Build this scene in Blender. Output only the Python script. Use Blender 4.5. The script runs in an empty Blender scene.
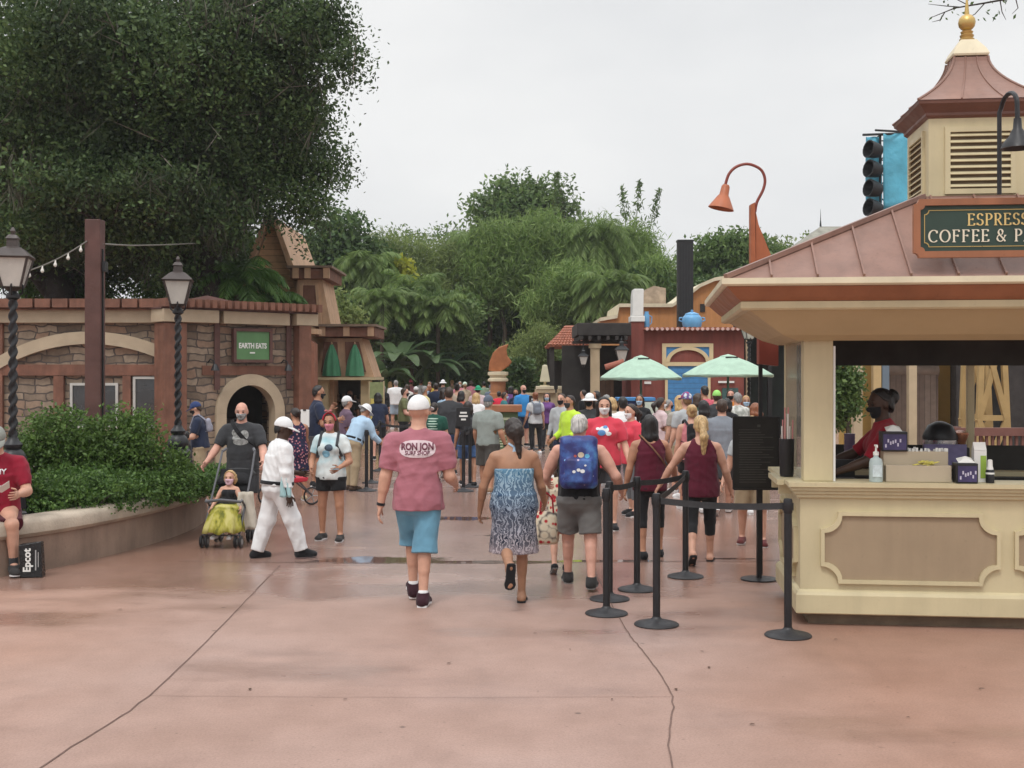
import bpy,math,random
import numpy as np
from mathutils import Vector,Matrix,Euler
from mathutils.bvhtree import BVHTree
random.seed(7)
RNG = np.random.default_rng(7)
R = math.radians
FPX,CX,HY,HCAM = 1200.0,512.0,375.0,1.9
scene = bpy.context.scene
COL = scene.collection
def gx(x,D): return (x - CX) * D / FPX
def zz(y,D): return HCAM - (y - HY) * D / FPX
def gd(y): return HCAM * FPX / (y - HY)
# ------------------------------------------------------------------ materials
MATS = {}
def srgb(r,g,b):
 f = lambda c: (c / 255 / 12.92) if c / 255 <= 0.04045 else ((c / 255 + 0.055) / 1.055) ** 2.4
 return (f(r),f(g),f(b))
def new_mat(name):
 m = bpy.data.materials.new(name)
 m.use_nodes = True
 nt = m.node_tree
 b = nt.nodes['Principled BSDF']
 return m,nt,b
def N(nt,t,**kw):
 n = nt.nodes.new(t)
 for k,v in kw.items():
  if k in n.inputs:
   n.inputs[k].default_value = v
  else:
   setattr(n,k,v)
 return n
def mixc(nt,fac,a,b):
 n = nt.nodes.new('ShaderNodeMix')
 n.data_type = 'RGBA'
 for sock,v in ((n.inputs[0],fac),(n.inputs[6],a),(n.inputs[7],b)):
  if hasattr(v,'is_output'):
   nt.links.new(v,sock)
  elif isinstance(v,(tuple,list)):
   sock.default_value = (v[0],v[1],v[2],1)
  else:
   sock.default_value = v
 return n.outputs[2]
def ramp(nt,inp,stops):
 n = nt.nodes.new('ShaderNodeValToRGB')
 el = n.color_ramp.elements
 while len(el) < len(stops):
  el.new(0.5)
 for e,(p,c) in zip(el,stops):
  e.position = p
  e.color = (c[0],c[1],c[2],1) if isinstance(c,(tuple,list)) else (c,c,c,1)
 nt.links.new(inp,n.inputs[0])
 return n.outputs[0]
def noise(nt,scale,detail=3,coord='Object',rough=0.55):
 tc = nt.nodes.new('ShaderNodeTexCoord')
 n = nt.nodes.new('ShaderNodeTexNoise')
 n.inputs['Scale'].default_value = scale
 n.inputs['Detail'].default_value = detail
 n.inputs['Roughness'].default_value = rough
 nt.links.new(tc.outputs[coord],n.inputs['Vector'])
 return n.outputs[0]
def bump(nt,b,h,strength=0.2,dist=0.02):
 n = nt.nodes.new('ShaderNodeBump')
 n.inputs['Strength'].default_value = strength
 n.inputs['Distance'].default_value = dist
 nt.links.new(h,n.inputs['Height'])
 nt.links.new(n.outputs[0],b.inputs['Normal'])
def M(name,col,rough=0.6,var=0.18,scale=6.0,bmp=0.1,bscale=None,metal=0.0,spec=0.4,dist=0.01,streak=0.0):
 """A plain surface with mottled colour and a little relief."""
 if name in MATS:
  return MATS[name]
 m,nt,b = new_mat(name)
 n = noise(nt,scale,5)
 lo = tuple(c * (1 - var) for c in col)
 hi = tuple(min(1,c * (1 + var)) for c in col)
 c = ramp(nt,n,[(0.3,lo),(0.7,hi)])
 if streak:
  tc = nt.nodes.new('ShaderNodeTexCoord'); mp = nt.nodes.new('ShaderNodeMapping'); mp.inputs['Scale'].default_value = (4.5,4.5,0.55)
  nt.links.new(tc.outputs['Object'],mp.inputs[0])
  n3 = nt.nodes.new('ShaderNodeTexNoise'); n3.inputs['Scale'].default_value = 1.3; n3.inputs['Detail'].default_value = 6; n3.inputs['Roughness'].default_value = 0.65
  nt.links.new(mp.outputs[0],n3.inputs['Vector'])
  sp_ = ramp(nt,noise(nt,34,4),[(0.27,1 - streak),(0.36,1.0)])
  sk = ramp(nt,n3.outputs[0],[(0.30,1 - streak),(0.58,1.0)])
  for q in (sk,sp_):
   mu = nt.nodes.new('ShaderNodeMix'); mu.data_type = 'RGBA'; mu.blend_type = 'MULTIPLY'; mu.inputs[0].default_value = 1
   nt.links.new(c,mu.inputs[6]); nt.links.new(q,mu.inputs[7]); c = mu.outputs[2]
 nt.links.new(c,b.inputs['Base Color'])
 rr = ramp(nt,noise(nt,scale * 2.3,3),[(0.3,max(0.02,rough - 0.1)),(0.7,min(1,rough + 0.1))])
 nt.links.new(rr,b.inputs['Roughness'])
 b.inputs['Metallic'].default_value = metal
 b.inputs['Specular IOR Level'].default_value = spec
 if bmp:
  bump(nt,b,noise(nt,bscale or scale * 8,4),bmp,dist)
 MATS[name] = m
 return m
def cloth(name,col,var=0.12,rough=0.85):
 if name in MATS:
  return MATS[name]
 m,nt,b = new_mat(name)
 n = noise(nt,5,4)
 c = ramp(nt,n,[(0.3,tuple(x * (1 - var) for x in col)),(0.7,tuple(min(1,x * (1 + var)) for x in col))])
 nt.links.new(c,b.inputs['Base Color'])
 b.inputs['Roughness'].default_value = rough
 b.inputs['Specular IOR Level'].default_value = 0.2
 b.inputs['Sheen Weight'].default_value = 0.1
 bump(nt,b,noise(nt,14,3),0.35,0.02)
 MATS[name] = m
 return m
def leafmat(name,c0,c1,trans=0.35,rough=0.45,clump=(0.55,0.72,1.2)):
 if name in MATS:
  return MATS[name]
 m,nt,b = new_mat(name)
 g = nt.nodes.new('ShaderNodeNewGeometry')
 c = ramp(nt,g.outputs['Random Per Island'],[(0.0,c0),(0.55,tuple((a + d) / 2 for a,d in zip(c0,c1))),(1.0,c1)])
 big = ramp(nt,noise(nt,clump[0],3),[(0.3,clump[1]),(0.7,clump[2])])
 mul = nt.nodes.new('ShaderNodeMix'); mul.data_type = 'RGBA'; mul.blend_type = 'MULTIPLY'
 mul.inputs[0].default_value = 1.0
 nt.links.new(c,mul.inputs[6]); nt.links.new(big,mul.inputs[7])
 c = mul.outputs[2]
 nt.links.new(c,b.inputs['Base Color'])
 b.inputs['Roughness'].default_value = rough
 b.inputs['Specular IOR Level'].default_value = 0.3
 tr = nt.nodes.new('ShaderNodeBsdfTranslucent')
 nt.links.new(c,tr.inputs['Color'])
 mx = nt.nodes.new('ShaderNodeMixShader')
 mx.inputs[0].default_value = trans
 nt.links.new(b.outputs[0],mx.inputs[1]); nt.links.new(tr.outputs[0],mx.inputs[2])
 nt.links.new(mx.outputs[0],nt.nodes['Material Output'].inputs['Surface'])
 MATS[name] = m
 return m
# ------------------------------------------------------------------ mesh making
def raw_mesh(name,V,quads,tris=None,smooth=False):
 V = np.asarray(V,dtype=np.float32).reshape(-1,3)
 quads = np.asarray(quads,dtype=np.int32).reshape(-1,4)
 tris = np.zeros((0,3),np.int32) if tris is None else np.asarray(tris,dtype=np.int32).reshape(-1,3)
 me = bpy.data.meshes.new(name)
 me.vertices.add(len(V)); me.vertices.foreach_set('co',V.ravel())
 nl = quads.size + tris.size
 me.loops.add(nl)
 me.loops.foreach_set('vertex_index',np.concatenate([quads.ravel(),tris.ravel()]).astype(np.int32))
 npoly = len(quads) + len(tris)
 me.polygons.add(npoly)
 st = np.concatenate([np.arange(len(quads)) * 4,quads.size + np.arange(len(tris)) * 3]).astype(np.int32)
 me.polygons.foreach_set('loop_start',st)
 me.polygons.foreach_set('use_smooth',np.full(npoly,smooth))
 me.update(calc_edges=True)
 me.validate()
 return me
def link(name,me,mat=None,parent=None):
 o = bpy.data.objects.new(name,me)
 COL.objects.link(o)
 if mat is not None:
  me.materials.clear()
  for m in (mat if isinstance(mat,(list,tuple)) else [mat]):
   me.materials.append(m)
 if parent is not None:
  o.parent = parent
 return o
def thing(name,label,cat,loc=(0,0,0),rotz=0.0,group=None):
 o = bpy.data.objects.new(name,None)
 o.empty_display_size = 0.1
 COL.objects.link(o)
 o.location = loc
 o.rotation_euler = (0,0,rotz)
 tag(o,label,cat,group)
 return o
def tag(o,label,cat,group=None,kind=None):
 if label: o['label'] = label
 if cat: o['category'] = cat
 if group: o['group'] = group
 if kind: o['kind'] = kind
 return o
def dup(root,loc,rotz=None,label=None,name=None):
 r = root.copy(); COL.objects.link(r); r.location = loc
 if rotz is not None: r.rotation_euler = (0,0,rotz)
 if label: r['label'] = label
 for ch in list(root.children):
  c = ch.copy(); COL.objects.link(c); c.parent = r
  for g in list(ch.children):
   d = g.copy(); COL.objects.link(d); d.parent = c
 return r
class MB:
 """collects boxes, tubes, lathes and prisms into one mesh; off is subtracted (world -> local)"""
 def __init__(s,off=(0,0,0),rot=0.0):
  s.V = []; s.Fc = []; s.off = Vector(off); s.rot = rot
 def add(s,V,Fc):
  n = len(s.V)
  s.V += [tuple(v) for v in V]
  s.Fc += [tuple(i + n for i in f) for f in Fc]
 def box(s,x0,x1,y0,y1,z0,z1):
  s.add([(x0,y0,z0),(x1,y0,z0),(x1,y1,z0),(x0,y1,z0),(x0,y0,z1),(x1,y0,z1),(x1,y1,z1),(x0,y1,z1)],
     [(0,3,2,1),(4,5,6,7),(0,1,5,4),(1,2,6,5),(2,3,7,6),(3,0,4,7)])
  return s
 def bar(s,a,b,w,h=None,up=(0,0,1)):
  """a rectangular bar from a to b"""
  h = h or w
  a = Vector(a); b = Vector(b); d = (b - a).normalized()
  u = Vector(up)
  if abs(d.dot(u)) > 0.98: u = Vector((0,1,0))
  x = d.cross(u).normalized(); y = x.cross(d).normalized()
  P = []
  for q in (a,b):
   for i,j in ((-1,-1),(1,-1),(1,1),(-1,1)):
    P.append(q + x * (i * w / 2) + y * (j * h / 2))
  s.add(P,[(0,1,2,3),(7,6,5,4),(0,4,5,1),(1,5,6,2),(2,6,7,3),(3,7,4,0)])
  return s
 def tube(s,pts,rad,n=10,cap=True):
  V,Fc = tube_geo(pts,rad,n,cap)
  s.add(V,Fc); return s
 def lathe(s,prof,n=16,c=(0,0,0),sq=None):
  """prof: (r, z) list; sq: rotation for square sections"""
  V = []; Fc = []
  for r,z in prof:
   for i in range(n):
    a = 2 * math.pi * i / n + (sq or 0)
    V.append((c[0] + r * math.cos(a),c[1] + r * math.sin(a),c[2] + z))
  for k in range(len(prof) - 1):
   for i in range(n):
    j = (i + 1) % n
    Fc.append((k * n + i,k * n + j,(k + 1) * n + j,(k + 1) * n + i))
  Fc.append(tuple(range(n))[::-1]); Fc.append(tuple(range((len(prof) - 1) * n,len(prof) * n)))
  s.add(V,Fc); return s
 def prism(s,poly,axis,a0,a1):
  """poly: 2D outline in the other two axes (in x,y,z order); extruded along axis from a0 to a1"""
  n = len(poly); V = []
  for a in (a0,a1):
   for u,v in poly:
    V.append((a,u,v) if axis == 0 else (u,a,v) if axis == 1 else (u,v,a))
  Fc = [tuple(range(n)),tuple(range(n,2 * n))[::-1]]
  for i in range(n):
   j = (i + 1) % n
   Fc.append((i,i + n,j + n,j))
  s.add(V,Fc); return s
 def strip(s,outer,inner,axis,a0,a1):
  """a band between two polylines of equal length, extruded"""
  n = len(outer)
  for i in range(n - 1):
   s.prism([outer[i],outer[i + 1],inner[i + 1],inner[i]],axis,a0,a1)
  return s
 def build(s,name,mat,parent=None,smooth=False,bevel=0.0,seg=2,world=False,loc=None):
  me = bpy.data.meshes.new(name)
  V = s.V
  if parent is not None and world:
   Mi = (Matrix.Translation(root_loc(parent)) @ Euler(root_of(parent).rotation_euler).to_matrix().to_4x4()).inverted()
   V = [tuple(Mi @ Vector(v)) for v in V]
  me.from_pydata(V,[],s.Fc)
  import bmesh
  bm = bmesh.new(); bm.from_mesh(me)
  bmesh.ops.recalc_face_normals(bm,faces=bm.faces)
  bm.to_mesh(me); bm.free()
  if smooth:
   me.polygons.foreach_set('use_smooth',[True] * len(me.polygons))
  o = link(name,me,mat,parent)
  if smooth and smooth != 'all':
   try:
    me.set_sharp_from_angle(angle=R(40))
   except Exception:
    pass
  if bevel:
   md = o.modifiers.new('Bevel','BEVEL'); md.width = bevel; md.segments = seg; md.limit_method = 'ANGLE'
   md.angle_limit = R(40)
  if loc is not None: o.location = loc
  return o
def root_of(o):
 while o.parent is not None: o = o.parent
 return o
def root_loc(o):
 return Vector(root_of(o).location)
def tube_geo(pts,rad,n=8,cap=True):
 pts = [Vector(p) for p in pts]
 k = len(pts)
 rad = [rad] * k if not isinstance(rad,(list,tuple)) else list(rad)
 V = []; Fc = []
 prev = None
 for i,p in enumerate(pts):
  t = (pts[min(i + 1,k - 1)] - pts[max(i - 1,0)])
  t = t.normalized() if t.length > 1e-9 else Vector((0,0,1))
  if prev is None:
   u = Vector((0,0,1)) if abs(t.z) < 0.9 else Vector((1,0,0))
   x = t.cross(u).normalized()
  else:
   x = (prev - t * prev.dot(t))
   x = x.normalized() if x.length > 1e-6 else t.orthogonal().normalized()
  prev = x
  y = t.cross(x)
  for j in range(n):
   a = 2 * math.pi * j / n
   V.append(p + (x * math.cos(a) + y * math.sin(a)) * rad[i])
 for i in range(k - 1):
  for j in range(n):
   l = (j + 1) % n
   Fc.append((i * n + j,i * n + l,(i + 1) * n + l,(i + 1) * n + j))
 if cap:
  Fc.append(tuple(range(n))[::-1]); Fc.append(tuple(range((k - 1) * n,k * n)))
 return V,Fc
def arc(cx,cz,r,a0,a1,n=16,rz=None):
 rz = rz or r
 return [(cx + r * math.cos(R(a0 + (a1 - a0) * i / n)),cz + rz * math.sin(R(a0 + (a1 - a0) * i / n))) for i in range(n + 1)]
def text_mesh(body,size,align='CENTER',extrude=0.0,spacing=1.0,bold=0.0):
 cu = bpy.data.curves.new('letters','FONT')
 cu.body = body; cu.size = size; cu.align_x = align; cu.align_y = 'CENTER'
 cu.extrude = extrude; cu.space_character = spacing; cu.offset = bold
 cu.resolution_u = 3
 o = bpy.data.objects.new('letters',cu); COL.objects.link(o)
 dg = bpy.context.evaluated_depsgraph_get(); dg.update()
 me = bpy.data.meshes.new_from_object(o.evaluated_get(dg))
 bpy.data.objects.remove(o); bpy.data.curves.remove(cu)
 return me
def text(name,body,size,mat,parent,loc,rot,extrude=0.003,spacing=1.0,bold=0.0,sx=1.0):
 me = text_mesh(body,size,'CENTER',extrude,spacing,bold)
 if sx != 1.0:
  me.transform(Matrix.Diagonal((sx,1,1,1)))
 o = link(name,me,mat,parent)
 o.location = loc; o.rotation_euler = rot
 return o
def serif_glyph(ch):
 k = 0.55
 S = []                                        # (polyline, pen)
 ln = lambda *p: S.append(list(p))
 foot = lambda x,y,w=0.14: S.append([(x - w,y),(x + w,y)])
 def circ(cx,cy,rx,ry,a0,a1,n=18): S.append([(cx + rx * math.cos(R(a0 + (a1 - a0) * i / n)),cy + ry * math.sin(R(a0 + (a1 - a0) * i / n))) for i in range(n + 1)])
 w = 0.6
 if ch in 'EF':
  ln((.15,0),(.15,1)); ln((.02,1),(.55,1)); ln((.15,.52),(.45,.52)); ln((.55,1.0),(.56,.84)); ln((.45,.60),(.45,.44))
  if ch == 'E': ln((.02,0),(.58,0)); ln((.58,0),(.61,.18))
  else: foot(.15,0)
  w = 0.68
 elif ch in 'PR':
  ln((.15,0),(.15,1)); ln((.02,1),(.3,1)); foot(.15,0); circ(.3,.74,.26,.26,90,-90); ln((.3,.48),(.15,.48))
  if ch == 'R': ln((.33,.48),(.62,0)); ln((.6,0),(.72,0))
  w = 0.70 if ch == 'R' else 0.64
 elif ch == 'S':
  circ(.29,.75,.20,.25,30,250); circ(.29,.25,.23,.25,80,-150); ln((.48,.95),(.47,.80)); ln((.08,.2),(.06,.03)); w = 0.60
 elif ch == 'O':
  circ(.44,.5,.38,.5,0,360,28); w = 0.92
 elif ch == 'C':
  circ(.44,.5,.38,.5,48,312,26); ln((.69,.95),(.70,.74)); w = 0.82
 elif ch == '&':
  circ(.34,.77,.17,.23,-60,240); ln((.26,.57),(.72,.0)); circ(.32,.27,.25,.27,110,330); ln((.54,.14),(.72,.5)); ln((.62,.5),(.8,.5)); w = 0.90
 elif ch == 'A':
  ln((.08,0),(.38,1.02)); ln((.38,1.02),(.68,0)); ln((.2,.36),(.57,.36)); foot(.08,0,.1); foot(.68,0,.13); w = 0.80
 elif ch == 'T':
  ln((.32,0),(.32,1)); ln((.02,1),(.62,1)); foot(.32,0); ln((.03,1),(.02,.82)); ln((.61,1),(.62,.82)); w = 0.68
 elif ch == 'I':
  ln((.16,0),(.16,1)); foot(.16,0); foot(.16,1); w = 0.36
 else:
  w = 0.35
 return S,w
def serif_text(name,body,h,mat,parent,loc,rot):
 adv = 0.0; V = []; Fc = []
 th,tn = 0.15,0.06
 z = 0.0
 for ch in body:
  S,w = serif_glyph(ch)
  for st in S:
   z += 0.00013
   pts = [Vector((p[0] + adv,p[1])) for p in st]
   for i in range(len(pts) - 1):
    a,b = pts[i],pts[i + 1]
    d = (b - a)
    if d.length < 1e-6: continue
    d.normalize()
    wd = tn + (th - tn) * abs(d.y) ** 1.5
    if ch in 'A&' and d.x * d.y > 0: wd = tn + 0.02
    nrm = Vector((-d.y,d.x)) * wd / 2
    e = d * (0.02 if len(pts) > 2 else 0)
    n0 = len(V)
    for q in (a - e - nrm,b + e - nrm,b + e + nrm,a - e + nrm):
     V.append((q.x * h,q.y * h,z + i * 0.00001))
    Fc.append((n0,n0 + 1,n0 + 2,n0 + 3))
  adv += w + 0.10
 V = [(x - adv * h / 2,y - h / 2,zc) for x,y,zc in V]
 me = bpy.data.meshes.new(name); me.from_pydata(V,[],Fc)
 o = link(name,me,mat,parent); o.location = loc; o.rotation_euler = rot
 md = o.modifiers.new('Solid','SOLIDIFY'); md.thickness = 0.002; md.offset = 0
 return o
# ------------------------------------------------------------------ foliage
def rand_rot_quads(P,size,aspect,rng,flat=0.0,dirs=None,asp_j=0.3,fold=0.0):
 """a diamond leaf at each point; returns V, quads"""
 n = len(P)
 if dirs is None:
  d = rng.normal(size=(n,3))
  d[:,2] -= flat
 else:
  d = dirs + rng.normal(size=(n,3)) * 0.35
 d /= np.linalg.norm(d,axis=1,keepdims=True)
 u = rng.normal(size=(n,3)) + np.array([0,0,0.8])
 w = np.cross(d,u); w /= np.linalg.norm(w,axis=1,keepdims=True) + 1e-9
 L = size * (0.65 + 0.7 * rng.random(n))[:,None]
 Wd = L * aspect * (1 - asp_j / 2 + asp_j * rng.random(n))[:,None]
 a = P - d * L * 0.5; c = P + d * L * 0.5
 b = P + w * Wd * 0.5 + d * L * 0.05; e = P - w * Wd * 0.5 + d * L * 0.05
 V = np.stack([a,b,c,e],axis=1).reshape(-1,3)
 q = np.arange(4 * n).reshape(-1,4)
 return V,q
def crown_points(blobs,n,per=28,spread=0.3,rng=RNG,shell=0.55,droop=0.0):
 """leaf positions in twig clumps scattered through the volume of ellipsoid blobs"""
 wt = np.array([b[2] if len(b) > 2 else b[1][0] * b[1][1] * b[1][2] for b in blobs],float)
 wt /= wt.sum()
 out = []
 nc = max(1,n // per)
 idx = rng.choice(len(blobs),nc,p=wt)
 c = np.array([b[0] for b in blobs])[idx]; r = np.array([b[1] for b in blobs])[idx]
 v = rng.normal(size=(nc,3)); v /= np.linalg.norm(v,axis=1,keepdims=True)
 rad = shell + (1.02 - shell) * rng.random((nc,1)) ** 0.7
 inner = rng.random((nc,1)) < 0.25
 rad = np.where(inner,rng.random((nc,1)) ** 0.4 * shell,rad)
 cl = c + v * r * rad
 off = np.clip(rng.normal(size=(nc,per,3)),-1.7,1.7) * spread * (0.6 + 0.8 * rng.random((nc,1,1)))
 off[:,:,2] *= 0.6
 if droop:
  off[:,:,2] -= np.abs(rng.normal(size=(nc,per))) * droop
 return (cl[:,None,:] + off).reshape(-1,3)
def foliage(name,P,size,aspect,mat,parent,rng=RNG,dirs=None,flat=0.0,off=(0,0,0)):
 V,q = rand_rot_quads(P - np.array(off),size,aspect,rng,flat,dirs)
 return link(name,raw_mesh(name,V,q),mat,parent)
def limb_path(a,b,rng,wob=0.15,n=6):
 a = np.array(a,float); b = np.array(b,float)
 L = np.linalg.norm(b - a)
 P = []
 for i in range(n + 1):
  t = i / n
  p = a + (b - a) * t
  if 0 < i < n: p = p + rng.normal(size=3) * L * wob * 0.25
  P.append(tuple(p))
 return P
BARK = M('bark',(0.10,0.075,0.055),0.9,0.4,3,0.8,14,dist=0.05)
BARKD = M('dark_bark',(0.045,0.035,0.03),0.9,0.4,3,0.8,14,dist=0.05)
def make_tree(label,loc,blobs,n,size,mat,trunk_r,aspect=0.5,name='tree',per=28,spread=0.3,bark=BARK,group=None,cat='tree',droop=0.0,top=None,limbs=8,seed=1,flat=0.2):
 rng = np.random.default_rng(seed)
 t = thing(name,label,cat,loc,0,group)
 tr = MB()
 zc = min(b[0][2] for b in blobs)
 top = top or zc
 tr.tube(limb_path((0,0,-0.05),(0,0,top),rng,0.1,5),[trunk_r * f for f in (1.25,1.0,0.92,0.85,0.8,0.7)],10)
 big = sorted(blobs,key=lambda b: -b[1][0])[:limbs]
 for b in big:
  e = np.array(b[0]) + rng.normal(size=3) * 0.2 * np.array(b[1])
  p = limb_path((0,0,top * 0.85),e,rng,0.2,5)
  tr.tube(p,[trunk_r * f for f in (0.6,0.48,0.36,0.26,0.18,0.1)],7)
  for k in range(3):
   v = rng.normal(size=3); v /= np.linalg.norm(v)
   tr.tube(limb_path(p[3],np.array(b[0]) + v * np.array(b[1]) * 0.9,rng,0.25,4),[trunk_r * f for f in (0.22,0.16,0.11,0.07,0.03)],5)
 tr.build('trunk',bark,t,smooth='all')
 P = crown_points(blobs,n,per,spread,rng,droop=droop)
 V,q = rand_rot_quads(P,size,aspect,rng,flat)
 link('crown',raw_mesh('crown',V,q),mat,t)
 return t
def frond_geo(base,az,length,rise,droop,nl,leaflet,rng,wid=0.035):
 """one pinnate palm frond: rib points and leaflet quads"""
 pts = []
 for i in range(9):
  t = i / 8
  r = length * (t - 0.18 * t * t)
  z = length * (rise * t - droop * t * t)
  pts.append(np.array([base[0] + math.cos(az) * r,base[1] + math.sin(az) * r,base[2] + z]))
 V = []; Q = []
 side = np.array([-math.sin(az),math.cos(az),0])
 for i in range(nl):
  t = 0.12 + 0.88 * i / nl
  f = t * 8; k = min(7,int(f)); p = pts[k] + (pts[k + 1] - pts[k]) * (f - k)
  d = pts[k + 1] - pts[k]; d /= np.linalg.norm(d)
  ll = leaflet * (0.35 + 0.65 * math.sin(math.pi * min(1,t * 0.85 + 0.12))) * rng.uniform(0.85,1.1)
  for s in (-1,1):
   dr = side * s * 0.75 + d * 0.55 + np.array([0,0,-0.35 + rng.normal() * 0.15])
   dr /= np.linalg.norm(dr)
   mid = p + dr * ll * 0.5 + np.array([0,0,-0.02]); tip = p + dr * ll + np.array([0,0,-0.22 * ll])
   n0 = len(V)
   wv = d * wid
   V += [p - wv * 0.5,mid - wv,tip,mid + wv]
   Q.append((n0,n0 + 1,n0 + 2,n0 + 3))
 return pts,V,Q
def make_palm(label,loc,h,nf,flen,mat,trunk_r=0.12,leaflet=0.5,droop=0.75,rise=0.6,seed=1,name='palm_tree',nl=34,cat='palm tree',lean=(0,0),wid=0.035,group=None):
 rng = np.random.default_rng(seed)
 t = thing(name,label,cat,loc,rng.uniform(0,6),group)
 MB().tube([(lean[0] * k / 5,lean[1] * k / 5,-0.05 + (h + 0.05) * k / 5) for k in range(6)],[trunk_r * f for f in (1.3,1.0,0.9,0.85,0.85,0.9)],9).build('trunk',BARK,t,smooth='all')
 V = []; Q = []; rib = MB()
 for i in range(nf):
  az = i * 2.399 + rng.uniform(-0.2,0.2)
  up = i / nf
  pts,v,q = frond_geo((lean[0],lean[1],h),az,flen * rng.uniform(0.85,1.1),rise * (0.25 + 1.3 * up),droop * rng.uniform(0.85,1.15),nl,leaflet,rng,wid)
  n0 = len(V); V += v; Q += [tuple(j + n0 for j in x) for x in q]
  rib.tube(pts,[0.022 - 0.0023 * k for k in range(9)],4)
 rib.build('frond_rib',mat,t)
 link('crown',raw_mesh('crown',V,Q),mat,t)
 return t
# ------------------------------------------------------------------ people: one continuous surface grown from a distance field
class Field:
 def __init__(s,lo,hi,h):
  s.h = h
  s.lo = np.array(lo,float) - 2 * h
  s.n = np.ceil((np.array(hi) - s.lo) / h).astype(int) + 3
  s.F = np.ones(tuple(s.n),np.float32)
 def sub(s,lo,hi):
  a = np.clip(np.floor((np.array(lo) - s.lo) / s.h).astype(int),0,s.n)
  b = np.clip(np.ceil((np.array(hi) - s.lo) / s.h).astype(int) + 1,0,s.n)
  if np.any(b <= a): return None,None,None
  ax = [(s.lo[i] + s.h * np.arange(a[i],b[i])).astype(np.float32) for i in range(3)]
  X,Y,Z = np.meshgrid(*ax,indexing='ij',sparse=True)
  return tuple(slice(a[i],b[i]) for i in range(3)),(X,Y,Z),None
 def union(s,sl,d,k):
  f = s.F[sl]
  if k <= 0:
   s.F[sl] = np.minimum(f,d); return
  hh = np.clip(0.5 + 0.5 * (f - d) / k,0,1)
  s.F[sl] = f + (d - f) * hh - k * hh * (1 - hh)
 def prim(s,p,inf=0.0,k=0.03):
  t = p[0]
  m = inf + k + 3 * s.h
  if t == 'c':
   _,a,b,ra,rb = p
   a = np.array(a,float); b = np.array(b,float)
   r = max(ra,rb) + m
   sl,G,_ = s.sub(np.minimum(a,b) - r,np.maximum(a,b) + r)
   if sl is None: return
   X,Y,Z = G
   ba = b - a; L2 = max(1e-9,ba @ ba)
   tt = np.clip(((X - a[0]) * ba[0] + (Y - a[1]) * ba[1] + (Z - a[2]) * ba[2]) / L2,0,1)
   d = np.sqrt((X - a[0] - tt * ba[0]) ** 2 + (Y - a[1] - tt * ba[1]) ** 2 + (Z - a[2] - tt * ba[2]) ** 2) - (ra + (rb - ra) * tt) - inf
  elif t == 'e':
   _,c,ax,rr = p
   c = np.array(c,float); rr = np.array(rr,float)
   r = rr.max() + m
   sl,G,_ = s.sub(c - r,c + r)
   if sl is None: return
   X,Y,Z = G
   rr = rr + inf
   k0 = 0; k1 = 0
   for i in range(3):
    q = (X - c[0]) * ax[i][0] + (Y - c[1]) * ax[i][1] + (Z - c[2]) * ax[i][2]
    k0 = k0 + (q / rr[i]) ** 2; k1 = k1 + (q / rr[i] ** 2) ** 2
   k0 = np.sqrt(k0); k1 = np.sqrt(k1) + 1e-6
   d = k0 * (k0 - 1) / k1
  elif t == 'k':                                        # elliptical frustum with level ends
   _,a,b,r0,r1,xa,ya = p[:7]
   a = np.array(a,float); b = np.array(b,float)
   r = max(max(r0),max(r1)) + m
   sl,G,_ = s.sub(np.minimum(a,b) - r,np.maximum(a,b) + r)
   if sl is None: return
   X,Y,Z = G
   ba = b - a; L = np.linalg.norm(ba); u = ba / L
   tt = ((X - a[0]) * u[0] + (Y - a[1]) * u[1] + (Z - a[2]) * u[2])
   q = np.clip(tt / L,0,1)
   qx = (X - a[0]) * xa[0] + (Y - a[1]) * xa[1] + (Z - a[2]) * xa[2]
   qy = (X - a[0]) * ya[0] + (Y - a[1]) * ya[1] + (Z - a[2]) * ya[2]
   oa = np.arctan2(qy,qx)
   rx = r0[0] + (r1[0] - r0[0]) * q + inf; ry = r0[1] + (r1[1] - r0[1]) * q + inf
   fold = 1 + (p[7] if len(p) > 7 else 0) * q * (np.sin(oa * 9) * 0.6 + np.sin(oa * 14 + 1.3) * 0.4)
   d = (np.sqrt((qx / rx) ** 2 + (qy / ry) ** 2) / fold - 1) * np.minimum(rx,ry)
   d = np.maximum(d,np.maximum(-tt,tt - L))
  elif t == 'b':                                        # rounded box
   _,c,ax,hs,rad = p
   c = np.array(c,float)
   r = float(np.linalg.norm(hs)) + m
   sl,G,_ = s.sub(c - r,c + r)
   if sl is None: return
   X,Y,Z = G
   o = 0; mx = None
   for i in range(3):
    q = np.abs((X - c[0]) * ax[i][0] + (Y - c[1]) * ax[i][1] + (Z - c[2]) * ax[i][2]) - (hs[i] - rad + inf)
    o = o + np.maximum(q,0) ** 2
    mx = q if mx is None else np.maximum(mx,q)
   d = np.sqrt(o) + np.minimum(mx,0) - rad
  s.union(sl,d.astype(np.float32),k)
 def cut(s,n,p):
  """keep the side where (x-p).n < 0"""
  X,Y,Z = np.meshgrid(*[(s.lo[i] + s.h * np.arange(s.n[i])).astype(np.float32) for i in range(3)],indexing='ij',sparse=True)
  d = (X - p[0]) * n[0] + (Y - p[1]) * n[1] + (Z - p[2]) * n[2]
  s.F = np.maximum(s.F,d.astype(np.float32))
 def carve(s,prims):
  g = Field(s.lo + 2 * s.h,s.lo + s.h * s.n,s.h); g.n = s.n; g.lo = s.lo; g.F = np.ones(tuple(s.n),np.float32)
  for p in prims: g.prim(p,0,0)
  s.F = np.maximum(s.F,-g.F)
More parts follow.
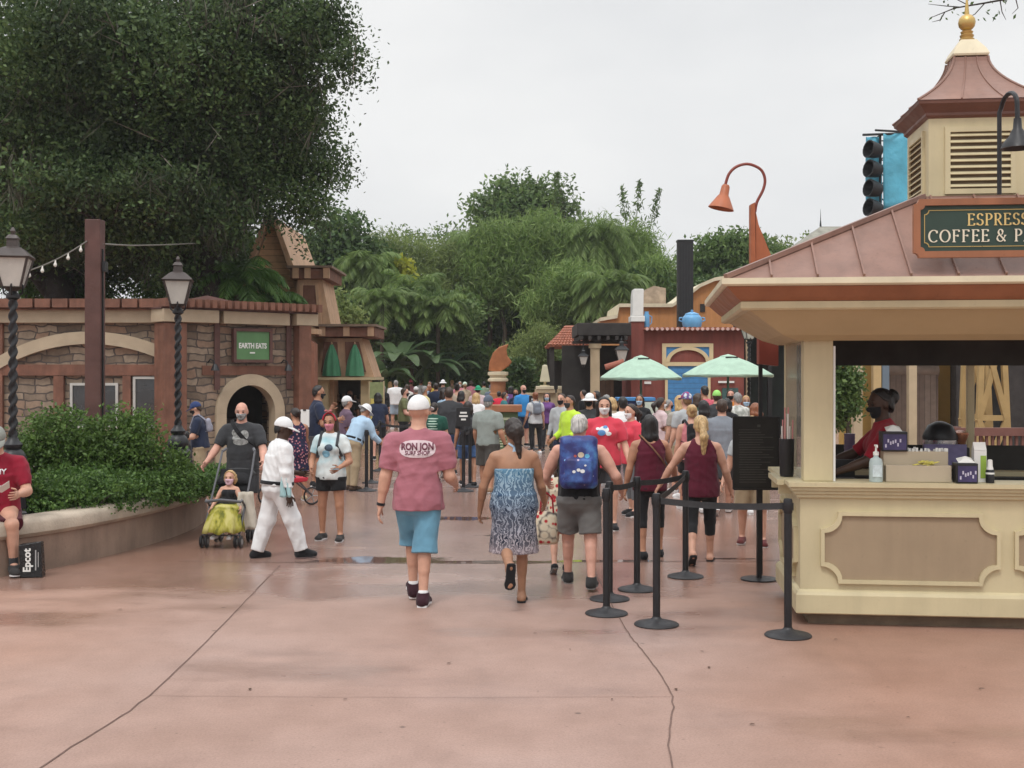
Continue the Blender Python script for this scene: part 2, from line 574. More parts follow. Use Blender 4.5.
 def wrinkle(s,amp,seed=0,fs=1.0):
  rs = np.random.default_rng(seed)
  X,Y,Z = np.meshgrid(*[(s.lo[i] + s.h * np.arange(s.n[i])).astype(np.float32) for i in range(3)],indexing='ij',sparse=True)
  a = rs.uniform(0,6,6)
  w = 0
  for i in range(6):
   k = rs.normal(size=3); k[2] *= 0.8; k *= fs * rs.uniform(14,46) / np.linalg.norm(k); k2 = rs.normal(size=3) * 7
   w = w + rs.uniform(0.4,1.0) * np.abs(np.sin(k[0] * X + k[1] * Y + k[2] * Z + a[i] + 1.8 * np.sin(k2[0] * X + k2[1] * Y + k2[2] * Z))) - 0.4
  w = w * 0.7
  s.F = s.F + (amp * w).astype(np.float32)
 def mesh(s,name):
  V,Q = surface_nets(s.F,s.lo,s.h)
  return V,Q
def surface_nets(F,lo,h):
 S = F < 0
 C = S[:-1,:-1,:-1].astype(np.int8)
 corners = [(i,j,k) for i in (0,1) for j in (0,1) for k in (0,1)]
 n = np.array(F.shape)
 cnt = np.zeros(tuple(n - 1),np.int8)
 for i,j,k in corners:
  cnt += S[i:n[0] - 1 + i,j:n[1] - 1 + j,k:n[2] - 1 + k]
 act = (cnt > 0) & (cnt < 8)
 I,J,K = np.nonzero(act)
 if len(I) == 0: return np.zeros((0,3)),np.zeros((0,4),int)
 idx = np.full(tuple(n - 1),-1,np.int32); idx[I,J,K] = np.arange(len(I))
 val = {c: F[I + c[0],J + c[1],K + c[2]] for c in corners}
 acc = np.zeros((len(I),3)); num = np.zeros(len(I))
 for a in corners:
  for ax in range(3):
   if a[ax] == 1: continue
   b = list(a); b[ax] = 1; b = tuple(b)
   va,vb = val[a],val[b]
   m = (va < 0) != (vb < 0)
   t = np.where(m,va / np.where(m,va - vb,1),0)
   p = np.array(a,float)[None,:].repeat(len(I),0); p[:,ax] += t
   acc[m] += p[m]; num[m] += 1
 V = (acc / num[:,None] + np.stack([I,J,K],1)) * h + lo
 Q = []
 for ax in range(3):
  o = [0,1,2]; o.remove(ax)
  sa = [slice(None)] * 3; sb = [slice(None)] * 3
  sa[ax] = slice(0,-1); sb[ax] = slice(1,None)
  A = S[tuple(sa)]; B = S[tuple(sb)]
  ch = A != B
  ch[tuple(slice(0,1) if i == o[0] else slice(None) for i in range(3))] = False
  ch[tuple(slice(0,1) if i == o[1] else slice(None) for i in range(3))] = False
  ch[tuple(slice(-1,None) if i == o[0] else slice(None) for i in range(3))] = False
  ch[tuple(slice(-1,None) if i == o[1] else slice(None) for i in range(3))] = False
  e = np.stack(np.nonzero(ch),1)
  if len(e) == 0: continue
  flip = A[e[:,0],e[:,1],e[:,2]]
  def cell(d0,d1):
   c = e.copy(); c[:,o[0]] += d0; c[:,o[1]] += d1
   return idx[c[:,0],c[:,1],c[:,2]]
  q = np.stack([cell(-1,-1),cell(0,-1),cell(0,0),cell(-1,0)],1)
  if ax == 1: flip = ~flip
  q = np.where(flip[:,None],q,q[:,::-1])
  Q.append(q)
 Q = np.concatenate(Q)
 Q = Q[(Q >= 0).all(1)]
 return V,Q
def nz(v):
 v = np.array(v,float); return v / (np.linalg.norm(v) + 1e-12)
SKINS = {'fair': (0.56,0.31,0.22),'pink': (0.60,0.32,0.24),'tan': (0.42,0.21,0.13),'brown': (0.22,0.10,0.058),'dark': (0.055,0.028,0.018),'olive': (0.36,0.19,0.115)}
def skinmat(k):
 n = 'skin_' + k
 if n in MATS: return MATS[n]
 m,nt,b = new_mat(n)
 c = SKINS[k]
 cc = ramp(nt,noise(nt,14,4),[(0.3,tuple(x * 0.88 for x in c)),(0.7,tuple(min(1,x * 1.1) for x in c))])
 nt.links.new(cc,b.inputs['Base Color'])
 b.inputs['Roughness'].default_value = 0.5
 b.inputs['Specular IOR Level'].default_value = 0.35
 b.inputs['Subsurface Weight'].default_value = 0.0
 bump(nt,b,noise(nt,60,3),0.1,0.004)
 MATS[n] = m
 return m
HAIRS = {'black': (0.012,0.010,0.010),'brown': (0.045,0.024,0.014),'blond': (0.50,0.33,0.15),'white': (0.52,0.50,0.47),'grey': (0.25,0.24,0.23),'red': (0.22,0.075,0.03),'darkbrown': (0.022,0.013,0.010),'lightbrown': (0.2,0.11,0.05)}
def hairmat(k):
 n = 'hair_' + k
 if n in MATS: return MATS[n]
 m,nt,b = new_mat(n)
 c = HAIRS[k]
 tc = nt.nodes.new('ShaderNodeTexCoord'); mp = nt.nodes.new('ShaderNodeMapping'); mp.inputs['Scale'].default_value = (60,60,5)
 nt.links.new(tc.outputs['Object'],mp.inputs[0])
 nn = nt.nodes.new('ShaderNodeTexNoise'); nn.inputs['Scale'].default_value = 1.6; nn.inputs['Detail'].default_value = 3
 nt.links.new(mp.outputs[0],nn.inputs['Vector'])
 cc = ramp(nt,nn.outputs[0],[(0.3,tuple(x * 0.55 for x in c)),(0.7,tuple(min(1,x * 1.35) for x in c))])
 nt.links.new(cc,b.inputs['Base Color'])
 b.inputs['Roughness'].default_value = 0.45
 bump(nt,b,nn.outputs[0],0.6,0.01)
 MATS[n] = m
 return m
def limb_dir(side,fwd,out):
 f,o = R(fwd),R(out)
 return np.array([side * math.sin(o),math.sin(f) * math.cos(o),-math.cos(f) * math.cos(o)])
def skeleton(h,sp):
 """joints in a frame where +Y is forward, +X the person's own right-hand side seen from behind"""
 J = {}
 fem = sp.get('fem',False); wd = sp.get('wide',1.0)
 lean = sp.get('lean',0)
 P = np.array([0,0,0.525 * h])
 L = R(lean)
 up = np.array([0,math.sin(L),math.cos(L)]); fw = np.array([0,math.cos(L),-math.sin(L)]); rt = np.array([1.0,0,0])
 tw = R(sp.get('twist',0))
 rt2 = np.array([math.cos(tw),math.sin(tw),0]); fw2 = np.cross(up,rt2); fw2 = nz(fw2); rt2 = np.cross(fw2,up)
 J['up'],J['fw'],J['rt'] = up,fw,rt
 J['tfw'],J['trt'] = fw2,rt2
 J['P'] = P
 J['W'] = P + up * 0.09 * h
 J['C'] = P + up * 0.205 * h
 J['S'] = P + up * 0.285 * h
 J['N'] = P + up * 0.318 * h + fw * 0.005 * h
 hp = sp.get('head',(0,0))
 yaw,pit = R(hp[0]) + tw,R(hp[1]) - L * 0.6
 hf = np.array([-math.sin(yaw) * math.cos(pit),math.cos(yaw) * math.cos(pit),math.sin(pit)])
 hr = nz(np.cross(hf,[0,0,1])); hu = np.cross(hr,hf)
 J['hf'],J['hr'],J['hu'] = hf,hr,hu
 J['H'] = J['N'] + nz(up + np.array([0,0,0.8])) * 0.088 * h + hf * 0.012 * h
 sw = (0.098 if fem else 0.110) * h * (0.4 + 0.6 * wd)
 for nm,s in (('L',-1),('R',1)):
  J['sh' + nm] = J['S'] + rt2 * s * sw - up * 0.026 * h
  a = sp.get('arm' + nm,(3,9,12,0))
  d1 = limb_dir(s,a[0],a[1]); d2 = limb_dir(s,a[0] + a[2],a[1] - a[3])
  if tw:
   Rz = np.array([[math.cos(tw),-math.sin(tw),0],[math.sin(tw),math.cos(tw),0],[0,0,1]])
   d1 = Rz @ d1; d2 = Rz @ d2
  J['el' + nm] = J['sh' + nm] + d1 * 0.172 * h
  J['wr' + nm] = J['el' + nm] + d2 * 0.148 * h
  J['fd' + nm] = d2; J['ud' + nm] = d1
  g = sp.get('leg' + nm,(0,2,3))
  hj = P + np.array([s * 0.052 * h * (0.6 + 0.4 * wd),0,-0.012 * h])
  t1 = limb_dir(s,g[0],g[2]); t2 = limb_dir(s,g[0] - g[1],g[2] * 0.3)
  J['hp' + nm] = hj
  J['kn' + nm] = hj + t1 * 0.237 * h
  J['an' + nm] = J['kn' + nm] + t2 * 0.238 * h
  J['td' + nm] = t1; J['cd' + nm] = t2
  J['cf' + nm] = g[0] - g[1]
 low = min(J['anL'][2],J['anR'][2])
 zs = []
 for nm,s in (('L',-1),('R',1)):
  pl = J['an' + nm][2] - low < 0.02 * h
  p = 0.0 if pl else (max(-75,min(25,J['cf' + nm] * 0.9)))
  if sp.get('pitch' + nm) is not None: p = sp['pitch' + nm]
  p = R(p)
  yw = R(sp.get('toe',7)) * s
  fd = np.array([math.sin(yw) * math.cos(p),math.cos(yw) * math.cos(p),math.sin(p)])
  J['ft' + nm] = fd
  fu = nz(np.cross(np.cross(fd,[0,0,1]),fd)); J['fu' + nm] = fu
  an = J['an' + nm]
  J['hl' + nm] = an - fd * 0.022 * h - fu * 0.018 * h
  J['to' + nm] = an + fd * 0.088 * h - fu * 0.026 * h
  zs += [J['hl' + nm][2] - 0.022 * h,J['to' + nm][2] - 0.013 * h]
 dz = -min(zs) + sp.get('lift',0)
 for k,v in list(J.items()):
  if k[0] in 'PWCSNH' and len(k) == 1 or k[:2] in ('sh','el','wr','hp','kn','an','hl','to'):
   v = np.array(v); v = v + np.array([0,0,dz]); J[k] = v
 return J
def body_prims(J,h,sp):
 fem = sp.get('fem',False); w = sp.get('wide',1.0); fat = sp.get('belly',0.0)
 rt,fw,up = J['rt'],J['fw'],J['up']
 A0 = (rt,fw,up); A1 = (J['trt'],J['tfw'],up)
 T = []
 hipw = 0.100 if fem else 0.092
 T.append(('e',J['P'] - up * 0.005 * h,A0,(hipw * w * h,(0.070 * w + 0.01 * fat) * h,0.075 * h)))
 T.append(('e',J['P'] - up * 0.03 * h - fw * 0.030 * h,A0,(0.082 * w * h,0.050 * w * h,0.055 * h)))
 T.append(('e',J['W'] + fw * 0.012 * fat * h,A0,((0.078 if fem else 0.085) * w * h + 0.012 * fat * h,(0.058 * w + 0.028 * fat) * h,0.10 * h)))
 T.append(('e',J['C'],A1,((0.088 if fem else 0.100) * w * h,0.066 * w * h,0.10 * h)))
 T.append(('c',J['S'] - J['trt'] * 0.078 * h * w - up * 0.026 * h,J['S'] - up * 0.014 * h,0.034 * h,0.040 * h)); T.append(('c',J['S'] - up * 0.014 * h,J['S'] + J['trt'] * 0.078 * h * w - up * 0.026 * h,0.040 * h,0.034 * h))
 if fem:
  for s in (-1,1):
   T.append(('e',J['C'] + J['tfw'] * 0.052 * h * w + J['trt'] * s * 0.042 * h - up * 0.005 * h,A1,(0.042 * h,0.035 * h,0.040 * h)))
 NK = [('c',J['N'] - up * 0.035 * h,J['H'] - J['hu'] * 0.02 * h,(0.034 if fem else 0.040) * h * (0.7 + 0.3 * w),0.033 * h),
    ('c',J['N'] - up * 0.02 * h,J['S'] - J['trt'] * 0.075 * h - up * 0.022 * h,0.030 * h,0.026 * h),('c',J['N'] - up * 0.02 * h,J['S'] + J['trt'] * 0.075 * h - up * 0.022 * h,0.030 * h,0.026 * h)]
 hs = h * sp.get('headscale',1.0)
 H,hf,hr,hu = J['H'],J['hf'],J['hr'],J['hu']
 AH = (hr,hf,hu)
 HD = [('e',H + hu * 0.012 * hs - hf * 0.006 * hs,AH,(0.044 * hs,0.056 * hs,0.053 * hs)),
    ('e',H - hu * 0.020 * hs + hf * 0.016 * hs,AH,(0.036 * hs,0.038 * hs,0.045 * hs)),
    ('e',H - hu * 0.052 * hs + hf * 0.036 * hs,AH,(0.017 * hs,0.014 * hs,0.013 * hs)),
    ('c',H - hu * 0.002 * hs + hf * 0.050 * hs,H - hu * 0.020 * hs + hf * 0.061 * hs,0.006 * hs,0.009 * hs),
    ('c',H + hu * 0.012 * hs + hf * 0.044 * hs - hr * 0.02 * hs,H + hu * 0.012 * hs + hf * 0.044 * hs + hr * 0.02 * hs,0.009 * hs,0.009 * hs),
    ('c',H - hu * 0.036 * hs + hf * 0.047 * hs - hr * 0.009 * hs,H - hu * 0.036 * hs + hf * 0.047 * hs + hr * 0.009 * hs,0.0055 * hs,0.0055 * hs)]
 for s in (-1,1):
  HD.append(('e',H + hr * s * 0.045 * hs - hf * 0.004 * hs - hu * 0.006 * hs,(hr,hf,hu),(0.006 * hs,0.012 * hs,0.018 * hs)))
 am = sp.get('armw',1.0) * (0.86 if fem else 1.0) * (0.5 + 0.5 * w)
 lm = sp.get('legw',1.0) * (0.55 + 0.45 * w)
 U = {}; Fa = {}; TH = {}; CA = {}; FT = {}
 for nm in 'LR':
  U[nm] = [('c',J['sh' + nm],J['el' + nm],0.035 * h * am,0.026 * h * am),('c',J['sh' + nm] + J['ud' + nm] * 0.04 * h,J['sh' + nm] + J['ud' + nm] * 0.09 * h,0.034 * h * am,0.031 * h * am)]
  Fa[nm] = [('c',J['el' + nm],J['wr' + nm],0.026 * h * am,0.0165 * h * (0.5 + 0.5 * am)),('c',J['el' + nm] + J['fd' + nm] * 0.025 * h,J['el' + nm] + J['fd' + nm] * 0.06 * h,0.026 * h * am,0.024 * h * am)]
  TH[nm] = [('c',J['hp' + nm],J['kn' + nm],0.056 * h * lm,0.034 * h * lm)]
  kb = J['kn' + nm]; cd = J['cd' + nm]
  back = nz(np.cross(cd,[1,0,0])) * -1
  if back[1] > 0: back = -back
  CA[nm] = [('c',kb,J['an' + nm],0.033 * h * lm,0.0205 * h * (0.5 + 0.5 * lm)),('c',kb + cd * 0.05 * h + back * 0.010 * h,kb + cd * 0.11 * h + back * 0.006 * h,0.030 * h * lm,0.025 * h * lm)]
  FT[nm] = [('c',J['hl' + nm],J['to' + nm],0.022 * h,0.013 * h),('c',J['an' + nm],J['hl' + nm],0.022 * h,0.02 * h),('c',J['an' + nm] + J['ft' + nm] * 0.02 * h,J['to' + nm],0.02 * h,0.013 * h),
      ('c',J['to' + nm] - np.array([0.012 * h,0,0]),J['to' + nm] + np.array([0.012 * h,0,0]) - J['ft' + nm] * 0.01 * h,0.013 * h,0.013 * h)]
 return T,NK,HD,U,Fa,TH,CA,FT
def hand_geo(J,nm,h,seg=6,curl=28):
 s = -1 if nm == 'L' else 1
 f = nz(J['fd' + nm]); w = J['wr' + nm]
 n = np.array([-s,0,0]) - f * (np.array([-s,0,0]) @ f)
 if np.linalg.norm(n) < 0.3: n = np.array([0,0,-1.0]) - f * (np.array([0,0,-1.0]) @ f)
 n = nz(n); sp = nz(np.cross(n,f))
 if sp[1] < 0 and abs(sp[1]) > 0.3: sp = -sp
 k = h / 1.75
 V = []; Q = []
 def tube(pts,rad):
  v,fc = tube_geo(pts,rad,seg)
  n0 = len(V); V.extend([tuple(x) for x in v]); Q.extend([tuple(i + n0 for i in q) for q in fc])
 palm = ('e',w + f * 0.048 * k,(f,sp,n),(0.056 * k,0.042 * k,0.0165 * k))
 for i,L in enumerate((0.066,0.078,0.073,0.056)):
  b = w + f * 0.078 * k + sp * (1.5 - i) * 0.0205 * k
  pts = [b]; a = R(8 + i * 4)
  d = f
  for j,fr in enumerate((0.45,0.32,0.23)):
   d = nz(f * math.cos(a) + n * math.sin(a) + sp * (1.5 - i) * 0.05)
   pts.append(pts[-1] + d * L * fr * k * 1.12); a += R(curl)
  tube(pts,[0.0098 * k,0.0092 * k,0.0082 * k,0.006 * k])
 b = w + f * 0.022 * k + sp * 0.026 * k
 tube([b,b + nz(f * 0.6 + sp * 0.75 + n * 0.25) * 0.042 * k,b + nz(f * 0.6 + sp * 0.75 + n * 0.25) * 0.042 * k + nz(f * 0.85 + sp * 0.3 + n * 0.4) * 0.048 * k],[0.0125 * k,0.0108 * k,0.0075 * k])
 return palm,V,Q
def bounds(J,h,m=0.14):
 pts = np.array([v for k,v in J.items() if k[:2] in ('sh','el','wr','hp','kn','an','hl','to') or k in 'PWCSNH'])
 return pts.min(0) - m * h,pts.max(0) + m * h
def field_mesh(name,F,mat,parent,extra=None,smooth=True):
 V,Q = surface_nets(F.F,F.lo,F.h)
 T = None
 if extra:
  n0 = len(V)
  ev,ef = extra
  if len(ev):
   V = np.concatenate([V,np.array(ev,float)])
   q4 = [tuple(i + n0 for i in f) for f in ef if len(f) == 4]
   tr = []
   for f in ef:
    if len(f) > 4:
     for i in range(1,len(f) - 1): tr.append((f[0] + n0,f[i] + n0,f[i + 1] + n0))
   Q = np.concatenate([Q,np.array(q4,int).reshape(-1,4)]); T = np.array(tr,int)
 o = link(name,raw_mesh(name,V,Q,T,smooth),mat,parent)
 return o
def pcloth(c,var=0.12): return cloth('cloth_%03d_%03d_%03d' % tuple(int(x * 999) for x in c),c,var)
def person(label,x,D,yhead,rot,sp,group=None,loc=None,h=None):
 """rot: 0 faces away from the camera, 180 towards it (degrees, anticlockwise from above)"""
 h = h or (HCAM - (yhead - HY) * D / FPX)
 h0 = h / 0.982
 loc = loc or (gx(x,D),D,0)
 t = thing('person',label,'person',loc,R(rot),group)
 vox = sp.get('vox') or min(0.028,max(0.0075,D * 0.00075))
 if h < 1.2: vox *= 0.75
 h = h0 if not sp.get('cap') else h0 * 0.985
 J = skeleton(h,sp)
 T,NK,HD,U,Fa,TH,CA,FT = body_prims(J,h,sp)
 up,fw,rt = J['up'],J['fw'],J['rt']
 H,hf,hr,hu = J['H'],J['hf'],J['hr'],J['hu']
 hs = h * sp.get('headscale',1.0)
 lo,hi = bounds(J,h)
 B = Field(lo,hi,vox)
 for p in T: B.prim(p,0,0.03 * h)
 for p in NK: B.prim(p,0,0.022 * h)
 for nm in 'LR':
  for p in U[nm]: B.prim(p,0,0.018 * h)
  for p in TH[nm]: B.prim(p,0,0.03 * h)
  for p in CA[nm]: B.prim(p,0,0.014 * h)
  for p in Fa[nm]: B.prim(p,0,0.012 * h)
  for p in FT[nm]: B.prim(p,0,0.012 * h)
 for p in HD: B.prim(p,0,0.010 * h)
 if sp.get('face'):
  B.carve([('e',H + hr * s * 0.0185 * hs + hf * 0.056 * hs + hu * 0.001 * hs,(hr,hf,hu),(0.011 * hs,0.010 * hs,0.008 * hs)) for s in (-1,1)])
 EV = []; EQ = []
 for nm in 'LR':
  palm,v,q = hand_geo(J,nm,h,6 if D < 18 else 4,sp.get('curl',28))
  B.prim(palm,0,0.008 * h)
  n0 = len(EV); EV += v; EQ += [tuple(i + n0 for i in f) for f in q]
 field_mesh('body',B,skinmat(sp.get('skin','fair')),t,(EV,EQ))
 if sp.get('face'):
  for s in (-1,1):
   mb = MB(); c = H + hr * s * 0.0185 * hs + hf * 0.0475 * hs + hu * 0.001 * hs
   mb.tube([c - hf * 0.004 * hs,c,c + hf * 0.0035 * hs,c + hf * 0.005 * hs],[0.006 * hs,0.0066 * hs,0.0045 * hs,0.0012 * hs],8)
   mb.build('eye',M('eye_dark',(0.03,0.02,0.018),0.2,0.1,5,0),t,smooth='all')
   mb = MB(); c = H + hr * s * 0.019 * hs + hf * 0.0525 * hs + hu * 0.0155 * hs
   mb.tube([c - hr * 0.011 * hs - hf * 0.003 * hs,c + hu * 0.002 * hs,c + hr * 0.011 * hs - hf * 0.003 * hs],[0.0015 * hs,0.0024 * hs,0.0015 * hs],5)
   mb.build('eyebrow',hairmat(sp.get('haircol','brown')),t)
 seed = int(abs(x) * 13 + D * 7)
 ctx = dict(t=t,J=J,h=h,hs=hs,vox=vox,T=T,NK=NK,HD=HD,U=U,Fa=Fa,TH=TH,CA=CA,FT=FT,D=D,seed=seed,sp=sp,rot=rot)
 parts = {}
 for g in sp.get('wear',[]):
  if g['t'] == 'shirt': ctx['waist'] = 0.022 - g.get('hem',0) if not g.get('drop') else 0.0
 for g in sp.get('wear',[]):
  parts[g['t']] = WEAR[g['t']](ctx,g)
 return t,ctx,parts
def along(J,nm,fr):
 """clip a limb's two capsules at fr: 0..1 upper, 1..2 lower"""
def part_of(p,fr):
 _,a,b,ra,rb = p
 a = np.array(a); b = np.array(b)
 return ('c',a,a + (b - a) * fr,ra,ra + (rb - ra) * fr)
def gmat(g):
 return g['mat'] if 'mat' in g else pcloth(g['c'])
def wear_shirt(c,g):
 J,h,vox = c['J'],c['h'],c['vox']
 inf = g.get('loose',0.014)
 lo,hi = bounds(J,h)
 F = Field(lo,hi,vox)
 hem = g.get('hem',0.0)                      # metres (of h) below the pelvis joint
 for p in c['T']: F.prim(p,inf * 0.8,0.02 * h)
 w = c['sp'].get('wide',1.0); fat = c['sp'].get('belly',0)
 wx = (0.088 if c['sp'].get('fem') else 0.097) * w * h
 bot = J['P'] - J['up'] * hem * h
 F.prim(('k',J['C'],bot,(wx * 0.97,(0.066 * w + 0.02 * fat) * h),(wx * ((1.13 if c['sp'].get('fem') else 1.03) + g.get('flare',0)),(0.075 * w + 0.024 * fat) * h * (1 + g.get('flare',0))),J['rt'],J['fw'],g.get('fold',0.035)),inf * 0.8,0.02 * h)
 for p in c['NK'][1:]: F.prim(p,inf * 0.8,0.02 * h)
 if g.get('high'): F.prim(c['NK'][0],inf * 0.7,0.01 * h)
 if g.get('drop'):                              # a dress or long shirt: skirt below the hips
  a = J['P'] + J['up'] * 0.05 * h; b = J['P'] - np.array([0,0,1]) * g['drop'] * h + np.array([0,g.get('swing',0.0),0])
  F.prim(('k',a,b,(0.090 * w * h,0.074 * w * h),(g.get('rx',0.118) * h,g.get('ry',0.105) * h),(1,0,0),(0,1,0),g.get('sfold',0.07)),inf * 0.5,0.05 * h)
 cuts = []
 sl = g.get('sleeve',0.55)
 for nm in 'LR':
  if sl <= 0: continue
  li = g.get('sloose',0.011) * h / 1.75
  for i,p in enumerate(c['U'][nm]):
   F.prim(part_of(p,min(1,sl)) if i == 0 else (p if sl > 0.55 else part_of(p,0.3)),li,0.02 * h)
  if sl > 1:
   F.prim(part_of(c['Fa'][nm][0],min(1,sl - 1)),li,0.015 * h)
 F.wrinkle(g.get('wr',0.0048),c['seed'])
 up = J['up']
 if not g.get('drop'): F.cut(-up,bot)
 else: F.cut(np.array([0,0,-1.0]),J['P'] - np.array([0,0,1]) * (g['drop'] - 0.004) * h)
 if 0 < sl:
  for nm in 'LR':
   d = nz(J['ud' + nm]) if sl <= 1 else nz(J['fd' + nm])
   e = (J['sh' + nm] + (J['el' + nm] - J['sh' + nm]) * sl) if sl <= 1 else J['el' + nm] + (J['wr' + nm] - J['el' + nm]) * (sl - 1)
   cutlocal(F,d,e,0.075 * h)
 nk = g.get('neck',0.030)
 if sl <= 0:
  wx2 = g.get('strap',0.080) * h
  top = J['S']
  for s in (-1,1):
   F.cut(nz(J['trt'] * s * 1.0 + up * g.get('armcut',0.55)),top + J['trt'] * s * wx2)
  zc = g.get('scoop',0.03) * h
  F.carve([('e',J['N'] + J['tfw'] * 0.05 * h,(J['trt'],J['tfw'],up),(0.05 * h,0.11 * h,zc + 0.02 * h)),('e',J['N'] - J['tfw'] * 0.07 * h,(J['trt'],J['tfw'],up),(0.045 * h,0.08 * h,g.get('bscoop',zc) + 0.012 * h))])
  if g.get('bare') is not None: F.cut(up,J['C'] + up * g['bare'] * h)
 else:
  F.cut(nz(up + J['fw'] * 0.25),J['N'] + up * (0.050 if g.get('high') else nk - 0.022) * h)
 return field_mesh(g.get('name','shirt'),F,gmat(g),c['t'])
def cutlocal(F,d,e,rad):
 """cut away what lies past the plane (e, d) within rad of e's axis"""
 sl,G,_ = F.sub(e - rad * 1.4,e + rad * 1.4)
 if sl is None: return
 X,Y,Z = G
 t = (X - e[0]) * d[0] + (Y - e[1]) * d[1] + (Z - e[2]) * d[2]
 r = np.sqrt((X - e[0]) ** 2 + (Y - e[1]) ** 2 + (Z - e[2]) ** 2)
 f = F.F[sl]
 F.F[sl] = np.where(r < rad,np.maximum(f,t),f)
def wear_legs(c,g):
 """shorts, trousers, leggings: len 0..1 down the thigh, 1..2 down the calf"""
 J,h,vox,w = c['J'],c['h'],c['vox'],c['sp'].get('wide',1.0)
 lo,hi = bounds(J,h); hi = np.array(hi); hi[2] = J['W'][2] + 0.08 * h
 F = Field(lo,hi,vox)
 inf = g.get('loose',0.012); L = g['len']
 for p in c['T'][:2]: F.prim(p,min(inf,0.013),0.03 * h)
 F.prim(('k',J['P'] + J['up'] * g.get('waist',0.06) * h,J['P'] - J['up'] * 0.03 * h,(0.088 * w * h,(0.066 * w + 0.02 * c['sp'].get('belly',0)) * h),(0.1 * w * h,0.074 * w * h),J['rt'],J['fw']),0.008,0.03 * h)
 for nm in 'LR':
  th = c['TH'][nm][0]; fl = g.get('flare',1.0)
  f = min(1.0,L)
  a,b = np.array(th[1]),np.array(th[2])
  r1 = (th[3] + (th[4] - th[3]) * f)
  F.prim(('c',a,a + (b - a) * f,th[3],r1 * (1 + (fl - 1) * (1 if L <= 1 else 0.5))),inf,0.025 * h)
  if L > 1:
   f2 = min(1.0,L - 1); ca = c['CA'][nm]
   a2,b2 = np.array(ca[0][1]),np.array(ca[0][2])
   rr = ca[0][3] + (ca[0][4] - ca[0][3]) * f2
   F.prim(('c',a2,a2 + (b2 - a2) * f2,ca[0][3] * (1 + (fl - 1) * 0.6),rr * fl),inf,0.02 * h)
   if fl < 1.05: F.prim(ca[1],inf,0.015 * h)
 F.wrinkle(g.get('wr',0.0042),c['seed'] + 3)
 for nm in 'LR':
  if L <= 1:
   d = nz(J['td' + nm]); e = J['hp' + nm] + (J['kn' + nm] - J['hp' + nm]) * L
  else:
   d = nz(J['cd' + nm]); e = J['kn' + nm] + (J['an' + nm] - J['kn' + nm]) * (L - 1)
  cutlocal(F,d,e,0.085 * h)
 F.cut(J['up'],J['P'] + J['up'] * c.get('waist',0.06) * h)
 return field_mesh(g.get('name','shorts'),F,gmat(g),c['t'])
def wear_skirt(c,g):
 J,h,vox,w = c['J'],c['h'],c['vox'],c['sp'].get('wide',1.0)
 b = J['P'] - np.array([0,0,1]) * g['drop'] * h + np.array([0,g.get('swing',0.0),0])
 a = J['P'] + J['up'] * 0.07 * h
 rx,ry = g.get('rx',0.12) * h,g.get('ry',0.11) * h
 F = Field(np.minimum(a,b) - 0.2 * h,np.maximum(a,b) + 0.2 * h,vox)
 F.prim(('k',a,b,(0.086 * w * h,0.07 * w * h),(rx,ry),(1,0,0),(0,1,0),g.get('fold',0.08)),0.008,0.0)
 for p in c['T'][:2]: F.prim(p,0.012,0.02 * h)
 F.cut(np.array([0,0,-1.0]),b + np.array([0,0,0.01 * h])); F.cut(J['up'],a)
 return field_mesh(g.get('name','skirt'),F,gmat(g),c['t'])
def wear_shoes(c,g):
 J,h = c['J'],c['h']
 vox = min(c['vox'],0.012) if c['D'] < 22 else c['vox'] * 0.7
 for nm in 'LR':
  pts = np.array([J['an' + nm],J['hl' + nm],J['to' + nm]])
  F = Field(pts.min(0) - 0.06 * h,pts.max(0) + 0.06 * h,vox)
  if not g.get('sandal'):
   for p in c['FT'][nm]: F.prim(p,0.007 * h / 1.75 + 0.003,0.015 * h)
   if g.get('tall'): F.prim(('c',J['an' + nm] - J['cd' + nm] * 0.03 * h,J['an' + nm],0.026 * h,0.026 * h),0.004,0.015 * h)
   top = J['an' + nm] + J['fu' + nm] * (0.012 + g.get('tall',0)) * h
   F.cut(J['fu' + nm],top)
   sole_c = J['an' + nm] - J['fu' + nm] * 0.0345 * h
   F.cut(-J['fu' + nm],sole_c)
   o = field_mesh('shoe',F,gmat(g),c['t'])
  else:
   o = None
  fd,fu = J['ft' + nm],J['fu' + nm]; sd = nz(np.cross(fd,fu))
  out = [(-0.045,0.010),(-0.040,0.020),(-0.01,0.022),(0.04,0.021),(0.075,0.027),(0.095,0.022),(0.105,0.008)]
  ring = [(a,b) for a,b in out] + [(a,-b) for a,b in out[::-1]]
  base = J['an' + nm] - fu * 0.0405 * h
  mb = MB(); n = len(ring)
  V = [base + fd * (a * h) + sd * (b * h * 1.12) for a,b in ring] + [base + fu * 0.011 * h + fd * (a * h) + sd * (b * h * 1.12) for a,b in ring]
  mb.add(V,[tuple(range(n))[::-1],tuple(range(n,2 * n))] + [(i,(i + 1) % n,n + (i + 1) % n,n + i) for i in range(n)])
  if g.get('sandal'):
   for s in (-1,1):
    mb.bar(J['to' + nm] + fu * 0.014 * h - fd * 0.012 * h,J['an' + nm] + fd * 0.03 * h + sd * s * 0.024 * h - fu * 0.03 * h,0.012,0.004)
   mb.build('flip_flop',gmat(g),c['t'])
  else:
   mb.build('sole',g.get('sole') or pcloth((0.6,0.6,0.58)),o)
  if g.get('sock'):
   S = Field(pts.min(0) - 0.06 * h,pts.max(0) + 0.08 * h,vox)
   S.prim(('c',J['an' + nm] - J['cd' + nm] * g['sock'] * h,J['an' + nm],0.0225 * h,0.0225 * h),0.004,0)
   field_mesh('sock',S,g.get('sockmat') or pcloth((0.7,0.7,0.7)),c['t'])
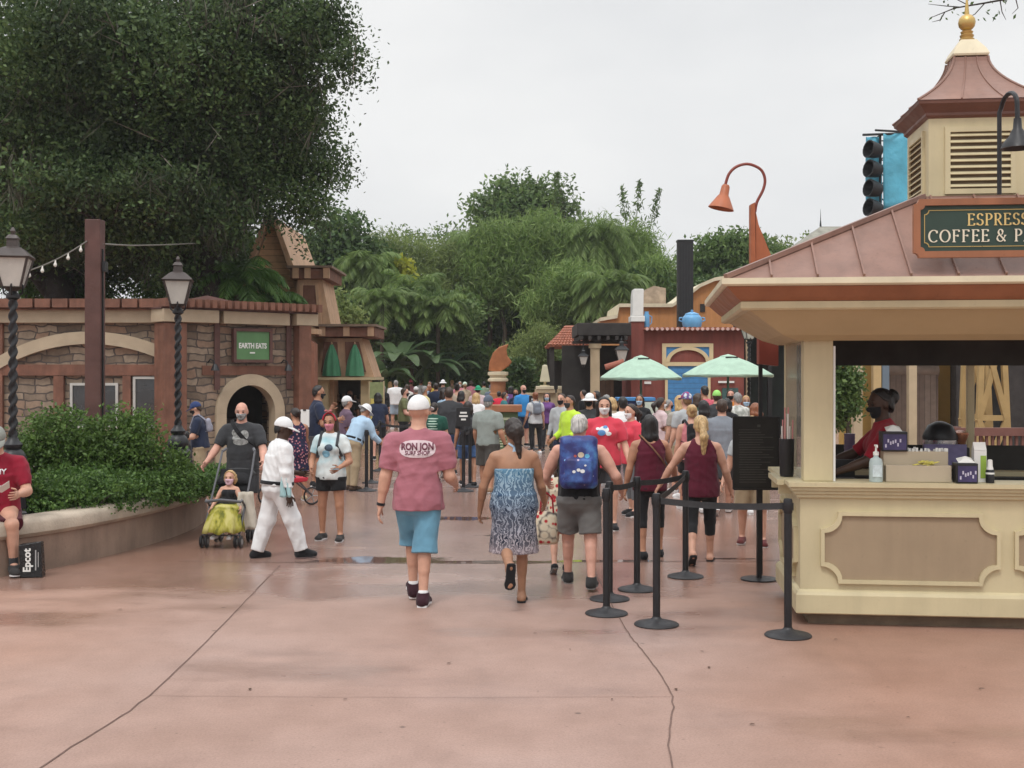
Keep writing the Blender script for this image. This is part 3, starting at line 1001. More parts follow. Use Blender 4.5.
def wear_hair(c,g):
 J,hs,h = c['J'],c['hs'],c['h']
 H,hf,hr,hu = J['H'],J['hf'],J['hr'],J['hu']
 A = (hr,hf,hu)
 vox = min(c['vox'],0.013) if c['D'] < 22 else c['vox'] * 0.75
 st = g.get('style','short')
 dn = np.array([0,0,-1.0])
 L = g.get('L',0.2) * h
 F = Field(H - np.array([0.16,0.2,0.1]) * hs - np.array([0,0,L]),H + np.array([0.16,0.16,0.12]) * hs,vox)
 th = {'short': 0.008,'buzz': 0.005,'curly': 0.022}.get(st,0.011) * 1.0
 F.prim(('e',H + hu * 0.012 * hs - hf * 0.006 * hs,A,(0.044 * hs,0.056 * hs,0.053 * hs)),th,0.01)
 F.prim(('e',H - hu * 0.022 * hs - hf * 0.020 * hs,A,(0.041 * hs,0.036 * hs,0.035 * hs)),th,0.02)
 F.cut(nz(hf * 0.82 - hu * 0.57),H + hf * 0.006 * hs + hu * 0.018 * hs)
 bk = H - hf * 0.035 * hs
 if st == 'bun':
  bg_ = g.get('big',1)
  F.prim(('e',H + hu * g.get('z',0.0) * hs - hf * 0.066 * hs,A,(0.034 * hs * bg_,0.030 * hs * bg_,0.036 * hs * bg_)),0,0.012)
  if g.get('tail'): F.prim(('c',H - hf * 0.075 * hs,H - hf * 0.078 * hs + dn * L + hr * 0.02 * h,0.022 * hs * bg_,0.009 * hs),0,0.01)
 elif st == 'ponytail':
  a = H + hu * g.get('z',0.02) * hs - hf * 0.066 * hs
  b = a - hf * 0.035 * hs + dn * L * 0.35; e = a - hf * 0.02 * hs + dn * L
  F.prim(('c',a,b,0.018 * hs,0.030 * hs),0,0.012); F.prim(('c',b,e,0.030 * hs,0.008 * hs),0,0.012)
 elif st in ('long','bob'):
  for s in (-1,0,1):
   a = H + hu * 0.01 * hs - hf * (0.030 if s == 0 else 0.012) * hs + hr * s * 0.030 * hs
   e = H - hf * (0.042 if s == 0 else 0.026) * hs + hr * s * 0.036 * hs + dn * L
   if J['fw'][2] < -0.05: e = e + J['fw'] * 0.03 * hs
   F.prim(('c',a,(a + e) / 2 - hf * 0.012 * hs,0.030 * hs,0.028 * hs),0,0.016); F.prim(('c',(a + e) / 2 - hf * 0.012 * hs,e,0.028 * hs,0.012 * hs),0,0.016)
  F.carve([('e',H + hf * 0.055 * hs - hu * 0.02 * hs,A,(0.034 * hs,0.05 * hs,0.06 * hs))])
 F.wrinkle(0.0045,c['seed'] + 9,2.0)
 return field_mesh('hair',F,hairmat(g.get('c','brown')),c['t'])
def wear_cap(c,g):
 J,hs = c['J'],c['hs']
 H,hf,hr,hu = J['H'],J['hf'],J['hr'],J['hu']
 if g.get('back'): hf = -hf
 vox = min(c['vox'],0.011) if c['D'] < 22 else c['vox'] * 0.7
 F = Field(H - 0.13 * hs,H + 0.16 * hs,vox)
 F.prim(('e',H + hu * 0.014 * hs - J['hf'] * 0.006 * hs,(hr,hf,hu),(0.048 * hs,0.060 * hs,0.060 * hs)),0.006,0)
 F.cut(nz(-hu + hf * 0.10),H + hu * 0.010 * hs)
 cr = field_mesh(g.get('name','cap'),F,gmat(g),c['t'])
 mb = MB(); V = []; n = 12
 for lay in (0.0,0.006):
  for i in range(n + 1):
   a = math.pi * i / n
   V.append(H + hu * (0.014 + lay) * hs + hr * 0.047 * hs * math.cos(a) + hf * (0.028 + 0.028 * math.sin(a)) * hs)
   V.append(H + hu * (0.012 + lay - 0.014 * math.sin(a)) * hs + hr * 0.050 * hs * math.cos(a) + hf * (0.028 + 0.082 * math.sin(a) ** 0.7) * hs)
 m = 2 * (n + 1)
 Fc = []
 for i in range(n):
  a,b,d,e = 2 * i,2 * i + 1,2 * i + 3,2 * i + 2
  Fc += [(a,b,d,e),(m + e,m + d,m + b,m + a),(b,m + b,m + d,d)]
 mb.add(V,Fc)
 if g.get('wide'):
  mb = MB()
  V = []; n = 22
  for k,(r,z) in enumerate(((0.9,0.016),(1.75,-0.004),(1.75,0.0),(0.9,0.022))):
   for i in range(n):
    a = 2 * math.pi * i / n
    V.append(H + hr * 0.05 * r * hs * math.cos(a) + hf * 0.06 * r * hs * math.sin(a) + hu * z * hs)
  mb.add(V,[(k * n + i,k * n + (i + 1) % n,((k + 1) % 4) * n + (i + 1) % n,((k + 1) % 4) * n + i) for k in range(4) for i in range(n)])
 mb.build('brim',g.get('brim') or gmat(g),cr,smooth='all')
 return cr
def wear_mask(c,g):
 J,hs = c['J'],c['hs']
 H,hf,hr,hu = J['H'],J['hf'],J['hr'],J['hu']
 vox = min(c['vox'],0.009) if c['D'] < 22 else c['vox'] * 0.6
 F = Field(H - 0.1 * hs,H + 0.1 * hs,vox)
 for p in c['HD'][1:4]: F.prim(p,0.0055,0.014)
 F.cut(-hf,H + hf * 0.018 * hs); F.cut(hu,H - hu * 0.010 * hs)
 F.cut(-hu,H - hu * 0.066 * hs)
 m = field_mesh('face_mask',F,gmat(g),c['t'])
 return m
def wear_backpack(c,g):
 J,h,vox = c['J'],c['h'],c['vox']
 up,fw,rt = J['up'],J['tfw'],J['trt']
 s = -1
 hw,hh,dp = g.get('w',0.085) * h,g.get('hh',0.125) * h,g.get('d',0.045) * h
 ctr = J['C'] + up * g.get('z',0.0) * h - fw * (0.066 * c['sp'].get('wide',1.0) * h + dp + 0.012)
 F = Field(ctr - 0.24 * h,ctr + 0.24 * h,vox)
 F.prim(('b',ctr,(rt,fw,up),(hw,dp,hh),0.035 * h),0,0)
 F.prim(('b',ctr - fw * dp * 0.9 - up * hh * 0.35,(rt,fw,up),(hw * 0.75,dp * 0.5,hh * 0.5),0.022 * h),0,0.012)
 F.wrinkle(0.004,c['seed'] + 5)
 b = field_mesh(g.get('name','backpack'),F,gmat(g),c['t'])
 for sd in (-1,1):
  mb = MB()
  w = c['sp'].get('wide',1.0)
  p = [ctr + rt * sd * hw * 0.7 + up * hh * 0.8 + fw * dp,
    J['S'] + rt * sd * 0.066 * h * w + up * 0.050 * h - fw * 0.015 * h,
    J['S'] + rt * sd * 0.068 * h * w + up * 0.035 * h + fw * 0.035 * h,
    J['C'] + rt * sd * 0.075 * h * w + fw * (0.077 * w * h),
    J['C'] + rt * sd * 0.106 * h * w - up * 0.06 * h + fw * 0.02 * h,
    ctr + rt * sd * hw * 0.85 - up * hh * 0.8 + fw * dp]
  for i in range(len(p) - 1): mb.bar(p[i],p[i + 1],0.032,0.010,up=tuple(fw if i < 1 else up))
  mb.build('strap',g.get('strapmat') or gmat(g),b)
 return b
def wear_strap(c,g):
 """a single strap across the chest and back"""
 J,h = c['J'],c['h']; w = c['sp'].get('wide',1.0)
 up,fw,rt = J['up'],J['tfw'],J['trt']; s = g.get('side',1)
 mb = MB()
 P = []
 for k in range(17):
  a = 2 * math.pi * k / 16
  q = (1 - math.cos(a)) / 2
  q = abs(a - math.pi) / math.pi
  cx = s * (0.065 - 0.165 * (1 - q)) * h * w
  zf = 0.048 - 0.22 * (1 - q)
  side = 1 if a < math.pi else -1
  dep = 0.082 * w * math.sin(min(1,(1 - abs(1 - 2 * q)) * 1.0 + 0.15) * math.pi / 2)
  P.append(J['S'] + rt * cx + up * zf * h + fw * side * dep * h)
 for i in range(16): mb.bar(P[i],P[i + 1],g.get('wd',0.03),0.008,up=tuple(fw))
 return mb.build('bag_strap',gmat(g),c['t'])
def wear_belt(c,g):
 J,h = c['J'],c['h']; w = c['sp'].get('wide',1.0)
 mb = MB(); V = []; n = 28
 ctr = J['P'] + J['up'] * g.get('z',0.035) * h
 rx,ry = (0.097 * w * h + g.get('out',0.02)),(0.074 * w + 0.022 * c['sp'].get('belly',0)) * h + g.get('out',0.02)
 for rr,z in ((1,-0.018),(1.03,-0.018),(1.03,0.018),(1,0.018)):
  for i in range(n):
   a = 2 * math.pi * i / n
   V.append(ctr + J['rt'] * rx * rr * math.cos(a) + J['fw'] * ry * rr * math.sin(a) + J['up'] * z)
 mb.add(V,[(k * n + i,k * n + (i + 1) % n,((k + 1) % 4) * n + (i + 1) % n,((k + 1) % 4) * n + i) for k in range(4) for i in range(n)])
 return mb.build('belt',gmat(g),c['t'],smooth='all')
def wear_glove(c,g):
 J,h = c['J'],c['h']
 for nm in g.get('on','LR'):
  w = J['wr' + nm]; f = J['fd' + nm]
  F = Field(w - 0.14 * h,w + 0.14 * h,min(c['vox'],0.009))
  F.prim(c['Fa'][nm][0],0.006,0)
  palm,v,q = hand_geo(J,nm,h,6,30)
  F.prim(palm,0.006,0.01)
  F.cut(-f,w - f * 0.01 * h)
  ctr = np.array(palm[1]); V = [tuple(np.array(x) + nz(np.array(x) - ctr) * 0.002) for x in v]
  field_mesh('glove',F,gmat(g),c['t'],(V,q))
def wear_watch(c,g):
 J,h = c['J'],c['h']
 for nm in g.get('on','L'):
  a = J['wr' + nm] - J['fd' + nm] * 0.012 * h
  MB().tube([a - J['fd' + nm] * 0.012,a + J['fd' + nm] * 0.012],0.0165 * h * 1.22,12).build('watch',gmat(g),c['t'])
WEAR = dict(shirt=wear_shirt,legs=wear_legs,skirt=wear_skirt,shoes=wear_shoes,hair=wear_hair,cap=wear_cap,mask=wear_mask,backpack=wear_backpack,strap=wear_strap,belt=wear_belt,glove=wear_glove,watch=wear_watch)
def project_on(me,target,side,off=0.004):
 """lay a flat print on a garment: moves each point along Y on to the garment's surface (side -1 the back, +1 the front)"""
 tm = target.data
 bv = BVHTree.FromPolygons([v.co for v in tm.vertices],[p.vertices for p in tm.polygons])
 for v in me.vertices:
  hit = bv.ray_cast(Vector((v.co.x,side * 1.0,v.co.z)),Vector((0,-side,0)))
  if hit[0] is not None:
   v.co.y = hit[0].y + side * off
 me.update()
def disc_mesh(cx,cz,rx,rz,n=20,rings=4,power=2.0):
 V = [(cx,0,cz)]; F = []
 for r in range(1,rings + 1):
  for i in range(n):
   a = 2 * math.pi * i / n
   ca,sa = math.cos(a),math.sin(a)
   e = 2 / power
   V.append((cx + rx * r / rings * math.copysign(abs(ca) ** e,ca),0,cz + rz * r / rings * math.copysign(abs(sa) ** e,sa)))
 for i in range(n):
  F.append((0,1 + i,1 + (i + 1) % n))
 for r in range(rings - 1):
  for i in range(n):
   a = 1 + r * n + i; b = 1 + r * n + (i + 1) % n
   F.append((a,b,b + n,a + n))
 return V,F
def print_disc(name,target,side,cx,cz,rx,rz,mat,off=0.004,power=2.0):
 V,F = disc_mesh(cx,cz,rx,rz,power=power)
 me = bpy.data.meshes.new(name); me.from_pydata(V,[],F)
 project_on(me,target,side,off)
 o = link(name,me,mat,target)
 md = o.modifiers.new('Solid','SOLIDIFY'); md.thickness = 0.002; md.offset = 0
 return o
def print_text(name,target,side,body,size,cx,cz,mat,off=0.006,sx=1.0,bold=0.0):
 me = text_mesh(body,size,bold=bold)
 me.transform(Matrix(((sx * (1 if side < 0 else -1),0,0,cx),(0,0,0,0),(0,1,0,cz),(0,0,0,1))))
 import bmesh
 bm = bmesh.new(); bm.from_mesh(me); bmesh.ops.triangulate(bm,faces=bm.faces); bm.to_mesh(me); bm.free()
 project_on(me,target,side,off)
 o = link(name,me,mat,target)
 md = o.modifiers.new('Solid','SOLIDIFY'); md.thickness = 0.002; md.offset = 0
 return o
# ------------------------------------------------------------------ camera, sky, sun
cam = bpy.data.cameras.new('camera'); camo = bpy.data.objects.new('camera',cam); COL.objects.link(camo)
camo.location = (0,0,HCAM); camo.rotation_euler = (R(90),0,0)
cam.sensor_width = 36; cam.lens = 36 * FPX / 1024; cam.shift_y = -9 / 1024; cam.clip_end = 1500; cam.clip_start = 0.1
scene.camera = camo
vs = scene.view_settings
vs.view_transform = 'Standard'; vs.look = 'None'; vs.gamma = 1; vs.exposure = 0.0
SUN_EL,SUN_AZ = 58,200
w = bpy.data.worlds.new('World'); scene.world = w; w.use_nodes = True
nt = w.node_tree; bg = nt.nodes['Background']
sky = nt.nodes.new('ShaderNodeTexSky'); sky.sky_type = 'NISHITA'; sky.sun_disc = False
sky.sun_elevation = R(SUN_EL); sky.sun_rotation = R(SUN_AZ); sky.air_density = 1.0; sky.dust_density = 4.0
hsv = nt.nodes.new('ShaderNodeHueSaturation'); hsv.inputs['Saturation'].default_value = 0.15
nt.links.new(sky.outputs[0],hsv.inputs['Color'])
tc = nt.nodes.new('ShaderNodeTexCoord')
mp = nt.nodes.new('ShaderNodeMapping'); mp.inputs['Scale'].default_value = (1,1,2.6); nt.links.new(tc.outputs['Generated'],mp.inputs[0])
cn = nt.nodes.new('ShaderNodeTexNoise'); cn.inputs['Scale'].default_value = 1.7; cn.inputs['Detail'].default_value = 5; cn.inputs['Roughness'].default_value = 0.5
nt.links.new(mp.outputs[0],cn.inputs['Vector'])
cloud = ramp(nt,cn.outputs[0],[(0.32,(7.2,7.4,7.7)),(0.68,(9.6,9.65,9.65))])
sx = nt.nodes.new('ShaderNodeSeparateXYZ'); nt.links.new(tc.outputs['Generated'],sx.inputs[0])
zen = ramp(nt,sx.outputs[2],[(0.0,(1.0,1.0,1.0)),(0.30,(1.0,1.0,1.0)),(0.95,(2.3,2.3,2.3))])
mul = nt.nodes.new('ShaderNodeMix'); mul.data_type = 'RGBA'; mul.blend_type = 'MULTIPLY'; mul.inputs[0].default_value = 1
nt.links.new(cloud,mul.inputs[6]); nt.links.new(zen,mul.inputs[7])
nt.links.new(mixc(nt,0.90,hsv.outputs[0],mul.outputs[2]),bg.inputs['Color'])
bg.inputs['Strength'].default_value = 0.1
sl = bpy.data.lights.new('sun','SUN'); sl.energy = 1.3; sl.angle = R(12); sl.color = (1,0.97,0.93)
so = bpy.data.objects.new('sun',sl); COL.objects.link(so)
el,az = R(SUN_EL),R(SUN_AZ)
sd = Vector((math.sin(az) * math.cos(el),math.cos(az) * math.cos(el),math.sin(el)))
so.rotation_euler = sd.to_track_quat('Z','Y').to_euler()
# ------------------------------------------------------------------ materials of the place
def ground_material():
 m,nt,b = new_mat('damp_red_concrete')
 g = nt.nodes.new('ShaderNodeNewGeometry')
 def nse(sc,det,stretch=None,rough=.55):
  n = nt.nodes.new('ShaderNodeTexNoise'); n.inputs['Scale'].default_value = sc; n.inputs['Detail'].default_value = det; n.inputs['Roughness'].default_value = rough
  if stretch:
   mp = nt.nodes.new('ShaderNodeMapping'); mp.inputs['Scale'].default_value = stretch
   nt.links.new(g.outputs['Position'],mp.inputs[0]); nt.links.new(mp.outputs[0],n.inputs['Vector'])
  else:
   nt.links.new(g.outputs['Position'],n.inputs['Vector'])
  return n.outputs[0]
 big = ramp(nt,nse(0.33,6),[(0.32,(0.315,0.195,0.152)),(0.52,(0.355,0.232,0.190)),(0.72,(0.385,0.275,0.240))])
 fine = ramp(nt,nse(75,4,None,.75),[(0.28,(0.72,0.71,0.70)),(0.5,(1.0,1.0,1.0)),(0.75,(1.16,1.16,1.17))])
 mid = ramp(nt,nse(2.6,6,None,.65),[(0.3,(0.88,0.87,0.86)),(0.65,(1.05,1.05,1.05))])
 def mulc(a,c):
  x = nt.nodes.new('ShaderNodeMix'); x.data_type = 'RGBA'; x.blend_type = 'MULTIPLY'; x.inputs[0].default_value = 1
  nt.links.new(a,x.inputs[6]); nt.links.new(c,x.inputs[7]); return x.outputs[2]
 sp0 = nt.nodes.new('ShaderNodeSeparateXYZ'); nt.links.new(g.outputs['Position'],sp0.inputs[0])
 ax_ = nt.nodes.new('ShaderNodeMath'); ax_.operation = 'ABSOLUTE'
 sh_ = nt.nodes.new('ShaderNodeMath'); sh_.operation = 'ADD'; sh_.inputs[1].default_value = 0.62; nt.links.new(sp0.outputs[0],sh_.inputs[0]); nt.links.new(sh_.outputs[0],ax_.inputs[0])
 nz_ = nt.nodes.new('ShaderNodeMath'); nz_.operation = 'MULTIPLY_ADD'; nz_.inputs[1].default_value = 1.1; nt.links.new(nse(0.8,4),nz_.inputs[0]); nt.links.new(ax_.outputs[0],nz_.inputs[2])
 slab = ramp(nt,nz_.outputs[0],[(0.0,(1.0,1.0,1.0)),(1.0,(0.98,0.88,0.80))])
 sc_ = nt.nodes.new('ShaderNodeMapRange'); sc_.inputs[1].default_value = 2.2; sc_.inputs[2].default_value = 3.4; nt.links.new(nz_.outputs[0],sc_.inputs[0]); nt.links.new(sc_.outputs[0],slab.node.inputs[0])
 col = mulc(mulc(mulc(big,fine),mid),slab)
 vo = nt.nodes.new('ShaderNodeTexVoronoi'); vo.inputs['Scale'].default_value = 2.3; nt.links.new(g.outputs['Position'],vo.inputs['Vector'])
 spot = ramp(nt,vo.outputs['Distance'],[(0.025,0.45),(0.055,1.0)])
 col = mulc(col,spot)
 v2 = nt.nodes.new('ShaderNodeTexVoronoi'); v2.inputs['Scale'].default_value = 7.0; nt.links.new(g.outputs['Position'],v2.inputs['Vector'])
 col = mulc(col,ramp(nt,v2.outputs['Distance'],[(0.03,0.62),(0.075,1.0)]))
 col = mulc(col,ramp(nt,nse(1.1,8,(1.0,0.35,1),.7),[(0.30,0.86),(0.46,1.0)]))
 sp = nt.nodes.new('ShaderNodeSeparateXYZ'); nt.links.new(g.outputs['Position'],sp.inputs[0])
 mr = nt.nodes.new('ShaderNodeMapRange'); mr.inputs[1].default_value = 8.6; mr.inputs[2].default_value = 12.5; mr.inputs[3].default_value = -0.10; mr.inputs[4].default_value = 0.24
 nt.links.new(sp.outputs[1],mr.inputs[0])
 add = nt.nodes.new('ShaderNodeMath'); add.operation = 'ADD'
 nt.links.new(nse(0.55,5,(0.7,1.6,1)),add.inputs[0]); nt.links.new(mr.outputs[0],add.inputs[1])
 wet = ramp(nt,add.outputs[0],[(0.45,0.0),(0.62,1.0)])
 pud = None
 for (px,py,sxx,syy) in ((-1.35,12.3,1.15,0.36),(-0.35,12.18,1.5,0.16),(1.0,12.25,1.0,0.13),(-0.7,15.9,.9,0.3),(0.1,14.2,.7,.14),(2.3,12.4,.5,.09)):
  mp = nt.nodes.new('ShaderNodeMapping'); mp.vector_type = 'TEXTURE'; mp.inputs['Location'].default_value = (px,py,0); mp.inputs['Scale'].default_value = (sxx,syy,1)
  nt.links.new(g.outputs['Position'],mp.inputs[0])
  ln = nt.nodes.new('ShaderNodeVectorMath'); ln.operation = 'LENGTH'; nt.links.new(mp.outputs[0],ln.inputs[0])
  if pud is None: pud = ln.outputs['Value']
  else:
   mi = nt.nodes.new('ShaderNodeMath'); mi.operation = 'MINIMUM'; nt.links.new(pud,mi.inputs[0]); nt.links.new(ln.outputs['Value'],mi.inputs[1]); pud = mi.outputs[0]
 a2 = nt.nodes.new('ShaderNodeMath'); a2.operation = 'MULTIPLY_ADD'; a2.inputs[1].default_value = 1.1; nt.links.new(nse(3.0,7,(1,2.2,1),.7),a2.inputs[0]); nt.links.new(pud,a2.inputs[2])
 a2.inputs[1].default_value = 1.7
 sub = nt.nodes.new('ShaderNodeMath'); sub.operation = 'MULTIPLY'; sub.inputs[1].default_value = 0.5; nt.links.new(a2.outputs[0],sub.inputs[0])
 pool = ramp(nt,sub.outputs[0],[(0.70,1.0),(0.80,0.0)])
 dk = mulc(col,ramp(nt,wet,[(0.0,(1,1,1)),(1.0,(0.80,0.79,0.80))]))
 dk = mulc(dk,ramp(nt,pool,[(0.0,(1,1,1)),(1.0,(0.42,0.40,0.40))]))
 nt.links.new(dk,b.inputs['Base Color'])
 r0 = ramp(nt,wet,[(0.0,0.58),(1.0,0.20)])
 r1 = mixc(nt,pool,r0,(0.04,0.04,0.04))
 nt.links.new(r1,b.inputs['Roughness'])
 b.inputs['Specular IOR Level'].default_value = 0.5
 bm_ = nt.nodes.new('ShaderNodeBump'); bm_.inputs['Distance'].default_value = 0.006
 st = ramp(nt,pool,[(0.0,0.42),(1.0,0.0)])
 nt.links.new(st,bm_.inputs['Strength']); nt.links.new(nse(38,5),bm_.inputs['Height']); nt.links.new(bm_.outputs[0],b.inputs['Normal'])
 return m
def masonry(name,cols,bw=0.5,rh=0.16,mortar=(0.09,0.07,0.06),msize=0.014,axis='xz',warp=0.05):
 m,nt,b = new_mat(name)
 tc = nt.nodes.new('ShaderNodeTexCoord'); sp = nt.nodes.new('ShaderNodeSeparateXYZ'); cb = nt.nodes.new('ShaderNodeCombineXYZ')
 nt.links.new(tc.outputs['Object'],sp.inputs[0])
 if axis == 'xz': nt.links.new(sp.outputs[0],cb.inputs[0])
 else: nt.links.new(sp.outputs[1],cb.inputs[0])
 nt.links.new(sp.outputs[2],cb.inputs[1])
 wn = nt.nodes.new('ShaderNodeTexNoise'); wn.inputs['Scale'].default_value = 2.6; nt.links.new(cb.outputs[0],wn.inputs['Vector'])
 sc = nt.nodes.new('ShaderNodeVectorMath'); sc.operation = 'SCALE'; sc.inputs['Scale'].default_value = warp * 2; nt.links.new(wn.outputs['Color'],sc.inputs[0])
 ad = nt.nodes.new('ShaderNodeVectorMath'); nt.links.new(cb.outputs[0],ad.inputs[0]); nt.links.new(sc.outputs[0],ad.inputs[1])
 br = nt.nodes.new('ShaderNodeTexBrick'); br.inputs['Scale'].default_value = 1; br.inputs['Brick Width'].default_value = bw; br.inputs['Row Height'].default_value = rh
 br.inputs['Mortar Size'].default_value = msize; br.inputs['Color1'].default_value = (0,0,0,1); br.inputs['Color2'].default_value = (1,1,1,1); br.inputs['Mortar'].default_value = (0.5,0.5,0.5,1)
 br.offset_frequency = 2; br.squash = 0.7; br.squash_frequency = 3; br.inputs['Bias'].default_value = 0.0
 nt.links.new(ad.outputs[0],br.inputs['Vector'])
 c = ramp(nt,br.outputs['Color'],[(i / (len(cols) - 1),q) for i,q in enumerate(cols)])
 n2 = ramp(nt,noise(nt,9,5),[(0.3,0.75),(0.7,1.15)])
 mu = nt.nodes.new('ShaderNodeMix'); mu.data_type = 'RGBA'; mu.blend_type = 'MULTIPLY'; mu.inputs[0].default_value = 1; nt.links.new(c,mu.inputs[6]); nt.links.new(n2,mu.inputs[7])
 nt.links.new(mixc(nt,br.outputs['Fac'],mu.outputs[2],mortar),b.inputs['Base Color'])
 b.inputs['Roughness'].default_value = 0.85
 iv = nt.nodes.new('ShaderNodeMath'); iv.operation = 'SUBTRACT'; iv.inputs[0].default_value = 1; nt.links.new(br.outputs['Fac'],iv.inputs[1])
 bump(nt,b,iv.outputs[0],0.8,0.03)
 return m
def planks(name,c0,c1,width=0.16,axis=2,rough=0.7):
 m,nt,b = new_mat(name)
 tc = nt.nodes.new('ShaderNodeTexCoord'); sp = nt.nodes.new('ShaderNodeSeparateXYZ'); nt.links.new(tc.outputs['Object'],sp.inputs[0])
 dv = nt.nodes.new('ShaderNodeMath'); dv.operation = 'DIVIDE'; dv.inputs[1].default_value = width; nt.links.new(sp.outputs[axis],dv.inputs[0])
 fr = nt.nodes.new('ShaderNodeMath'); fr.operation = 'FRACT'; nt.links.new(dv.outputs[0],fr.inputs[0])
 fl = nt.nodes.new('ShaderNodeMath'); fl.operation = 'FLOOR'; nt.links.new(dv.outputs[0],fl.inputs[0])
 wn = nt.nodes.new('ShaderNodeTexWhiteNoise'); wn.noise_dimensions = '1D'; nt.links.new(fl.outputs[0],wn.inputs['W'])
 c = mixc(nt,wn.outputs['Value'],c0,c1)
 gv = ramp(nt,fr.outputs[0],[(0.0,0.35),(0.07,1.0),(0.93,1.0),(1.0,0.35)])
 n2 = ramp(nt,noise(nt,7,5),[(0.3,0.8),(0.7,1.1)])
 for q in (gv,n2):
  mu = nt.nodes.new('ShaderNodeMix'); mu.data_type = 'RGBA'; mu.blend_type = 'MULTIPLY'; mu.inputs[0].default_value = 1; nt.links.new(c,mu.inputs[6]); nt.links.new(q,mu.inputs[7]); c = mu.outputs[2]
 nt.links.new(c,b.inputs['Base Color']); b.inputs['Roughness'].default_value = rough
 bump(nt,b,gv,0.6,0.01)
 return m
def glass(name,col=(0.85,0.9,0.9),rough=0.05,alpha=0.35):
 if name in MATS: return MATS[name]
 m,nt,b = new_mat(name)
 b.inputs['Base Color'].default_value = (*col,1); b.inputs['Roughness'].default_value = rough
 b.inputs['Alpha'].default_value = alpha
 MATS[name] = m; return m
GROUND = ground_material()
CREAM = M('cream_paint',(0.565,0.487,0.305),0.5,0.06,3,0.08,streak=.09)
CREAML = M('pale_cream_paint',(0.68,0.60,0.43),0.5,0.07,3,0.1,streak=.10)
TANP = M('tan_panel',(0.34,0.255,0.165),0.6,0.06,2.5,0.08,streak=.10)
COPPER = M('copper_roof_paint',(0.255,0.142,0.108),0.45,0.16,2.2,0.15,streak=.22)
RUST = M('rust_orange_trim',(0.31,0.125,0.062),0.5,0.1,3,0.08,streak=.18)
BLACK = M('black_metal',(0.016,0.016,0.018),0.42,0.2,8,0.06)
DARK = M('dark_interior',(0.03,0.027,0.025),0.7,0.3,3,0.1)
GOLD = M('gold_finial',(0.55,0.38,0.14),0.35,0.1,6,0.05,metal=0.7)
TIMBER = M('red_brown_timber',(0.19,0.085,0.055),0.7,0.22,4,0.3,streak=.3)
TIMBERD = M('dark_red_timber',(0.105,0.050,0.042),0.7,0.22,4,0.3)
LWOOD = M('light_wood',(0.52,0.325,0.20),0.65,0.14,5,0.2,streak=.2)
CONC = M('rim_concrete',(0.42,0.35,0.275),0.75,0.2,2.8,0.5,40,streak=.12)
CONCW = M('planter_wall_concrete',(0.29,0.205,0.155),0.78,0.25,1.8,0.4,40,streak=.2)
STONE = masonry('brown_ledge_stone',[(0.14,0.10,0.072),(0.22,0.165,0.12),(0.31,0.24,0.175),(0.25,0.15,0.10)],0.46,0.15,warp=.10)
TERRA = M('terracotta_tile',(0.30,0.105,0.06),0.7,0.3,9,0.3)
ORANGE = M('orange_stucco',(0.52,0.24,0.09),0.8,0.12,1.5,0.25,30,streak=.2)
REDWALL = M('red_stucco',(0.215,0.062,0.048),0.8,0.14,1.5,0.25,30,streak=.25)
BLUED = planks('blue_door_boards',(0.05,0.20,0.44),(0.065,0.24,0.50),0.15,2,0.5)
BLUEP = M('blue_paint',(0.06,0.22,0.47),0.5,0.1,4,0.08)
WHITEP = M('white_paint',(0.74,0.74,0.71),0.5,0.06,4,0.06)
SAND = M('sand_stucco',(0.48,0.38,0.25),0.8,0.12,2,0.25,30)
MINT = cloth('mint_canvas',(0.38,0.53,0.42),0.1)
GREENC = cloth('green_canvas',(0.07,0.22,0.12),0.12)
GREENP = M('green_sign_paint',(0.075,0.16,0.085),0.5,0.08,4,0.05)
LGLASS = M('frosted_lantern_glass',(0.52,0.50,0.46),0.25,0.08,5,0.03)
SOIL = M('planter_soil',(0.07,0.05,0.035),0.95,0.3,8,0.6,30)
# ------------------------------------------------------------------ ground
g = MB(); g.add([(-300,-40,0),(300,-40,0),(300,500,0),(-300,500,0)],[(0,1,2,3)])
tag(g.build('ground',GROUND),None,None,None,'structure')
JM = M('dark_joint',(0.15,0.092,0.074),0.8,0.3,10,0.1)  # dark colour of the paving joints
def catmull(P,n=8):
 out = []
 P = [Vector(p) for p in P]
 for i in range(len(P) - 1):
  p0 = P[max(0,i - 1)]; p1 = P[i]; p2 = P[i + 1]; p3 = P[min(len(P) - 1,i + 2)]
  for k in range(n):
   t = k / n
   out.append(0.5 * ((2 * p1) + (p2 - p0) * t + (2 * p0 - 5 * p1 + 4 * p2 - p3) * t * t + (3 * p1 - p0 - 3 * p2 + p3) * t ** 3))
 out.append(P[-1]); return out
def joint(pts,wdt=0.012):
 mb = MB()
 P = []
 rs = random.Random(3)
 pts = [tuple(p) for p in catmull(pts,5)]
 for a,b in zip(pts,pts[1:]):
  n = max(2,int((Vector(b) - Vector(a)).length / 0.35))
  for i in range(n): P.append(Vector(a) + (Vector(b) - Vector(a)) * i / n + Vector((rs.uniform(-.006,.006),rs.uniform(-.006,.006))))
 P.append(Vector(pts[-1]))
 for a,b in zip(P,P[1:]):
  d = (b - a).normalized(); s = Vector((-d.y,d.x)) * wdt / 2
  n0 = len(mb.V)
  mb.V += [(*(a - s),0.004),(*(b - s),0.004),(*(b + s),0.004),(*(a + s),0.004)]; mb.Fc.append((n0,n0 + 1,n0 + 2,n0 + 3))
 o = mb.build('ground_joint',JM); o['kind'] = 'structure'
joint([(-2.45,3.0),(-2.28,5.8),(-2.15,7.1),(-2.22,9.6),(-2.32,12.0)],0.010)
joint([(0.74,3.0),(0.773,5.8),(0.944,7.08),(0.90,8.2),(0.837,9.3),(0.80,12.2)],0.009)
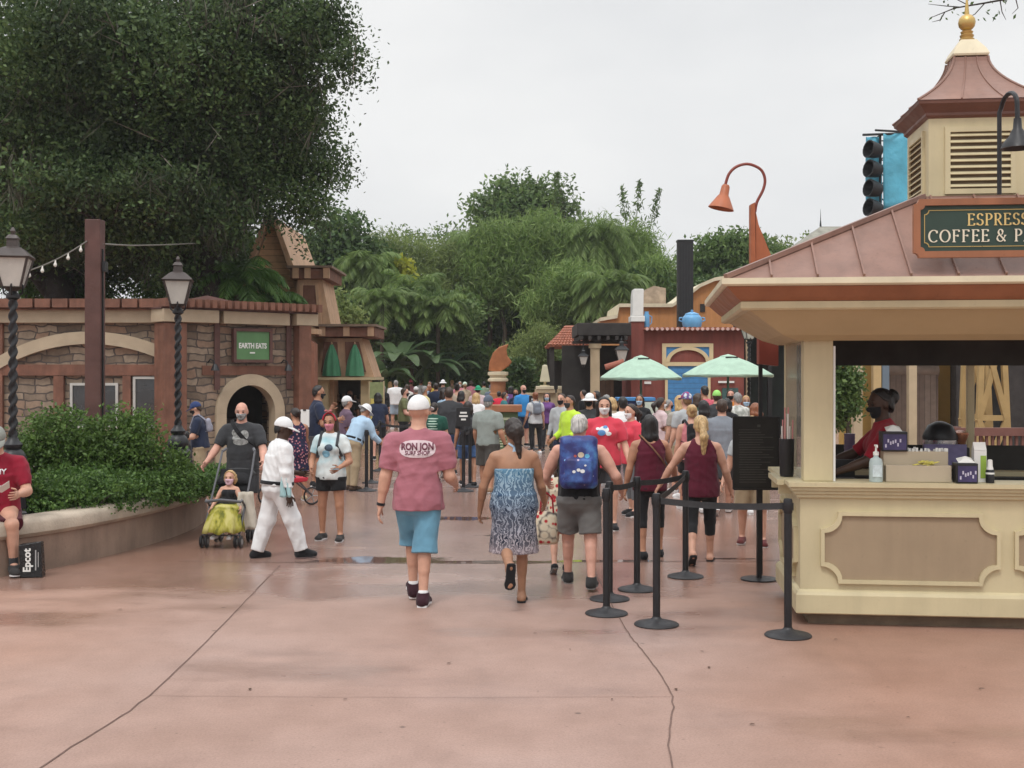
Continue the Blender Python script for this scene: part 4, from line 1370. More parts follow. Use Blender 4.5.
joint([(-2.15,7.1),(-0.5,7.06),(0.944,7.08)],0.003)
joint([(-3.4,12.25),(-1.2,12.1),(1.4,12.2),(3.2,12.3)],0.016)
joint([(-2.0,17.5),(3.5,17.6)],0.012)
joint([(-2.0,23.5),(5.5,23.6)],0.012)
rl = random.Random(5)
lm = M('fallen_leaf',(0.07,0.035,0.02),0.7,0.3,9,0)
for i,(px,py) in enumerate([(449,664),(676,690),(709,668),(535,634),(752,725),(908,718),(702,652),(836,640),(345,700),(250,690),(612,700),(570,650),(980,690),(120,610)]):
 D = gd(py); X = gx(px,D); mb = MB(); a = rl.uniform(0,6); L = rl.uniform(0.012,0.022)
 c,s_ = math.cos(a),math.sin(a)
 pts = [(-1,0,0),(-.3,.45,.25),(.5,.35,.3),(1,0,.1),(.5,-.35,.3),(-.3,-.45,.25)]
 mb.add([(X + L * (u * c - v * s_),D + L * (u * s_ + v * c),0.006 + L * k * .5) for u,v,k in pts],[(0,1,2,3,4,5)])
 tag(mb.build('fallen_leaf',lm),'small brown fallen leaf lying flat on damp paving','leaf','fallen leaves on the paving')
# ------------------------------------------------------------------ planter with curved seat wall
ctrl = [(-8.6,9.2),(-6.6,9.9),(-5.45,10.6),(-4.62,11.6),(-4.17,12.9),(-3.95,14.3),(-4.0,15.6),(-4.35,16.8),(-5.2,17.9),(-6.6,18.6),(-9.0,18.9)]
path = catmull(ctrl,8)
pt = thing('planter','curved concrete planter with a seat-height rim, full of shrubs','planter',(-7,14,0))
def sweep(path,prof,name,mat,parent,smooth=True,bevel=0):
 mb = MB(off=(0,0,0)); n = len(prof); V = []
 for i,p in enumerate(path):
  t = (path[min(i + 1,len(path) - 1)] - path[max(0,i - 1)]).normalized()
  o = Vector((t.y,-t.x))                  # outward = to the right of travel
  for u,z in prof: V.append((p.x + o.x * u,p.y + o.y * u,z))
 Fc = []
 for i in range(len(path) - 1):
  for k in range(n):
   l = (k + 1) % n
   Fc.append((i * n + k,i * n + l,(i + 1) * n + l,(i + 1) * n + k))
 Fc.append(tuple(range(n))); Fc.append(tuple(range((len(path) - 1) * n,len(path) * n)))
 mb.add(V,Fc)
 return mb.build(name,mat,parent,smooth=smooth,world=True)
sweep(path,[(0,-0.02),(0,0.345),(-0.30,0.345),(-0.30,-0.02)],'wall',CONCW,pt)
sweep(path,[(0.045,0.36),(0.07,0.385),(0.07,0.475),(0.045,0.51),(0.0,0.525),(-0.26,0.525),(-0.32,0.50),(-0.32,0.347),(0.03,0.347)],'rim',CONC,pt)
mb = MB()
inner = [(p.x,p.y) for p in path]
mb.add([(-9.0,14,0.44)] + [(x * 0.985 - 0.12,y,0.44) for x,y in inner],[(0,i + 1,i + 2) for i in range(len(inner) - 1)])
mb.build('soil',SOIL,pt,world=True)
LEAF1 = leafmat('shrub_leaf',(0.06,0.115,0.026),(0.165,0.265,0.065),0.38)
LEAF2 = leafmat('hedge_leaf',(0.048,0.105,0.024),(0.14,0.24,0.055),0.35)
def shrub(label,loc,blobs,n,size,mat,seed,aspect=0.55,name='shrub',per=14,spread=0.07,stems=9,cat='shrub',group=None,flat=-0.25):
 rng = np.random.default_rng(seed)
 t = thing(name,label,cat,loc,0,group)
 mb = MB()
 for i in range(stems):
  b = blobs[i % len(blobs)]
  e = np.array(b[0]) + rng.normal(size=3) * 0.4 * np.array(b[1])
  mb.tube(limb_path((rng.uniform(-.15,.15) + b[0][0] * .6,rng.uniform(-.1,.1) + b[0][1] * .6,0),e,rng,0.2,4),[0.018,0.014,0.010,0.007,0.004],5)
 mb.build('stem',BARKD,t)
 P = crown_points(blobs,n,per,spread,rng,shell=0.6)
 P = P[P[:,2] > 0.0]
 foliage('foliage',P,size,aspect,mat,t,rng,flat=flat)
 return t
B1 = [((0,0,.52),(.46,.4,.48)),((-.42,.1,.42),(.33,.35,.40)),((.38,-.05,.36),(.33,.35,.38)),((-.1,-.1,.85),(.22,.22,.22)),((.55,.1,.25),(.3,.3,.3)),((-.62,0,.25),(.25,.3,.28))]
shrub('tall loose green shrub in the planter beside the near lamp',(-5.14,13.75,.46),[(b[0][:2] + (b[0][2] + .04,),b[1]) for b in B1],15000,.050,LEAF1,11)
B2 = [((0,0,.5),(.42,.4,.46)),((.35,.05,.52),(.34,.35,.44)),((-.35,0,.45),(.32,.3,.38)),((.42,0,.9),(.16,.16,.16)),((.1,0,.95),(.17,.17,.16)),((.68,.05,.3),(.26,.3,.32))]
shrub('tall bright green shrub before the timber post with orange tips',(-4.68,13.85,.46),B2,15000,.050,LEAF1,12)
hr = np.random.default_rng(21)
for i,(px,py,wd) in enumerate([(48,474,.55),(82,474,.6),(116,470,.6),(150,466,.55),(182,460,.5),(205,455,.42)]):
 D = [12.5,12.75,13.2,13.7,14.4,15.2][i]
 X = gx(px,D); q = (1,1,1,.9,.6,.6)[i]
 bl = [((0,0,.17 * q),(wd * .8,.42,.27 * q)),((wd * .5,.1,.14 * q),(wd * .5,.36,.24 * q)),((-wd * .5,.1,.16 * q),(wd * .5,.36,.25 * q)),((0,.5,.2 * q),(wd,.4,.28 * q))]
 shrub(['low clipped hedge plant beside the near lamp pedestal','low clipped hedge plant second along from the near lamp','low clipped hedge plant third along from the near lamp','low clipped hedge plant fourth along from the near lamp','low clipped hedge plant around the foot of the far planter lamp','low clipped hedge plant last along past the far planter lamp'][i],
    (X,D,.44),bl,8500,.042,LEAF2,30 + i,name='hedge_plant',per=14,spread=.04,cat='hedge',group='hedge plants along the planter rim')
# ------------------------------------------------------------------ lamp posts
def lantern(parent,z0,s=1.0,metal=None,name='lantern'):
 """four-sided tapered lantern; z0 its foot"""
 metal = metal or M('bronze_lamp_metal',(0.055,0.042,0.038),0.45,0.2,8,0.08)
 fr = MB(); q = R(45)
 fr.lathe([(.03 * s,z0 - .10 * s),(.05 * s,z0 - .06 * s),(.035 * s,z0 - .03 * s),(.085 * s,z0),(.10 * s,z0 + .015 * s)],12)
 b,t_ = .088 * s,.165 * s; H0,H1 = z0 + .015 * s,z0 + .31 * s
 for sx_ in (-1,1):
  for sy in (-1,1):
   fr.bar((sx_ * b,sy * b,H0),(sx_ * t_,sy * t_,H1),.018 * s)
 fr.lathe([(t_ * 1.52,H1 - .005),(t_ * 1.62,H1 + .012 * s),(t_ * 1.50,H1 + .03 * s),(.14 * s,H1 + .10 * s),(.08 * s,H1 + .12 * s),(.072 * s,H1 + .19 * s),(.09 * s,H1 + .20 * s),(.06 * s,H1 + .235 * s),(.025 * s,H1 + .25 * s),(.035 * s,H1 + .28 * s),(.012 * s,H1 + .32 * s)],4,sq=q)
 l = fr.build(name,metal,parent)
 gl = MB(); a = .97
 P = [(b * a,z0 + .02 * s),(t_ * a,H1)]
 gl.add([(x * P[k][0],y * P[k][0],P[k][1]) for k in (0,1) for x,y in ((-1,-1),(1,-1),(1,1),(-1,1))],[(i,(i + 1) % 4,4 + (i + 1) % 4,4 + i) for i in range(4)])
 gl.build('glass',LGLASS,l)
 return l
def lamp_post(label,loc,z0=0.0,ztop=3.43):
 t = thing('lamp_post',label,'street lamp',loc,R(12),'black twisted lamp posts')
 mb = MB(); q = R(45)
 mb.lathe([(.24,0),(.24,.06),(.215,.08),(.205,.42),(.225,.45),(.225,.48),(.17,.52)],4,sq=q)
 mb.build('pedestal',BLACK,t,bevel=.006)
 mb = MB(); mb.lathe([(.10,.50),(.13,.55),(.14,.61),(.10,.68),(.075,.70),(.095,.73),(.095,.75),(.06,.79),(.05,.82)],16); mb.build('collar',BLACK,t,smooth=True)
 zs = 0.80; ze = ztop - .70 - z0 - .04
 V = []; Fc = []; n = 10; K = 60
 for k in range(K + 1):
  z = zs + (ze - zs) * k / K
  for i in range(n):
   a = 2 * math.pi * i / n; ph = z * 26
   r = .037 + .013 * math.cos(2 * (a - ph))
   V.append((r * math.cos(a),r * math.sin(a),z))
 for k in range(K):
  for i in range(n): Fc.append((k * n + i,k * n + (i + 1) % n,(k + 1) * n + (i + 1) % n,(k + 1) * n + i))
 mb = MB(); mb.add(V,Fc); mb.build('twisted_shaft',BLACK,t,smooth='all')
 mb = MB(); mb.lathe([(.04,ze - .02),(.07,ze),(.07,ze + .03),(.04,ze + .06),(.035,ze + .10)],12)
 for s in (-1,1):
  mb.tube([(s * .03,0,ze + .0),(s * .09,0,ze + .05),(s * .10,0,ze + .12),(s * .07,0,ze + .16)],.010,5)
  mb.tube([(0,s * .03,ze + .0),(0,s * .09,ze + .05),(0,s * .10,ze + .12),(0,s * .07,ze + .16)],.010,5)
 mb.build('neck',BLACK,t,smooth=True)
 lantern(t,ztop - z0 - .645)
 return t
lamp_post('black twisted lamp post beside the seated reader in red',(gx(13,12.3),12.3,.44),.44)
lamp_post('black twisted lamp post before the stone wall beside the bush',(gx(178,15.3),15.3,.44),.44)
lamp_post('slender black lamp post rising behind the black menu board',(gx(749,30),30,0),0)
# ------------------------------------------------------------------ timber post with string lights
PX,PD = gx(95,14.4),14.4
tp = thing('timber_post','tall square dark red timber post rising from the planter shrubs','post',(PX,PD,.43))
hz = zz(220,PD) - .43
mb = MB(); mb.bar((0,0,0),(0,0,hz),.185,.185); mb.build('shaft',TIMBERD,tp,bevel=.008)
MB().bar((.10,-.02,.2),(.10,-.02,hz - .35),.018,.03).build('conduit',BLACK,tp)
MB().box(.095,.14,-.05,.05,hz - .62,hz - .5).build('junction_box',BLACK,tp)
sl_ = thing('string_lights','sagging string of clear bulbs hung from the timber post','string lights',(PX,PD - .1,zz(242,PD)))
A = Vector((-.06,0,0)); Bv = Vector((gx(-70,13.4) - PX,-1.0,zz(272,13.4) - zz(242,PD)))
pts = []
for i in range(25):
 t_ = i / 24; p = A.lerp(Bv,t_); p.z -= .42 * 4 * t_ * (1 - t_) * .55; pts.append(p)
mb = MB(); mb.tube(pts,.008,5); mb.build('cable',M('grey_cable',(0.16,0.15,0.13),0.6,0.1,5,0),sl_)
BULB = M('clear_bulb',(0.72,0.70,0.64),0.15,0.05,5,0)
for i in range(1,24,2):
 p = pts[i]
 mb = MB(); mb.lathe([(.006,0),(.010,-.010),(.010,-.028),(.019,-.048),(.021,-.062),(.013,-.078),(.003,-.084)],9,(p.x,p.y,p.z)); mb.build('bulb',BULB,sl_,smooth=True)
tag(MB().tube([(PX + .09,PD,zz(244,PD)),(gx(130,18),18,zz(245.5,18)),(gx(160,22),22,zz(245,22)),(gx(205,28.7),28.7,zz(243,28.7))],.012,5).build('support_cable',M('grey_cable',(0.16,0.15,0.13))),'taut grey cable running from the timber post towards the oak','cable')
# ------------------------------------------------------------------ coffee kiosk
KR = R(-6.5)
K = thing('coffee_kiosk','cream coffee kiosk with copper hipped roof, louvred cupola and green sign','kiosk',(2.19,9.12,0),KR)
KW,KD = 3.0,1.40
CU = (1.40,0.70)
def KL(x,y,z=0.0):
 """kiosk-local to world"""
 c,s = math.cos(KR),math.sin(KR)
 return (2.19 + c * x - s * y,9.12 + s * x + c * y,z)
def ring(prof,name,mat,x0,x1,y0,y1,bevel=0.0):
 """mitred moulding round the rectangle; prof (out, z) closed outline"""
 mb = MB(); n = len(prof); V = []
 for sx_,sy,X,Y in ((-1,-1,x0,y0),(1,-1,x1,y0),(1,1,x1,y1),(-1,1,x0,y1)):
  for o,z in prof: V.append((X + sx_ * o,Y + sy * o,z))
 Fc = []
 for i in range(4):
  j = (i + 1) % 4
  for k in range(n):
   l = (k + 1) % n
   Fc.append((i * n + k,i * n + l,j * n + l,j * n + k))
 mb.add(V,Fc)
 return mb.build(name,mat,K,bevel=bevel)
MB().box(.07,KW - .07,.07,KD - .07,0,.10).build('plinth',M('dark_plinth',(0.17,0.125,0.085),0.8,0.3,5,0.2),K)  # plinth set back, darker than the cream walls
ring([(.02,.09),(.035,.10),(.035,.235),(.022,.26),(.0,.275),(-.05,.275),(-.05,.09)],'base_moulding',CREAM,0,KW,0,KD)
mb = MB(); t_ = .06
mb.box(0,KW,0,t_,.24,1.0); mb.box(0,KW,KD - t_,KD,.24,1.0); mb.box(0,t_,t_,KD - t_,.24,1.0); mb.box(KW - t_,KW,t_,KD - t_,.24,1.0)
mb.build('lower_wall',CREAM,K)
ring([(.012,.965),(.03,.975),(.03,.995),(.05,1.003),(.05,1.022),(.072,1.03),(.072,1.05),(.095,1.058),(.095,1.09),(-.30,1.09),(-.30,1.05),(-.02,1.05),(-.02,.965)],'counter',CREAM,0,KW,0,KD)
def notched(x0,x1,z0,z1,r,n=6):
 P = []
 for cx,cz,a0,a1 in ((x0,z0,90,0),(x1,z0,180,90),(x1,z1,270,180),(x0,z1,360,270)):
  P += [(cx + r * math.cos(R(a0 + (a1 - a0) * i / n)),cz + r * math.sin(R(a0 + (a1 - a0) * i / n))) for i in range(n + 1)]
 return P
def panel(x0,x1,z0,z1,side=False,r=.13):
 o = notched(x0,x1,z0,z1,r); i = notched(x0 + .028,x1 - .028,z0 + .028,z1 - .028,r)
 o2,i2 = o + [o[0]],i + [i[0]]
 mb = MB()
 if not side: mb.strip(o2,i2,1,-.032,.002)
 else: mb.strip(o2,i2,0,-.032,.002)
 f = mb.build('panel_frame',CREAM,K)
 mb = MB()
 if not side: mb.prism(i,1,-.008,.004)
 else: mb.prism(i,0,-.008,.004)
 mb.build('panel',TANP,K)
panel(.15,1.46,.325,.865); panel(1.56,2.87,.325,.865)
panel(.14,1.26,.325,.865,True)
for (x,y,wx,wy) in ((.03,.03,.22,.16),(.03,KD - .11,.10,.08),(KW - .25,.03,.22,.16),(KW - .13,KD - .11,.10,.08),(1.56,KD - .09,.06,.06)):
 MB().box(x,x + wx,y,y + wy,1.09,2.17).build('corner_post',CREAM,K,bevel=.008)
MB().box(.252,.268,.04,.17,1.092,2.12).build('post_edge',WHITEP,K)
mb = MB()
mb.box(.012,KW - .012,.012,.16,2.165,2.30); mb.box(.012,KW - .012,KD - .16,KD - .012,2.165,2.30)
mb.box(.012,.16,.162,KD - .162,2.165,2.30); mb.box(KW - .16,KW - .012,.162,KD - .162,2.165,2.30)
mb.build('header',CREAM,K)
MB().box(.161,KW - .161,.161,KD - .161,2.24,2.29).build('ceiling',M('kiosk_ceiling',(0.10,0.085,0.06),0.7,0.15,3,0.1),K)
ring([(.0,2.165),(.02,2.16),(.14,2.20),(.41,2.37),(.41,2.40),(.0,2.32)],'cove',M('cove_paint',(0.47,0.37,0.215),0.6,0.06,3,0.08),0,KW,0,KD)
ring([(.36,2.372),(.465,2.372),(.48,2.385),(.48,2.432),(.36,2.432)],'eave_moulding',CREAM,0,KW,0,KD)
ring([(.36,2.434),(.475,2.434),(.51,2.46),(.585,2.535),(.36,2.535)],'eave_fascia',RUST,0,KW,0,KD)
ring([(.41,2.537),(.605,2.537),(.625,2.55),(.625,2.592),(.41,2.592)],'gutter',CREAML,0,KW,0,KD)
ZE,ZT = 2.594,3.27
ex0,ex1,ey0,ey1 = -.595,KW + .595,-.595,KD + .595
tx0,tx1,ty0,ty1 = CU[0] - .43,CU[0] + .43,CU[1] - .43,CU[1] + .43
c0 = [(ex0,ey0,ZE),(ex1,ey0,ZE),(ex1,ey1,ZE),(ex0,ey1,ZE)]; c1 = [(tx0,ty0,ZT),(tx1,ty0,ZT),(tx1,ty1,ZT),(tx0,ty1,ZT)]
mb = MB(); mb.add(c0 + c1,[(0,1,5,4),(1,2,6,5),(2,3,7,6),(3,0,4,7),(4,5,6,7),(3,2,1,0)])
roof = mb.build('roof',COPPER,K)
sm = MB()
for i in range(4): sm.bar(Vector(c0[i]) + Vector((0,0,.012)),Vector(c1[i]) + Vector((0,0,.012)),.05,.035)
for i in range(4):
 A0,A1 = Vector(c0[i]),Vector(c0[(i + 1) % 4]); B0,B1 = Vector(c1[i]),Vector(c1[(i + 1) % 4])
 L = (A1 - A0).length; n = int(L / .30); e = (A1 - A0).normalized()
 tb = (B0 - A0).dot(e); te = (B1 - A0).dot(e); up_ = (B0 - A0) - e * tb
 for k in range(1,n):
  s = L * k / n
  f = 1.0 if tb <= s <= te else (s / tb if s < tb else (L - s) / (L - te))
  p = A0 + e * s; q = p + up_ * min(1,f)
  sm.bar(p + Vector((0,0,.010)),q + Vector((0,0,.010)),.014,.03)
sm.build('roof_seam',COPPER,roof)
cx,cy = CU
cp = MB().box(cx - .385,cx + .385,cy - .385,cy + .385,3.22,3.95).build('cupola',CREAM,K,bevel=.006)
mb = MB(); mb.lathe([(.62,3.215),(.63,3.235),(.60,3.275),(.575,3.285)],4,(cx,cy,0),R(45)); mb.build('cupola_skirt',M('dark_copper',(0.16,0.075,0.055),0.45,0.15,4,0.1),K)
for ax,sg in ((1,-1),(0,-1)):
 fr = MB(); sl2 = MB()
 z0,z1,hw = 3.34,3.78,.225
 def bx(mb,a0,a1,d0,d1,zz0,zz1):
  if ax == 1: mb.box(cx + a0,cx + a1,cy - .385 - d1,cy - .385 - d0,zz0,zz1)
  else: mb.box(cx - .385 - d1,cx - .385 - d0,cy + a0,cy + a1,zz0,zz1)
 for a0,a1,b0,b1 in ((-hw - .04,-hw,z0 - .04,z1 + .04),(hw,hw + .04,z0 - .04,z1 + .04),(-hw,hw,z1,z1 + .04),(-hw,hw,z0 - .04,z0)):
  bx(fr,a0,a1,-.01,.022,b0,b1)
 f = fr.build('louvre',CREAM,cp)
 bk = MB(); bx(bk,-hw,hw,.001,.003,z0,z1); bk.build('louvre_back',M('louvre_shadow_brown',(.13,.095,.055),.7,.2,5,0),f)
 for k in range(9):
  zc = z0 + (z1 - z0) * (k + .5) / 9
  a = ((cx - hw,cy - .385 - .012,zc),(cx + hw,cy - .385 - .012,zc)) if ax == 1 else ((cx - .385 - .012,cy - hw,zc),(cx - .385 - .012,cy + hw,zc))
  b = Vector((0,-.7,1)) if ax == 1 else Vector((-.7,0,1))
  sl2.bar(a[0],a[1],.030,.007,up=(0,-1,.9) if ax == 1 else (-1,0,.9))
 sl2.build('louvre_slat',CREAM,f)
DC = M('dark_copper',(0.16,0.075,0.055))
mb = MB(); s2 = math.sqrt(2)
mb.lathe([(.388 * s2,3.89),(.41 * s2,3.91),(.41 * s2,3.93),(.44 * s2,3.96),(.475 * s2,3.99),(.48 * s2,4.015),(.45 * s2,4.025)],4,(cx,cy,0),R(45)); mb.build('cupola_eave',DC,cp)
prof = [(.130 + .355 * (1 - t) ** 1.75,4.017 + .41 * t) for t in [i / 12 for i in range(13)]]
mb = MB(); mb.lathe([(r * s2,z) for r,z in prof],4,(cx,cy,0),R(45))
cr = mb.build('cupola_roof',COPPER,cp)
mb = MB()
for sxx,syy in ((-1,-1),(1,-1),(1,1),(-1,1)): mb.tube([(cx + sxx * r,cy + syy * r,z + .004) for r,z in prof],.010,6)
for kk in (-.33,.33):
 mb.tube([(cx + kk * r,cy - r,z + .004) for r,z in prof],.007,5); mb.tube([(cx - r,cy + kk * r,z + .004) for r,z in prof],.007,5)
mb.build('roof_seam',COPPER,cr)
mb = MB(); mb.lathe([(.135 * s2,4.44),(.14 * s2,4.455),(.12 * s2,4.50),(.085 * s2,4.55),(.06 * s2,4.585)],4,(cx,cy,0),R(45)); fb = mb.build('finial_base',CREAML,cp,smooth=True)
mb = MB(); mb.lathe([(.055,4.58),(.06,4.60),(.048,4.61),(.056,4.63),(.042,4.64),(.05,4.66),(.03,4.672),(.045,4.684),(.062,4.705),(.068,4.735),(.062,4.765),(.042,4.79),(.02,4.80),(.014,4.86),(.004,4.96)],16,(cx,cy,0)); mb.build('finial',GOLD,cp,smooth=True)
SG = M('sign_green',(0.030,0.055,0.042),0.4,0.1,4,0.04)
mb = MB(); x0,x1,z0,z1,yf = .70,1.97,2.72,3.13,-.60
out = notched(x0,x1,z0,z1,.035,4); inn = notched(x0 + .045,x1 - .045,z0 + .045,z1 - .045,.03,4)
mb.strip(out + [out[0]],inn + [inn[0]],1,yf - .05,yf)
sgn = mb.build('sign',RUST,K)
mb = MB(); mb.prism(inn,1,yf - .022,yf - .002); mb.build('sign_face',SG,sgn)
mb = MB(); i3 = notched(x0 + .075,x1 - .075,z0 + .075,z1 - .075,.03,4); i4 = notched(x0 + .080,x1 - .080,z0 + .080,z1 - .080,.03,4)
mb.strip(i3 + [i3[0]],i4 + [i4[0]],1,yf - .026,yf - .0225); mb.build('gilt_line',GOLD,sgn)
LET = M('gilt_lettering',(0.72,0.66,0.52),0.4,0.08,20,0)
serif_text('lettering','ESPRESSO',.080,M('gold_lettering',(0.68,0.50,0.20),0.4,0.08,20,0),sgn,((x0 + x1) / 2 - .02,yf - .026,2.985),(R(90),0,0))
serif_text('lettering','COFFEE & PASTRIES',.083,LET,sgn,((x0 + x1) / 2,yf - .026,2.872),(R(90),0,0))
mb = MB()
for x in (.95,1.75):
 mb.bar((x,yf,2.80),(x,-.40,2.84),.025); mb.bar((x,yf,3.10),(x,-.12,3.08),.025)
mb.build('sign_bracket',BLACK,sgn)
xs = 1.30
mb = MB(); zt = 3.80
mb.tube([(xs,-.56,3.166),(xs,-.56,zt - .06)] + [(xs + .01 + (.055 - .055 * math.cos(R(a))) * .25,-.56 - .14 * (1 - math.cos(R(a))),zt - .06 + .10 * math.sin(R(a))) for a in range(20,181,20)] + [(xs + .04,-.84,3.62)],.016,8)
sl3 = mb.build('sign_lamp',BLACK,K,smooth=True)
mb = MB(); mb.lathe([(.025,.17),(.03,.10),(.045,.08),(.055,.05),(.10,.0),(.112,-.035),(.10,-.035),(.04,.03)],14,(xs + .04,-.84,3.47)); mb.build('lamp_shade',BLACK,sl3,smooth=True)
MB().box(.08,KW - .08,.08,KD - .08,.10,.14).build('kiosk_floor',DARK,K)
mb = MB(); mb.box(-.15,-.096,.2,.9,1.045,1.085); mb.build('side_shelf',CREAM,K)
mb = MB()
for y in (.28,.80): mb.prism([(-.146,1.043),(-.02,1.043),(-.02,.93)],1,y,y + .04) if False else mb.box(-.13,-.033,y,y + .04,.97,1.043)
mb.build('shelf_bracket',CREAM,K)
MB().box(.035,.045,.20,1.28,1.095,2.16).build('side_window',glass('side_glass',(0.55,0.5,0.42),0.08,0.30),K)
# ---- things on the counter (world frame, each on the counter top 1.09)
def kthing(name,label,cat,x,y,z=1.092,group=None): return thing(name,label,cat,KL(x,y,z),KR,group)
def xk(px,y):
 """kiosk-local x under image column px at local depth y"""
 lo,hi = -1.0,4.0
 for _ in range(40):
  m_ = (lo + hi) / 2; p = KL(m_,y)
  if CX + FPX * p[0] / p[1] < px: lo = m_
  else: hi = m_
 return lo
s = kthing('sanitizer_bottle','clear pump bottle of hand sanitizer standing on the kiosk counter','bottle',xk(876,.04),.04)
CLR = M('clear_plastic_gel',(0.42,0.50,0.50),0.12,0.05,5,0)
mb = MB(); mb.lathe([(.05,0),(.052,.01),(.052,.14),(.045,.17),(.02,.185),(.018,.20)],16); mb.build('bottle_body',CLR,s,smooth=True)
mb = MB(); mb.lathe([(.022,.20),(.022,.225),(.008,.23),(.007,.265),(.014,.268),(.014,.28)],10); mb.tube([(0,0,.275),(0,-.04,.275),(0,-.05,.26)],.006,6); mb.build('pump',WHITEP,s,smooth=True)
MB().box(-.034,.034,-.0545,-.051,.04,.13).build('label_sticker',M('pale_blue_label',(0.55,0.64,0.66),0.5,0.2,30,0),s)
BEI = M('beige_laminate',(0.44,0.37,0.27),0.5,0.06,4,0.05)
x0,x1 = xk(884,.1),xk(949,.1)
s = kthing('condiment_organizer','two-tier beige condiment box on the kiosk counter','organizer',(x0 + x1) / 2,.12)
hw = (x1 - x0) / 2
mb = MB(); mb.box(-hw,hw,-.10,0.0,0,.125); mb.box(-hw,hw,.002,.13,0,.225); mb.build('body',BEI,s,bevel=.004)
rr = random.Random(8); mb = MB()
for i in range(46):
 x = rr.uniform(-hw + .01,hw - .01); y = rr.uniform(.01,.12); mb.box(x,x + .016,y,y + .006,.2,.225 + rr.uniform(.01,.03))
mb.build('sugar_sachet',WHITEP,s)
mb = MB()
for i in range(14):
 x = rr.uniform(-.04,.10); mb.bar((x,-.085,.126 + .002 * i),(x + rr.uniform(.03,.07),-.06 + rr.uniform(-.02,.03),.134 + .002 * i),.02,.004)
mb.build('yellow_sachet',M('yellow_paper',(0.62,0.56,0.12),0.6,0.2,12,0),s)
PUR = M('purple_print',(0.05,0.04,0.11),0.5,0.3,10,0)
def dispenser(label,px,y,z,wd=.17,hh=.16):
 s = kthing('napkin_dispenser',label,'napkin dispenser',xk(px,y),y,z,'purple napkin dispensers')
 mb = MB(); mb.box(-wd / 2,wd / 2,-.07,.07,0,hh); mb.build('case',BLACK,s,bevel=.006)
 MB().box(-wd / 2 + .01,wd / 2 - .01,-.074,-.0715,.012,hh - .02).build('printed_face',PUR,s)
 mb = MB(); rd = random.Random(2)
 for i in range(7):
  a = rd.uniform(0,6); mb.box(-wd / 2 + .022 + i * .018,-.012 + .02 - wd / 2 + .025 + i * .018,-.0762,-.0742,.03 + .04 * abs(math.sin(i * 1.3)),.055 + .04 * abs(math.sin(i * 1.3)))
 mb.build('print_dot',M('pale_print',(0.5,0.48,0.58),0.5,0.1,5,0),s)
 mb = MB(); mb.add([(-.06,-.05,hh + .003),(.06,-.05,hh + .003),(.055,.05,hh + .035),(-.055,.05,hh + .03),(0,0,hh + .05)],[(0,1,4),(1,2,4),(2,3,4),(3,0,4)]); mb.build('napkin',WHITEP,s)
dispenser('purple napkin dispenser standing on top of the beige condiment box',893,.17,1.318,.19,.15)
dispenser('purple napkin dispenser on the counter to one side of the beige box',965,.02,1.092,.155,.15)
s = kthing('milk_carton','tall white and green milk carton on the kiosk counter','carton',xk(979,.12),.12)
mb = MB(); mb.box(-.045,.045,-.04,.04,0,.24); mb.prism([(-.04,.242),(.04,.242),(0,.30)],0,-.045,.045); mb.build('carton_body',WHITEP,s)
MB().box(.0,.042,-.0425,-.0405,.03,.20).build('green_label',M('lime_label',(0.30,0.45,0.07),0.5,0.1,5,0),s)
s = kthing('syrup_bottle','small dark bottle with a white cap beside the milk carton','bottle',xk(990,.03),.03)
mb = MB(); mb.lathe([(.03,0),(.032,.01),(.032,.09),(.015,.12),(.014,.13)],12); mb.build('bottle_body',BLACK,s,smooth=True)
mb = MB(); mb.lathe([(.033,.065),(.033,.075),(.02,.125),(.018,.17),(.01,.175)],12); mb.build('cap',WHITEP,s,smooth=True)
s = kthing('straw_holder','black holder of pink and white straws on the kiosk side shelf','straw holder',-.05,.45,1.092)
mb = MB(); mb.lathe([(.05,0),(.055,.02),(.06,.30),(.052,.30),(.045,.03)],14); mb.build('holder',BLACK,s,smooth=True)
for i in range(9):
 a = i * 2.4; r = .02 + .012 * (i % 3)
 MB().tube([(r * math.cos(a),r * math.sin(a),.03),(1.2 * r * math.cos(a),1.2 * r * math.sin(a),.40 + .05 * (i % 4))],.006,6).build('straw',M('pink_straw',(0.55,0.22,0.22),0.5,0.1,5,0) if i % 2 else WHITEP,s)
MB().box(.32,KW - .30,KD - .40,KD - .072,1.03,1.055).build('back_bench',DARK,K); MB().box(.2,KW - .2,KD - .07,KD - .062,1.0,1.30).build('back_shade_panel',DARK,K); MB().box(.165,KW - .165,KD - .19,KD - .165,1.98,2.24).build('header_shade_strip',DARK,K); MB().box(.30,KW - .3,KD - .42,KD - .405,.145,1.03).build('bench_front',DARK,K)  # back panel and header strip: dark boxes added to darken the interior
s = kthing('coffee_brewer','steel and black coffee brewer behind the kiosk counter','coffee machine',xk(940,1.12),1.12,1.057)
ST = M('brushed_steel',(0.42,0.42,0.43),0.3,0.1,9,0.03,metal=0.9)
mb = MB(); mb.lathe([(.13,0),(.14,.02),(.14,.30),(.13,.31)],18); mb.build('urn',ST,s,smooth=True)
mb = MB(); mb.lathe([(.142,.30),(.145,.33),(.10,.42),(.04,.45),(.02,.455)],18); mb.build('lid',BLACK,s,smooth=True); mb = MB(); mb.tube([(.0,-.13,.06),(.0,-.19,.06),(.0,-.20,.03)],.014,8); mb.build('tap',BLACK,s,smooth=True)
MB().box(-.17,.17,-.185,-.15,.10,.27).build('printed_front',M('violet_panel',(0.17,0.15,0.30),0.4,0.2,12,0),s)
s = kthing('coffee_grinder','copper-hoppered coffee grinder beside the brewer','grinder',xk(960,1.12),1.12,1.057)
mb = MB(); mb.box(-.06,.06,-.08,.08,0,.24); mb.build('case',BLACK,s,bevel=.01)
